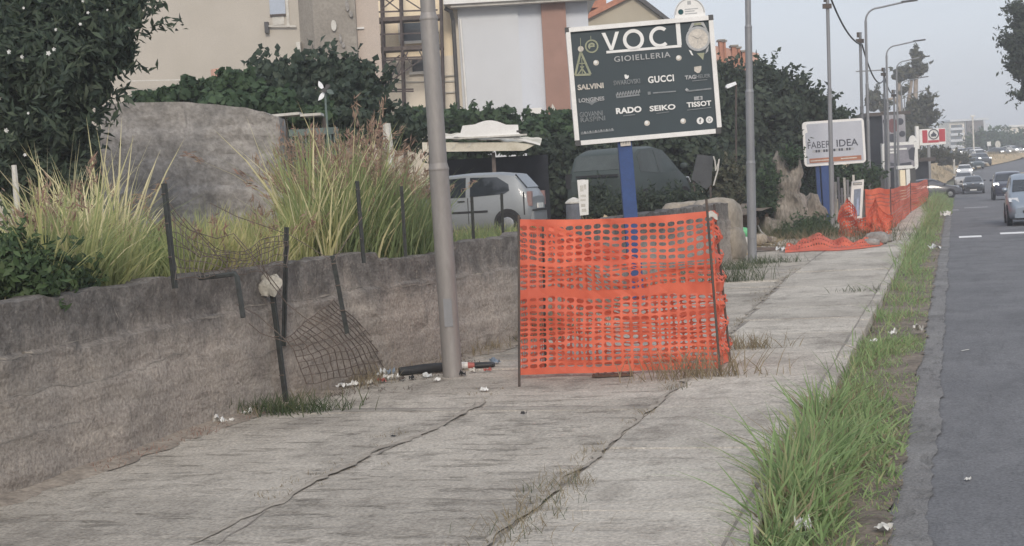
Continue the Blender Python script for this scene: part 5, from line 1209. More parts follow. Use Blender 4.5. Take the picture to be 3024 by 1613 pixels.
for k in range(12): seg((1716+8*k, 395-.9*k), (1720+8*k, 394-.9*k), .036, 'faded_web_address', M_gprint if k % 2 else M_dprint)
for px, py in ((2064, 359), (2091, 356)):
    x_, z_ = lx(px, py); MB().disc(x_, z_, .058, -.01, -.002, 24).build('round_icon', M_wprint, vb)
x_, z_ = lx(2064, 359); text('f', 'lettering', M_face, vb, x_, z_, .035, .07, y=-.0105, bold=.03, th=.003)
x_, z_ = lx(2091, 356); MB().ring(x_, z_, .016, .026, -.013, -.0103, n=16).build('icon_ring', M_gprint, vb)
MB().ring(x_, z_, .034, .042, -.013, -.0103, n=4).build('icon_ring', M_gprint, vb)
for px, py in ((1758, 190), (2000, 176), (1908, 366), (2014, 360)):       # small pale roses strewn over the print
    x_, z_ = lx(px, py); f_ = MB().disc(x_, z_, .048, -.008, -.002, 12, .95).build('pale_bead', M_rose, vb); MB().disc(x_-.008, z_+.012, .028, -.011, -.0082, 9).build('bead_highlight', M_wprint, f_)
# pendants: triangle, round
for pts in (((1712, 118), (1713, 152)), ((1742, 112), (1743, 128))): seg(pts[0], pts[1], .008, 'chain', M_gold)
T0, T1, T2 = (1713, 158), (1697, 226), (1742, 224)
for p0, p1, w_ in ((T0, T1, .035), (T0, T2, .035), (T1, T2, .035), ((1712, 200), (1730, 224), .02), ((1722, 200), (1705, 224), .02), ((1706, 192), (1727, 192), .016), ((1716, 176), (1718, 224), .012)): seg(p0, p1, w_, 'triangle_pendant', M_gold)
x_, z_ = lx(1713, 150); MB().disc(x_, z_, .05, -.012, -.002, 8).build('pendant_top', M_rose, vb)
x_, z_ = lx(1745, 142); MB().ring(x_, z_, .088, .112, -.012, -.002, n=24).build('round_pendant', M_gold, vb); MB().ring(x_, z_, .03, .06, -.01, -.002, 20, 230, 14).build('round_pendant', M_gold, vb); MB().rect(x_-.06, x_+.05, z_-.012, z_+.012, -.009, -.002).build('round_pendant', M_gold, vb)
# wristwatch print
x_, z_ = lx(2056, 120); wt = MB().ring(x_, z_, .165, .205, -.012, -.002, n=32).build('watch_case', M_gprint, vb)
MB().disc(x_, z_, .165, -.01, -.002, 32).build('watch_dial', M_rose, vb)
MB().pxz([(x_-.15, z_+.15), (x_-.08, z_+.27), (x_+.11, z_+.27), (x_+.17, z_+.13), (x_+.13, z_+.16), (x_+.08, z_+.22), (x_-.06, z_+.22), (x_-.11, z_+.16)], -.011, -.002).build('watch_lug', M_gprint, vb)
MB().pxz([(x_-.17, z_-.17), (x_-.13, z_-.19), (x_-.10, z_-.27), (x_-.13, z_-.26)], -.011, -.002).build('watch_lug', M_wprint, vb); MB().pxz([(x_+.17, z_-.13), (x_+.13, z_-.18), (x_+.10, z_-.26), (x_+.15, z_-.22)], -.011, -.002).build('watch_lug', M_gprint, vb)
MB().pxz([(x_-.04, z_-.24), (x_+.09, z_-.24), (x_+.07, z_-.30), (x_+.055, z_-.36), (x_+.02, z_-.31)], -.011, -.002).build('watch_strap', M_gold, vb); MB().rect(x_-.05, x_+.07, z_+.225, z_+.26, -.013, -.0112).build('watch_strap', M_gold, vb)
MB().disc(x_+.225, z_+.01, .022, -.012, -.002, 10).build('watch_crown', M_rose, vb)
for a_ in (35, 150, 255): MB().bar((x_, -.013, z_), (x_+.10*math.cos(R_(a_)), -.013, z_+.10*math.sin(R_(a_))), .014, .004).build('watch_hand', M_gprint, vb)

# ---- grey-white billboard
fr = Frame(2446, 660, tilt=.9)
fb = fthing('furniture_billboard', 'grey-white billboard with rounded corners on a blue post behind the slim pole', 'billboard', fr)
M_fbf = mat('pale_billboard_print', (.46, .48, .53), (.42, .44, .49), scale=1.2, rough=.5, fine=.04); M_char = mat('charcoal_print', (.075, .08, .1), (.06, .065, .08)); M_ochre = mat('brown_orange_print', (.40, .19, .12), (.33, .15, .1), scale=5)
a = lx(2372, 372); b = lx(2540, 354); c = lx(2548, 474); d = lx(2382, 486); xL, xR = (a[0]+d[0])/2, (b[0]+c[0])/2; zT, zB = (a[1]+b[1])/2, (c[1]+d[1])/2
def rrect(x0, x1, z0, z1, r, n_=5):
    o_ = []
    for cx_, cz_, a0 in ((x1-r, z1-r, 0), (x0+r, z1-r, 90), (x0+r, z0+r, 180), (x1-r, z0+r, 270)):
        for i in range(n_+1): t = R_(a0+90*i/n_); o_.append((cx_+r*math.cos(t), cz_+r*math.sin(t)))
    return o_
MB().pxz(rrect(xL-.09, xR+.09, zB-.09, zT+.09, .14), .0, .12).build('frame', M_alu, fb)
MB().pxz([(xL+.1, zT), (xL+.06, zT-.05), (xL+.1, zT-.3), (xL, zT-.34), (xL, zB), (xR, zB), (xR, zT)], -.012, -.001).build('panel', M_fbf, fb)
x_, z_ = lx(2411, 430); text('FABER', 'lettering', M_char, fb, x_+.06, z_+.015, .84, .25, y=-.014, th=.004); x_, z_ = lx(2499, 422); text('IDEA', 'lettering', M_char, fb, x_, z_, .80, .26, y=-.014, bold=.012, th=.004)
x_, z_ = lx(2456, 444); MB().rect(x_-.75, x_+.8, z_-.035, z_+.035, -.016, -.0125).build('faded_tagline', M_gprint, fb)
for k in range(16): MB().rect(x_-.73+.095*k, x_-.66+.095*k, z_-.05, z_+.045, -.018, -.0162).build('faded_tagline', M_char if k % 3 else M_gprint, fb)
MB().rect(xL+.1, xR-.08, zB+.03, zB+.2, -.016, -.0125).build('brown_band', M_ochre, fb); MB().rect(xL+.14, xL+.85, zB+.09, zB+.13, -.02, -.0165).build('band_text', M_rose, fb); MB().rect(xR-.85, xR-.25, zB+.10, zB+.14, -.02, -.0165).build('band_text', M_rose, fb)
MB().rect(-.14, .14, -.2, zB-.09, .02, .2).build('post', M_blue, fb); MB().rect(-.32, -.18, -.2, zB-.09, .1, .22).build('post', M_blue, fb)
# ---- farther signs
fr = Frame(2520, 660, dep=58)
s1 = fthing('info_panel', 'white standing panel with blue figure picture behind the crumpled orange net', 'sign', fr)
MB().pxz([lx(*p_) for p_ in ((2508, 650), (2514, 536), (2550, 530), (2545, 648))], 0, .1).build('panel', M_alu, s1)
MB().pxz([lx(*p_) for p_ in ((2519, 640), (2521, 560), (2541, 557), (2538, 638))], -.01, -.002).build('picture', mat('grey_blue_print', (.25, .30, .40), (.18, .21, .26), scale=6), s1)
MB().pxz([lx(*p_) for p_ in ((2527, 635), (2529, 588), (2534, 586), (2536, 634))], -.02, -.0105).build('blue_figure', mat('light_blue_print', (.35, .42, .58), (.3, .36, .5)), s1)
x_, z_ = lx(2531, 543); MB().rect(x_-.17, x_+.17, z_-.05, z_+.05, -.012, -.002).build('faded_line', M_dprint, s1); MB().rect(x_-.15, x_+.15, z_-.02, z_+.02, -.016, -.0125).build('faded_line', M_rose, s1)
for px in (2512, 2544): x_ = lx(px, 650)[0]; MB().rect(x_-.03, x_+.03, -.2, 1.0, .1, .16).build('leg', M_alu, s1)
fr = Frame(2662, 560, dep=100)
s2 = fthing('picture_billboard', 'white framed billboard with dark photographic print and one raised arch on top', 'billboard', fr)
a = lx(2612, 432); c = lx(2700, 492)
MB().pxz(rrect(a[0]-.2, c[0]+.25, c[1]-.2, a[1]+.2, .25), 0, .2).build('frame', M_alu, s2)
MB().rect(a[0], c[0], c[1], a[1], -.02, -.002).build('panel', mat('violet_grey_print', (.30, .29, .33), (.20, .2, .23), scale=1.5), s2)
MB().pxz([lx(*p_) for p_ in ((2680, 445), (2690, 436), (2700, 436), (2698, 475), (2684, 470))], -.04, -.021).build('dark_figure', M_char, s2)
MB().pxz([lx(*p_) for p_ in ((2614, 478), (2650, 484), (2690, 478), (2690, 490), (2614, 491))], -.04, -.021).build('dark_figure', M_char, s2)
for z__, w_ in ((443, 60), (452, 30)): q = lx(2616, z__); MB().rect(q[0], q[0]+w_/fr.ppm, q[1]-.06, q[1]+.06, -.05, -.021).build('faded_line', M_wprint, s2)
q = lx(2694, 424); MB().pxz([(q[0]-.25+.25*(1-math.cos(math.pi*i/10)), a[1]+.2+.4*math.sin(math.pi*i/10)) for i in range(11)], 0, .15).build('arch', M_alu, s2)
for px in (2625, 2700): x_ = lx(px, 560)[0]; MB().rect(x_-.09, x_+.09, -.6, c[1]-.2, .02, .2).build('post', M_alu, s2)
fr = Frame(2640, 560, dep=108)
s3 = fthing('tall_poster_board', 'tall pale poster board with reddish picture above the violet-grey billboard', 'billboard', fr)
a = lx(2603, 342); c = lx(2672, 420)
MB().rect(a[0], c[0], c[1], a[1], 0, .2).build('panel', mat('faded_poster', (.40, .40, .43), (.30, .29, .32), scale=1.1), s3)
x_, z_ = lx(2634, 372); MB().disc(x_, z_, .42, -.02, -.002, 14, 1.2).build('reddish_picture', mat('dark_red_print', (.20, .10, .11), (.15, .08, .08)), s3)
for px, py, r in ((2632, 408, .3), (2662, 396, .22), (2612, 360, .2), (2655, 360, .25)): x_, z_ = lx(px, py); MB().disc(x_, z_, r, -.03, -.003, 10).build('dark_picture', M_char, s3)
for px in (2612, 2664): x_ = lx(px, 560)[0]; MB().rect(x_-.08, x_+.08, -.6, c[1], .2, .36).build('post', M_galv2, s3)
fr = Frame(2638, 560, dep=112)
s4 = fthing('dark_kiosk', 'low dark kiosk roofed with a flat slab behind the distant lamps', 'kiosk', fr)
a = lx(2560, 346); c = lx(2640, 470); MB().rect(a[0], c[0], -.6, a[1], 0, 4).build('body', M_shade, s4); MB().rect(a[0]-.3, c[0]+1.2, a[1], a[1]+.25, -.5, 4.3).build('roof_slab', M_dark, s4)
fr = Frame(2762, 520, dep=128)
s5 = fthing('emblem_sign', 'white shop sign with red side panels and round dark emblem on a post', 'sign', fr)
M_redp = mat('red_print', (.46, .06, .075), (.4, .05, .065)); 
a = lx(2712, 383); c = lx(2792, 426); MB().rect(a[0], c[0], c[1], a[1], 0, .35).build('panel', M_alu, s5)
for p0, p1 in (((2721, 386), (2738, 422)), ((2770, 382), (2790, 418))): x_, z_ = lx(*p0); x2, z2 = lx(*p1); MB().rect(x_, x2, z2, z_, -.03, -.002).build('red_panel', M_redp, s5)
x_, z_ = lx(2755, 397); MB().ring(x_, z_, .36, .44, -.04, -.002, n=28).build('emblem_ring', M_char, s5); MB().pxz([(x_-.2, z_-.2), (x_+.2, z_-.2), (x_+.24, z_-.02), (x_+.1, z_+.08), (x_, z_+.24), (x_-.1, z_+.08), (x_-.24, z_-.02)], -.04, -.002).build('emblem_figure', M_char, s5)
x_, z_ = lx(2755, 418); MB().rect(x_-.45, x_+.45, z_-.1, z_+.1, -.03, -.002).build('faded_line', M_redp, s5)
x_ = lx(2746, 500)[0]; MB().rect(x_-.1, x_+.1, -1, c[1], .05, .3).build('post', M_galv2, s5)
x_, z_ = lx(2712, 405); MB().rect(x_-.25, x_-.02, z_-1.0, z_+.9, -.1, .3).build('side_post', M_alu, s5)
# cream and white pillar pair under the far billboard
fr = Frame(2685, 560, dep=92)
s6 = fthing('shop_pillars', 'pair of cream coloured entrance pillars behind the far orange net', 'pillars', fr)
for p0, p1, mt_ in (((2660, 560), (2672, 502), M_cream), ((2678, 560), (2686, 500), M_alu)): x_, z_ = lx(*p0); x2, z2 = lx(*p1); MB().rect(x_, x2, -.6, z2, 0, .3).build('pillar', mt_, s6)
x_, z_ = lx(2650, 500); x2, _ = lx(2694, 500); MB().rect(x_, x2, z_, z_+.2, -.05, .35).build('lintel', M_alu, s6)
# ================================================================== RUBBLE, RUINS, LITTER
def rock(mb, c, r, n=14, rough=.12, p=5.0, sc=1.6, seed=0, M=None):
    c = Vector(c); k = len(mb.v)
    for i in range(n+1):
        t = math.pi*i/n
        for j in range(2*n):
            a = math.pi*j/n; d = Vector((math.sin(t)*math.cos(a), math.sin(t)*math.sin(a), math.cos(t)))
            s_ = (abs(d.x)**p+abs(d.y)**p+abs(d.z)**p)**(-1/p); q = d*s_
            q = Vector((q.x*r[0], q.y*r[1], q.z*r[2])); o_ = Vector((seed*5.1, seed*2.7, seed*3.9)); w_ = noise.noise_vector(q*sc+o_)*rough+noise.noise_vector(q*sc*3.5+o_)*rough*.35
            q = q+w_*min(r); q = (M @ q) if M is not None else q; mb.v.append(tuple(c+q))
    for i in range(n):
        for j in range(2*n): a, b = k+i*2*n+j, k+i*2*n+(j+1) % (2*n); mb.f.append((a, a+2*n, b+2*n, b))
    return mb
RZ = Matrix.Rotation(YAW, 3, 'Z')
p = D(2115, 680, 36.2); t_ = thing('broken_wall_end', 'rounded broken end of the retaining wall behind the second lamp pole', 'wall', (p.x, p.y, 0))
rock(MB(), (0, 0, .70), (.62, .5, .78), seed=1, M=RZ, p=4).build('block', M_conc2, t_, smooth=50)
rock(MB(), (-.85, .3, .68), (.5, .35, .74), seed=2, M=RZ, p=6).build('block', M_conc2, t_, smooth=50)
rock(MB(), (.42, -.25, .35), (.3, .35, .42), seed=3, M=RZ, p=3, rough=.25).build('block', M_conc2, t_, smooth=50)
p = D(2340, 690, 47.5); t_ = thing('concrete_ruin', 'buff concrete ruin with a broken pillar left of the grey-white billboard', 'ruin', (p.x, p.y, 0))
def lo(px, py, dep): q = D(px, py, dep); return (q.x-p.x, q.y-p.y, q.z)
M_ruin = mat('weathered_ruin_concrete', (.30, .27, .235), (.17, .155, .135), scale=2.2, rough=.95, bump=1.0, bscale=12, world=True, fine=.3, stretch=(1.5, 1.5, .5))
def loft_rock(lev, dep, th, seed, n=30, per=5):
    """lev: (py, left px, right px) from top to bottom"""
    mb = MB(); rows = []
    for (a, b) in zip(lev, lev[1:]):
        for k in range(per): s_ = k/per; rows.append(tuple(u+(v-u)*s_ for u, v in zip(a, b)))
    rows.append(lev[-1])
    for py, l_, r_ in rows:
        A, B2 = D(l_, py, dep), D(r_, py, dep); c_ = (A+B2)/2; hx_ = (B2-A)/2; hy_ = hx_.cross(Z).normalized()*th*.5
        for j in range(n):
            t = 2*math.pi*j/n; cx_, sy_ = math.cos(t), math.sin(t); k = (abs(cx_)**6+abs(sy_)**6)**(-1/6); q = c_+hx_*cx_*k+hy_*sy_*k
            w_ = noise.noise_vector(q*1.3+Vector((seed, 0, 0)))*.17+noise.noise_vector(q*4.2+Vector((0, seed, 0)))*.08+noise.noise_vector(Vector((q.x*7, q.y*7, q.z*2)))*.05; mb.v.append(tuple(q+w_))
    for i in range(len(rows)-1):
        for j in range(n): a, b = i*n+j, i*n+(j+1) % n; mb.f.append((a, b, b+n, a+n))
    mb.f.append(tuple(range(n))); return mb
loft_rock([(446, 2290, 2350), (470, 2284, 2356), (520, 2287, 2360), (575, 2284, 2356), (590, 2276, 2372), (640, 2272, 2386), (668, 2258, 2392), (712, 2240, 2400)], 47.6, .9, 1).build('block', M_ruin, t_, True, smooth=35)
loft_rock([(575, 2385, 2412), (610, 2376, 2430), (650, 2370, 2440), (705, 2362, 2450)], 48.6, .8, 5).build('block', M_ruin, t_, True, smooth=35)
loft_rock([(650, 2245, 2290), (690, 2236, 2300), (716, 2230, 2310)], 46.6, .7, 9).build('block', M_ruin, t_, True, smooth=35)
for i, (px, py, rx, ry, rz_, dd) in enumerate(() and ((2315, 520, .42, .4, .8, 48), (2355, 535, .3, .35, .7, 48.3), (2325, 620, .62, .5, .62, 47.4), (2385, 645, .5, .45, .55, 47.8), (2275, 665, .45, .4, .35, 47), (2425, 660, .36, .4, .42, 49), (2350, 690, .9, .5, .25, 47.2))):
    rock(MB(), lo(px, py, dd), (rx, ry, rz_), seed=10+i, M=RZ, p=9, rough=.34, n=20, sc=1.3).build('block', M_conc2, t_, smooth=25)
M_paper = mat('white_paper', (.74, .74, .72), (.6, .6, .58), scale=12, rough=.8)
M_bag = mat('thin_plastic_bag', (.62, .64, .64), (.5, .52, .53), scale=10, rough=.35)
M_black = mat('black_plastic', (.03, .032, .034), (.022, .023, .025), scale=6, rough=.45)
M_redpl = mat('red_plastic', (.40, .12, .10), (.32, .1, .085), scale=6, rough=.5)
M_green = mat('green_plastic', (.18, .55, .28), (.12, .42, .2), scale=8, rough=.4)
def litter(label, px, py, s, mt_=M_paper, z=0.0, asp=.7, lift=.5, cat='litter', name='crumpled_paper', seed=None):
    q = G(px, py, z); sd_ = seed if seed is not None else random.random()*50; mb = MB(); a0 = random.random()*6.28; ca, sa = math.cos(a0), math.sin(a0)
    def fn(u, v):
        x, y = (u-.5)*s, (v-.5)*s*asp; x += .12*s*noise.noise(Vector((u*3, v*3, sd_))); h_ = abs(noise.noise(Vector((u*2.6, v*2.6, sd_+3))))*s*lift*1.4+.1*s*lift*math.sin(u*7+v*5)**2
        return (x*ca-y*sa, x*sa+y*ca, .006+h_)
    mb.grid(7, 6, fn); o_ = mb.build(name, mt_); o_.location = q; return tag(o_, label, cat)
litter('crumpled white paper scrap left of the weed clump', 722, 1228, .13); litter('folded white paper lying at the foot of the wall', 640, 1254, .15); litter('small pale paper scrap beside the folded paper', 672, 1250, .12)
litter('white paper at the left end of the rubbish below the mesh', 1012, 1146, .16); litter('small buff scrap between weed clump and rubbish', 905, 1165, .1, M_grime)
litter('bright white paper in front of the black tube', 1162, 1122, .13, lift=.6); litter('grey-white plastic bag in the rubbish below the mesh', 1118, 1116, .17, M_bag, lift=.6, name='plastic_bag'); litter('small white scrap beside the plastic bag', 1138, 1120, .1)
litter('pale scrap on the concrete right of the lamp pole foot', 1432, 1156, .09); litter('tiny dark stone on the front pavement', 1162, 1290, .05, M_black, lift=.3, name='stone'); litter('tiny dark pebble right of the pavement middle', 1546, 1226, .05, M_black, lift=.9, name='stone')
litter('white crumpled paper in the verge at the bottom edge', 2372, 1572, .13, z=-.06, lift=.8); litter('white paper on the verge grass near the road', 2637, 990, .13, z=-.06, lift=.7); litter('flat white scrap at the kerb beside the verge grass', 2580, 1010, .12, z=-.03, lift=.25)
litter('greyish crushed cup in the verge next to the gutter', 2712, 980, .18, M_grime, z=-.08, lift=.6); litter('pale grey scrap in the dry verge by the gutter', 2610, 1565, .12, M_grime, z=-.1, lift=.3)
litter('white wrapper on the gutter edge beyond the verge', 2760, 738, .34, M_bag, z=-.1, lift=.6, asp=.5); litter('white scrap at the far gutter edge', 2793, 640, .4, z=-.13, lift=.5, asp=.5); litter('small white scrap just beyond the far gutter scrap', 2796, 630, .3, z=-.13, lift=.5)
litter('dry brown twig litter on the road surface', 2850, 1036, .16, M_grime, z=-.148, lift=.05, asp=.2); litter('small white stone on the asphalt at the right', 2858, 1420, .05, M_paper, z=-.148, lift=.6)
litter('pale crushed packet right of the far net heap', 2312, 744, .34, M_bag, lift=.7); litter('white sheet lying by the weeds right of the second pole', 2272, 738, .5, M_grime, lift=.25, asp=.4); litter('flat white card at the ruin foot', 2292, 727, .4, M_paper, lift=.2, asp=.4)
# black tube, torn tarp heap, red and white piece, black slab, blue-white packet
a, b = G(1180, 1112), G(1322, 1098); t_ = thing('black_tube', 'black plastic tube lying beside the foot of the near lamp pole', 'tube', a)
MB().tube([a+Vector((0, 0, .05)), a.lerp(b, .5)+Vector((.02, 0, .06)), b+Vector((0, 0, .055))], [.05, .056, .055], 12).build('tube_body', M_black, t_, True, smooth=40); MB().tube([b+Vector((0, 0, .055)), b+(b-a).normalized()*.05+Vector((0, 0, .055))], .06, 12).build('white_end', M_grime, t_, True, smooth=40)
a, b = G(1020, 1134), G(1112, 1108); t_ = thing('torn_tarp', 'dark brown crumpled tarpaulin in the rubbish below the mesh', 'tarpaulin', a)
MB().grid(16, 8, lambda u, v: tuple(a.lerp(b, u)+Vector((-.06+.16*v, .1*v-.05, .015+.12*abs(noise.noise(Vector((u*6, v*4, 2))))*math.sin(math.pi*v)+.05*math.sin(math.pi*v))))).build('sheet', mat('brown_tarp', (.085, .07, .06), (.05, .045, .042), scale=9, rough=.8), t_, True, smooth=60)
a = G(1375, 1092); t_ = thing('red_white_cone', 'red and white striped plastic cone lying behind the near lamp pole', 'cone', (a.x, a.y, .045))
for (x0_, x1_, r0_, r1_, mt_) in ((-.15, -.06, .05, .045, M_redpl), (-.06, .03, .045, .04, M_paper), (.03, .1, .04, .03, M_redpl)): o_ = MB().tube([(x0_, 0, 0), (x1_, .02, 0)], [r0_, r1_], 14).build('band', mt_, t_, smooth=50)
a = G(1418, 1086); t_ = thing('black_slab', 'flat black plastic slab lying right of the striped cone', 'slab', (a.x, a.y, .03), YAW); rock(MB(), (0, 0, 0), (.17, .09, .028), 8, .1, 6).build('slab_body', M_black, t_, smooth=50)
a = G(1378, 1012); t_ = thing('blue_white_packet', 'blue and white snack packet at the wall foot right of the near lamp pole', 'packet', (a.x, a.y, .1), (0, .1, YAW))
MB().pxz([(-.14, .06), (-.06, .11), (.08, .09), (.15, .04), (.09, -.07), (-.05, -.09)], -.03, .03).build('packet_body', M_paper, t_); MB().pxz([(-.05, .06), (.06, .05), (.04, -.04), (-.03, -.05)], -.034, -.031).build('blue_print', mat('sky_blue_print', (.18, .34, .55), (.15, .28, .46)), t_)
a = G(2178, 752); t_ = thing('rubbish_bag', 'whitish rubbish bag slumped against the broken wall end', 'rubbish bag', (a.x, a.y, 0), YAW); rock(MB(), (.06, 0, .2), (.36, .28, .24), 12, .3, 2.5, 3).build('bag_body', M_grime, t_, smooth=60)
rock(MB(), (-.22, -.24, .15), (.15, .08, .12), 8, .25, 3).build('reddish_content', mat('maroon_cloth', (.13, .065, .06), (.09, .05, .05)), t_, smooth=60)
a = G(2192, 748); t_ = thing('green_bag', 'bright green plastic bag on top of the whitish rubbish bag', 'bag', (a.x, a.y+.1, .44), YAW); rock(MB(), (.03, 0, .08), (.16, .12, .13), 8, .35, 2.5, 4).build('bag_body', M_green, t_, smooth=60)
t_ = thing('bent_white_tube', 'bent white plastic tube lying over the scraps beyond the second pole', 'tube', G(2300, 735)); MB().tube([D(2238, 668, 46), D(2246, 685, 45.5), D(2262, 700, 44.5), D(2290, 718, 42.5), G(2304, 728)+Vector((0, 0, .05))], .035, 8).build('tube_body', M_alu, t_, True, smooth=50)
a = G(2262, 742); t_ = thing('broken_plank', 'dark broken plank lying on the ground right of the second pole', 'plank', (a.x, a.y, .06), (0, 0, YAW+.1)); MB().box((0, 0, 0), (.9, .18, .08), Matrix.Rotation(.05, 3, 'Y')).build('plank_body', M_deck, t_)
a = G(2250, 728); t_ = thing('rubble_heap', 'heap of brown rubble behind the broken plank', 'rubble', (a.x, a.y, 0), YAW)
for i in range(9): rock(MB(), (random.uniform(-.6, .5), random.uniform(-.1, .5), random.uniform(.05, .25)), (random.uniform(.1, .22), .14, random.uniform(.08, .16)), 6, .25, 3, seed=i).build('stone', M_conc2 if i % 2 else M_deck, t_, smooth=40)
for i, (px, py, s_) in enumerate(((2590, 722, .3), (2612, 716, .22), (2575, 728, .2))):
    a = G(px, py); t_ = thing('concrete_chunk', ['largest pale concrete chunk at the right foot of the torn net', 'pale concrete chunk right of the largest chunk by the torn net', 'smallest pale concrete chunk left of the largest by the torn net'][i], 'concrete chunk', (a.x, a.y, s_*.5)); rock(MB(), (0, 0, 0), (s_, s_*.8, s_*.55), 8, .25, 3, seed=40+i).build('chunk', M_conc, t_, smooth=40)
# dark sheds / fence boards beyond the billboard shrub
fr = Frame(2485, 640, dep=60, zbase=0)
t_ = fthing('plank_fence', 'short run of grey upright planks behind the crumpled orange net', 'fence', fr)
for i in range(9): a = lx(2468+9*i, 640)[0]; hgt = 1.5+.25*math.sin(i*2.3); MB().rect(a, a+.09, -.1, hgt, 0, .03).build('plank', M_grime if i % 3 == 0 else M_galv2, t_)
MB().rect(lx(2466, 600)[0], lx(2548, 600)[0], .9, .98, .031, .06).build('rail', M_galv2, t_)
fr = Frame(2600, 600, dep=98, zbase=-.4)
t_ = fthing('dark_hoarding', 'row of dark vertical hoarding panels behind the distant lamps', 'hoarding', fr)
for i in range(7): a = lx(2560+21*i, 560)[0]; MB().rect(a, a+.42, 0, 2.2+.1*(i % 2), 0, .06).build('panel', M_shade if i % 2 else M_pipe, t_)
fr = Frame(2715, 560, dep=118, zbase=-.6)
t_ = fthing('dark_canopy', 'dark low canopy of a workshop left of the embankment', 'canopy', fr); a = lx(2686, 480); b = lx(2744, 540)
MB().rect(a[0], b[0], 0, a[1], 0, 3).build('body', M_shade, t_); MB().rect(a[0]-.3, b[0]+.4, a[1], a[1]+.3, -.6, 3.2).build('roof', M_dark, t_)

# ================================================================== CARS
def paint(name, c, rough=.3, coat=.6, metal=.0): return mat('paint_'+name, c, tuple(x*.9 for x in c), scale=1.5, rough=rough, coat=coat, metal=metal, fine=.03)
M_tyre = mat('tyre_rubber', (.025, .025, .027), (.018, .018, .019), scale=6, rough=.85)
M_rim = mat('wheel_rim', (.34, .35, .37), (.25, .26, .27), scale=4, rough=.4, metal=.6)
M_lamp = mat('headlamp_glass', (.72, .75, .78), (.5, .53, .56), scale=5, rough=.15, spec=.6)
M_lit = mat('lit_headlamp', (1, .98, .94), (1, .98, .94), rough=.2, emit=4.0, fine=0)
M_tail = mat('tail_lamp', (.35, .03, .03), (.25, .02, .02), rough=.25)
M_cglass = mat('car_glass', (.035, .042, .05), (.025, .03, .036), scale=1, rough=.08, spec=.7)
M_trim = mat('black_trim', (.03, .031, .034), (.022, .022, .025), scale=3, rough=.6)
M_plate = mat('number_plate', (.7, .7, .68), (.6, .6, .58), rough=.5)
HATCH = dict(L=3.34, st=[(0, .60, .42, .80, .62, .84, .56), (.05, .69, .30, .86, .66, .93, .60), (.12, .72, .25, .88, .695, 1.02, .62), (.40, .735, .22, .88, .715, 1.365, .60), (.80, .745, .2, .87, .725, 1.415, .595), (1.5, .75, .2, .86, .73, 1.425, .59), (1.95, .75, .2, .85, .73, 1.40, .585), (2.2, .745, .2, .85, .725, 1.33, .59), (2.78, .74, .2, .87, .715, .955, .64), (2.95, .735, .22, .84, .70, .89, .64), (3.2, .70, .26, .74, .66, .79, .58), (3.34, .58, .36, .60, .56, .64, .5)], wx=(.56, 2.72), wr=.27,
    sg=[[(.62, .93), (1.40, .90), (1.40, 1.33), (.78, 1.31), (.52, 1.14), (.50, 1.0)], [(1.50, .90), (2.42, .90), (2.55, .98), (2.18, 1.24), (1.98, 1.315), (1.50, 1.335)]], ws=((2.76, .965, .60), (2.24, 1.315, .53)), rs=((.13, 1.04, .55), (.385, 1.345, .51)))
MPV = dict(L=3.95, st=[(0, .62, .42, .9, .66, .95, .58), (.06, .76, .3, 1.0, .74, 1.1, .66), (.35, .83, .22, 1.02, .80, 1.5, .68), (.8, .845, .2, 1.0, .82, 1.63, .67), (1.8, .85, .2, .98, .83, 1.66, .66), (2.3, .85, .2, .98, .83, 1.6, .66), (2.6, .85, .2, .98, .82, 1.46, .67), (3.2, .84, .2, .98, .80, 1.08, .72), (3.45, .83, .22, .92, .78, .99, .71), (3.75, .79, .25, .80, .74, .86, .66), (3.9, .70, .3, .66, .66, .72, .58), (3.95, .62, .36, .56, .58, .6, .5)], wx=(.7, 3.15), wr=.31,
    sg=[[(.55, 1.08), (1.55, 1.04), (1.55, 1.54), (.85, 1.55), (.6, 1.42)], [(1.65, 1.04), (2.75, 1.04), (2.95, 1.12), (2.5, 1.42), (2.25, 1.53), (1.65, 1.56)]], ws=((3.17, 1.10, .68), (2.63, 1.45, .62)), rs=((.1, 1.14, .6), (.33, 1.47, .6)))
SEDAN = dict(L=4.3, st=[(0, .62, .42, .82, .66, .88, .58), (.06, .78, .3, .9, .76, .96, .68), (.5, .86, .22, .93, .82, 1.1, .64), (1.0, .87, .2, .92, .83, 1.38, .6), (1.8, .875, .2, .9, .84, 1.45, .58), (2.3, .875, .2, .9, .84, 1.42, .58), (2.6, .87, .2, .9, .83, 1.32, .6), (3.25, .865, .2, .92, .82, .97, .72), (3.6, .85, .22, .86, .80, .9, .72), (4.05, .8, .25, .76, .74, .8, .66), (4.25, .7, .32, .62, .66, .66, .58), (4.3, .62, .38, .54, .58, .58, .5)], wx=(.75, 3.45), wr=.31,
    sg=[[(.85, .98), (1.75, .96), (1.75, 1.36), (1.15, 1.33)], [(1.85, .96), (2.85, .96), (2.98, 1.02), (2.45, 1.31), (2.2, 1.37), (1.85, 1.38)]], ws=((3.22, .98, .68), (2.63, 1.31, .57)), rs=((.42, 1.08, .6), (.96, 1.36, .55)))
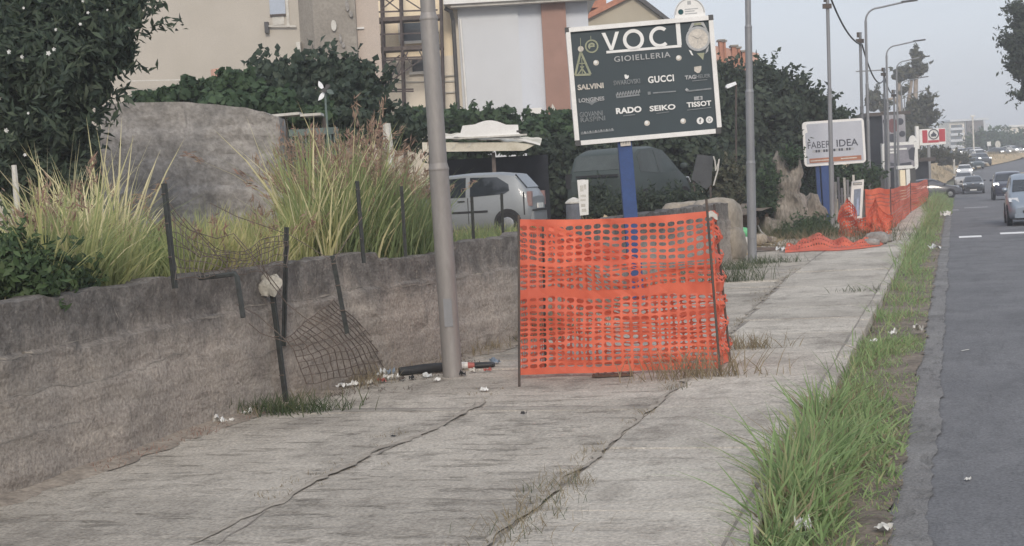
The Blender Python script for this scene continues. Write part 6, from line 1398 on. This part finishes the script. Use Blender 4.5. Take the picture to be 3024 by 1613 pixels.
SUVS = dict(L=4.3, st=[(0, .66, .5, 1.0, .7, 1.06, .62), (.06, .82, .38, 1.05, .8, 1.15, .72), (.3, .89, .3, 1.07, .86, 1.5, .72), (.8, .9, .28, 1.06, .87, 1.63, .71), (1.8, .905, .28, 1.04, .875, 1.66, .7), (2.4, .905, .28, 1.04, .875, 1.6, .7), (2.65, .9, .28, 1.04, .87, 1.5, .7), (3.2, .9, .28, 1.06, .86, 1.12, .78), (3.6, .89, .3, 1.02, .85, 1.05, .78), (4.1, .84, .32, .92, .8, .96, .74), (4.27, .76, .4, .8, .72, .84, .66), (4.3, .66, .46, .7, .64, .74, .6)], wx=(.78, 3.45), wr=.35,
    sg=[[(.5, 1.12), (1.75, 1.1), (1.75, 1.55), (.7, 1.54)], [(1.85, 1.1), (2.85, 1.1), (3.0, 1.16), (2.55, 1.45), (2.3, 1.53), (1.85, 1.56)]], ws=((3.18, 1.13, .74), (2.67, 1.49, .66)), rs=((.1, 1.18, .66), (.28, 1.48, .64)))
def car(name, label, loc, rz, sp, pm, lights=False, group=None, detail=True, badge=False, tail=None, plate=True, M_cglass=M_cglass):
    t_ = thing(name, label, 'car', loc, rz, group); L_ = sp['L']; st = sp['st']; hx = L_/2
    mb = MB(); m_ = 15
    for (x, wl, zb, zbe, wb, zro, wr) in st:
        h = [(wl*.55, zb-.02), (wl*.93, zb), (wl, zb+.1), (wl*1.005, (zb*.45+zbe*.55)), (wb, zbe), (wb*.55+wr*.45, zbe*.55+zro*.45-.0), (wr, zro-.045 if zro-zbe > .2 else zro-.02), (wr*.78, zro)]
        ring = [(x-hx, y, z) for y, z in h]+[(x-hx, 0, zro+.012)]+[(x-hx, -y, z) for y, z in h[::-1]]
        mb.v += ring
    m_ = 17
    for i in range(len(st)-1):
        for j in range(m_): a = i*m_+j; b = i*m_+(j+1) % m_; mb.f.append((a, b, b+m_, a+m_))
    mb.f.append(tuple(range(m_))); mb.f.append(tuple((len(st)-1)*m_+j for j in range(m_))[::-1])
    mb.build('body', pm, t_, smooth=38)
    def sect(x):
        for a, b in zip(st, st[1:]):
            if x <= b[0]: f_ = (x-a[0])/(b[0]-a[0]); return [p+(q-p)*f_ for p, q in zip(a, b)]
        return list(st[-1])
    def yside(x, z):
        s_ = sect(x); zb, zbe, wb, zro, wr = s_[2], s_[3], s_[4], s_[5], s_[6]
        if z <= zbe: return s_[1]*1.005+(wb-s_[1]*1.005)*max(0, min(1, (z-(zb*.45+zbe*.55))/max(1e-3, zbe-(zb*.45+zbe*.55))))
        return wb+(wr-wb)*min(1, (z-zbe)/max(1e-3, zro-.045-zbe))
    for sg_ in (1, -1):
        for poly in sp['sg']:
            n_ = len(poly); mb = MB(); A = [(x-hx, sg_*(yside(x, z)+.012), z) for x, z in poly]; B_ = [(x-hx, sg_*(yside(x, z)-.05), z) for x, z in poly]
            mb.add(A+B_, [tuple(range(n_)) if sg_ > 0 else tuple(range(n_))[::-1]]+[(i, (i+1) % n_, (i+1) % n_+n_, i+n_) for i in range(n_)]); mb.build('side_window', M_cglass, t_)
    for nm, (lo_, hi_), s_ in (('windscreen', sp['ws'], 1), ('rear_window', sp['rs'], -1)):
        nx, nz_ = (hi_[1]-lo_[1]), -(hi_[0]-lo_[0]); l_ = math.hypot(nx, nz_); nx, nz_ = abs(nx)/l_*s_, abs(nz_)/l_
        o_ = .022; P_ = [(lo_[0]-hx+nx*o_, -lo_[2], lo_[1]+nz_*o_), (lo_[0]-hx+nx*o_, lo_[2], lo_[1]+nz_*o_), (hi_[0]-hx+nx*o_, hi_[2], hi_[1]+nz_*o_), (hi_[0]-hx+nx*o_, -hi_[2], hi_[1]+nz_*o_)]
        mb = MB(); mb.prism(P_, (-nx*.03, 0, -nz_*.03)); mb.build(nm, M_cglass, t_)
    for wx in sp['wx']:
        for sg_ in (1, -1):
            w_ = sect(wx)[1]; r = sp['wr']; MB().lathe([(r*1.16, -.03), (r*1.16, .012)], 20, 'Y', (wx-hx, sg_*w_, r+.02)).build('wheel_arch', M_trim, t_)
            wh = MB().lathe([(r*.9, -.10), (r, -.07), (r, .05), (r*.92, .075), (r*.66, .08)] if sg_ > 0 else [(r*.66, -.08), (r*.92, -.075), (r, -.05), (r, .07), (r*.9, .10)], 20, 'Y', (wx-hx, sg_*(w_-.045), r)).build('wheel', M_tyre, t_, smooth=40)
            MB().lathe([(r*.62, -.012), (r*.5, .012), (r*.1, .02)] if sg_ > 0 else [(r*.1, -.02), (r*.5, -.012), (r*.62, .012)], 12, 'Y', (wx-hx, sg_*(w_+.035), r)).build('rim', M_rim, wh)
    f = st[-3]; g_ = st[-4]; fx = L_-hx; w_ = f[1]
    for sg_ in (1, -1):
        zl = (f[3]+g_[3])/2-.04; MB().prism([(f[0]-hx+.06, sg_*(w_-.30), zl-.09), (f[0]-hx-.04, sg_*(w_+.01), zl-.05), (f[0]-hx-.20, sg_*(w_+.02), zl+.07), (f[0]-hx-.02, sg_*(w_-.26), zl+.07)], (.05, 0, .02)).build('headlamp', M_lit if lights else M_lamp, t_)
        r_ = st[1]; MB().rect(-hx+.0, -hx+.10, r_[3]-.22, r_[3]+.10, sg_*(r_[1]-.12), sg_*(r_[1]+.012)).build('tail_lamp', tail or M_tail, t_)
        if detail: mb = MB(); rock(mb, (sp['ws'][0][0]-hx-.12, sg_*(sect(sp['ws'][0][0])[4]+.10), sp['ws'][0][1]+.07), (.06, .09, .07), 6, .02, 3); mb.build('mirror', M_trim if not detail else pm, t_, smooth=60)
    MB().rect(fx-.10, fx+.025, .26, .40, -w_*.82, w_*.82).build('front_bumper', pm, t_); MB().rect(fx-.06, fx+.03, .42, .50, -w_*.5, w_*.5).build('grille', M_trim, t_); MB().rect(fx+.0, fx+.04, .27, .37, -.26, .26).build('number_plate', M_plate, t_)
    MB().rect(-hx-.03, -hx+.10, .30, .52, -st[1][1]*.95, st[1][1]*.95).build('rear_bumper', pm if detail else M_trim, t_); plate and MB().rect(-hx-.045, -hx-.01, .58, .69, -.25, .25).build('number_plate', M_plate, t_)
    if badge: MB().lathe([(.09, -.01), (.09, .02)], 14, 'Z', (fx-.25, 0, f[5]+.01)).build('badge', M_alu, t_)
    return t_, sect, hx
# silver hatchback on the terrace (seen from its rear left quarter)
M_silver = paint('silver', (.26, .28, .30), .5, .25, .25)
hd = YAW+math.pi-R_(14)
q = D(1462, 690, 34.3)
cs, sect, hx = car('hatchback_car', 'small dusty silver three-door hatchback parked on the terrace behind the near lamp pole', (q.x, q.y, 0), hd, HATCH, M_silver, tail=mat('dusty_lamp', (.30, .16, .15), (.26, .2, .19), scale=5, rough=.5))
front = Vector((math.cos(hd), math.sin(hd), 0)); rear_c = D(1590, 690, 34.3)
ctr = rear_c + front*1.62; cs.location = (ctr.x, ctr.y, .93)
for sg_ in (1, -1):
    MB().rect(1.0-hx, 2.45-hx, .545, .59, sg_*.752, sg_*.768).build('rubbing_strip', M_trim, cs); MB().rect(1.52-hx, 1.68-hx, .80, .825, sg_*.735, sg_*.765).build('door_handle', M_trim, cs)
    MB().rect(1.44-hx, 1.455-hx, .30, .88, sg_*.742, sg_*.7565).build('door_seam', M_trim, cs); MB().rect(.16-hx, .185-hx, .45, .95, sg_*.70, sg_*.735).build('hatch_seam', M_trim, cs)
MB().rect(-hx-.05, -hx-.0, .52, .56, -.66, .66).build('bumper_groove', M_trim, cs)
# dark green van under the trees, seen from behind
q = D(1870, 640, 41); hd = math.pi/2+YAW-R_(28)
M_vgreen = paint('dark_green', (.05, .066, .064), .6, .1)
cv, _, hx = car('people_carrier', 'dark green people carrier under the trees behind the blue billboard post', (q.x, q.y, .98), hd, dict(MPV, L=3.95), M_vgreen, tail=M_trim, plate=False, M_cglass=mat('dull_green_glass', (.075, .09, .09), (.05, .06, .06), scale=2, rough=.6))
cv.scale = (1.1, 1.18, 1.15)
MB().rect(-hx-.05, -hx-.02, 1.0, 1.05, -.5, .5).build('tailgate_trim', M_trim, cv); MB().lathe([(.05, -.01), (.05, .02)], 10, 'Z', (-hx-.03, .35, .95)).build('tail_badge', M_alu, cv)
# traffic facing the camera
S_ = -math.pi/2
def fcar(name, label, x, y, sp, pm, **k): return car(name, label, (x, y, zr(y)+.002), S_+k.pop('rot', 0), sp, pm, group='cars driving towards the camera', **k)
fcar('compact_car', 'grey-silver compact car at the right edge coming along the near lane', 2.42, 53.3, MPV, paint('grey_silver', (.27, .32, .38), .32, .5, .4), badge=True)
fcar('dark_suv', 'dark violet-blue off-road car with lit headlamps behind the grey-silver car', 2.98, 96, SUVS, paint('dark_blue', (.035, .038, .06), .25, .7), lights=True)
fcar('black_car', 'black hatchback with pale round badge in the middle of the lane', 1.36, 132, SEDAN, paint('black', (.02, .024, .026), .25, .7), badge=True)
fcar('pale_car', 'pale car half hidden behind the black hatchback', .75, 152, SEDAN, paint('pale_grey', (.42, .42, .42)))
fcar('white_car', 'white car with lit headlamps farther up the road', 1.0, 178, SEDAN, paint('white', (.72, .72, .71)), lights=True)
fcar('dark_teal_car', 'dark teal car just behind the white car', 2.1, 196, SEDAN, paint('dark_teal', (.04, .06, .065)), rot=.3)
fcar('black_van', 'black and white car with one bright lamp before the bend', 3.2, 209, SUVS, paint('near_black', (.05, .055, .06)), lights=True, rot=.3)
fcar('white_van', 'white van roof showing behind the black car before the bend', 3.0, 219, MPV, paint('van_white', (.66, .66, .65)), rot=.4)
fcar('far_dark_car', 'dark car entering the far bend on the left', 6.2, 236, SEDAN, paint('graphite', (.06, .065, .07)), lights=True, rot=.6)
fcar('far_white_car', 'pale car entering the far bend on the right', 8.3, 243, SEDAN, paint('chalk', (.5, .5, .49)), lights=True, rot=.7)
q = Vector((-1.5, 113, 0)); car('grey_hatchback', 'grey hatchback nosing out of a side drive beyond the verge', (q.x-.3, q.y, -.5), R_(8), SEDAN, paint('mid_grey', (.11, .112, .125)))
# upper road: parked cars in a row
for i, (px, lab, c_) in enumerate(((2796, 'leftmost blue-grey car parked on the upper road', (.16, .22, .34)), (2822, 'second car from the left parked on the upper road, dark', (.07, .075, .09)), (2838, 'white-fronted third car parked on the upper road', (.5, .5, .5)), (2868, 'dark fourth car parked on the upper road', (.06, .07, .09)), (2884, 'rightmost pale car parked on the upper road', (.4, .4, .42)))):
    q = D(px, 462, 246); car('parked_car', lab, (q.x, q.y, 2.82), S_+.35, SEDAN, paint('parked_%s' % 'abcde'[i], c_), lights=(i in (0, 2)), group='cars parked on the upper road', detail=False)

# ================================================================== FAR BACKGROUND
mb = MB(); ey = [118+3*i for i in range(48)]
for y in ey:
    for i, (dx, dz) in enumerate(((-1.0, .0), (-1.6, .35), (-2.6, .9), (-4.2, 1.7), (-6.0, 2.4), (-9, 2.9), (-16, 3.0), (-40, 3.1))):
        z_ = max(zr(y)-.05, min(zr(y)+dz, 2.8)) if i else zr(y)-.1
        f_ = max(0, min(1, (y-118)/25)); x_ = xl(y)+dx; mb.v.append((x_+.3*noise.noise(Vector((x_, y*.3, 2))), y, zr(y)-.1+(z_-zr(y)+.1)*f_+.12*noise.noise(Vector((x_*.7, y*.4, 7)))*(1 if i else 0)))
for j in range(len(ey)-1):
    for i in range(7): a = j*8+i; mb.f.append((a, a+8, a+9, a+1))
mb.build('embankment', M_earth, smooth=180)['kind'] = 'structure'
B = []
for i in range(2600):
    y = 120+rng.random()*120; dx = -1.5-rng.random()*6; B.append((xl(y)+dx, y, max(zr(y), min(zr(y)+(-dx-1)*.5, 2.75))*min(1, .3+(y-118)/30)))
o, _, _ = blades('embankment_scrub', np.array(B), rng.uniform(.25, .7, len(B)), np.full(len(B), .07), G_dry, None, True, 'stuff', .6, .6, 3); tag(o, 'dry straw-coloured scrub covering the roadside embankment', 'scrub')
def far_tree(label, px, py, dep, blobs, n, sz, mt_): return plant('far_tree', label, 'tree', px, py, dep, 3.0, blobs, n, sz, mt_, [[(px, py), (px, py-25)]], r=.4, group='trees beyond the bend', nsub=20)
far_tree('broad green tree beyond the bend, left of three', 2905, 455, 300, [(2900, 420, 300, 38, 26), (2885, 436, 300, 22, 16), (2925, 430, 300, 30, 24)], 2600, .9, L_hedge)
far_tree('green tree beyond the bend, middle of three', 2955, 455, 310, [(2950, 420, 310, 34, 24), (2970, 432, 310, 30, 22)], 2200, .9, L_hedge)
far_tree('green tree beyond the bend, right of three', 3010, 455, 315, [(3000, 424, 315, 34, 24), (3030, 430, 315, 30, 24)], 2200, .9, L_hedge)
plant('embankment_bush', 'dusty bush on the embankment under the emblem sign', 'bush', 2740, 500, 140, 1.0, [(2700, 470, 140, 30, 22), (2740, 460, 141, 35, 20), (2790, 470, 160, 30, 16), (2830, 475, 175, 26, 12)], 3500, .4, L_olive, nsub=18)
fr = Frame(2860, 470, dep=450, zbase=3.0)
ab = fthing('apartment_block', 'white and brown flat-roofed apartment block far beyond the bend', 'building', fr)
def rc(name, p0, p1, y0, y1, mt_, par): a_, b_ = lx(*p0), lx(*p1); return MB().rect(a_[0], b_[0], b_[1], a_[1], y0, y1).build(name, mt_, par)
a_ = lx(2802, 362); b_ = lx(2852, 470); MB().rect(a_[0], b_[0], 0, a_[1], 0, 12).build('wing', M_pale, ab)
M_fb = mat('brown_facade', (.14, .11, .105), (.11, .09, .085)); a_ = lx(2852, 358); b_ = lx(2906, 470); MB().rect(a_[0], b_[0], 0, a_[1], -.6, 12).build('core', M_fb, ab)
for p0, p1 in (((2846, 358), (2853, 470)), ((2870, 362), (2876, 450)), ((2900, 358), (2909, 440))): a_, b_ = lx(*p0), lx(*p1); MB().rect(a_[0], b_[0], 0, a_[1], -.9, -.62).build('pier', M_white, ab)
for i, py in enumerate((370, 386, 404, 421)):
    w_ = rc('window', (2806, py), (2840, py+8), -.15, -.02, M_glass, ab); a_, b_ = lx(2804, py+9), lx(2843, py+14); MB().rect(a_[0], b_[0], b_[1], a_[1], -.9, -.16).build('balcony', M_white, w_)
    rc('shutter', (2818, py), (2823, py+8), -.3, -.16, M_dark, w_)
for i, py in enumerate((372, 392, 412)): rc('window', (2882, py), (2896, py+9), -.75, -.61, M_glass, ab)
a_, b_ = lx(2800, 355), lx(2914, 361); MB().rect(a_[0], b_[0], a_[1]-.6, a_[1], -1.2, 12.5).build('roof', M_white, ab)
a_, b_ = lx(2910, 366), lx(2932, 470); MB().rect(a_[0], b_[0], 0, a_[1], 1, 9).build('annex', M_cool, ab)
fr = Frame(3010, 450, dep=430, zbase=3.0)
fb2 = fthing('flat_roofed_house', 'pale flat-roofed house behind the far trees at the right edge', 'house', fr); a_, b_ = lx(2982, 376), lx(3060, 450)
MB().rect(a_[0], b_[0], 0, a_[1], 0, 8).build('wall', M_pale, fb2); MB().rect(a_[0]-.5, b_[0]+.5, a_[1], a_[1]+.5, -.6, 8.5).build('roof', M_alu, fb2)
for px in (2992, 3008): w_ = rc('window', (px, 382), (px+6, 390), -.08, -.01, M_glass, fb2)
fr = Frame(2960, 470, dep=262, zbase=2.9)
gw = fthing('roadside_parapet', 'low grey concrete parapet along the outside of the far bend', 'parapet', fr); a_, b_ = lx(2920, 442), lx(3004, 460)
MB().rect(a_[0], b_[0], -.3, .9, 0, .35).build('parapet_wall', M_conc, gw); MB().rect(a_[0], b_[0], .9, 1.05, -.06, .41).build('coping', M_grime, gw)
fr = Frame(2988, 505, dep=150, zbase=-.2); q = D(3030, 500, 150)
mb = MB(); t_ = thing('earth_mound', 'pale sandy mound on the right roadside near the bend', 'mound', (q.x, q.y, -.4)); rock(mb, (0, 0, .3), (1.6, 1.8, .75), 10, .25, 2.2, 1).build('mound_body', M_earth, t_, smooth=60)
def pole_thing(label, px, y0, y1, dep, r, name='marker_post', cat='post', head=False):
    fr_ = Frame(px, y0, dep=dep); t2 = fthing(name, label, cat, fr_); hgt = (y0-y1)/fr_.ppm; MB().lathe([(r, -.5), (r*.8, hgt)], 10).build('shaft', M_grime, t2, smooth=50); MB().box((0, 0, hgt+.1), (r*5 if head else r*2.4, r*2.2, .22)).build('cap', M_alu, t2); return t2
pole_thing('pale short post with white cap on the embankment foot', 2818, 500, 446, 165, .13); pole_thing('tall pale post in front of the brown facade', 2877, 468, 345, 236, .14, 'lamp_post', 'lamp post', True)
fr = Frame(2920, 462, dep=250); t_ = fthing('white_road_sign', 'small white road sign plate before the green far trees', 'road sign', fr); a_, b_ = lx(2914, 419), lx(2926, 431); MB().rect(a_[0], b_[0], b_[1], a_[1], -.05, .0).build('plate', M_alu, t_); MB().rect(-.08, .08, -.5, b_[1], 0, .12).build('post', M_galv2, t_)
fr = Frame(2945, 462, dep=252); t_ = fthing('round_mirror', 'oval pale traffic mirror right of the small white road sign', 'traffic mirror', fr); a_ = lx(2946, 427); MB().disc(a_[0], a_[1], .45, -.06, .03, 20, 1.4).build('mirror_disc', M_grime, t_); MB().rect(-.06, .06, -.5, a_[1]-.5, .031, .12).build('post', M_galv2, t_)
# ------------------------------------------------------------------ haze volume added as a thin veil that lifts dark tones
hz = MB().rect(-950, 950, -2.2, 26, -60, 1790).build('haze', bpy.data.materials.new('veil_haze')); hz['kind'] = 'stuff'; tag(hz, 'thin pale haze over the road, added as a veil that lifts dark tones', 'haze')
hm = hz.data.materials[0]; hm.use_nodes = True; hn = hm.node_tree.nodes; hn.remove(hn['Principled BSDF'])
pv = hn.new('ShaderNodeVolumePrincipled'); pv.inputs['Color'].default_value = (.93, .95, 1, 1); pv.inputs['Density'].default_value = .0014; pv.inputs['Anisotropy'].default_value = .2
hm.node_tree.links.new(pv.outputs[0], hn['Material Output'].inputs['Volume'])
SC.cycles.volume_bounces = 1

# scattered small rubbish along the foot of the wall
M_cols = [M_paper, M_black, M_grime, M_redpl, mat('blue_plastic', (.22, .28, .36), (.18, .23, .3)), M_deck, M_black, M_bag]
for i, (px, py, s_, lab) in enumerate(((1048, 1140, .1, 'left of the torn tarpaulin'), (1070, 1124, .12, 'against the torn tarpaulin'), (1092, 1136, .09, 'in front of the torn tarpaulin'), (1128, 1130, .1, 'in front of the grey-white bag'), (1150, 1112, .12, 'behind the bright white paper'), (1186, 1124, .09, 'before the left end of the black tube'), (1216, 1122, .08, 'before the middle of the black tube'), (1262, 1116, .1, 'before the right end of the black tube'), (1290, 1128, .07, 'just left of the lamp pole foot'), (1362, 1112, .1, 'just right of the lamp pole foot'), (1398, 1102, .11, 'before the striped cone'), (1440, 1098, .09, 'right of the black slab'), (1462, 1075, .12, 'behind the black slab'), (1350, 1060, .13, 'behind the lamp pole foot'))):
    litter('small %s scrap %s' % (['white', 'black', 'buff', 'red', 'blue', 'brown', 'dark', 'grey'][i % 8], lab), px, py, s_, M_cols[i % 8], lift=.7, name='litter_scrap')
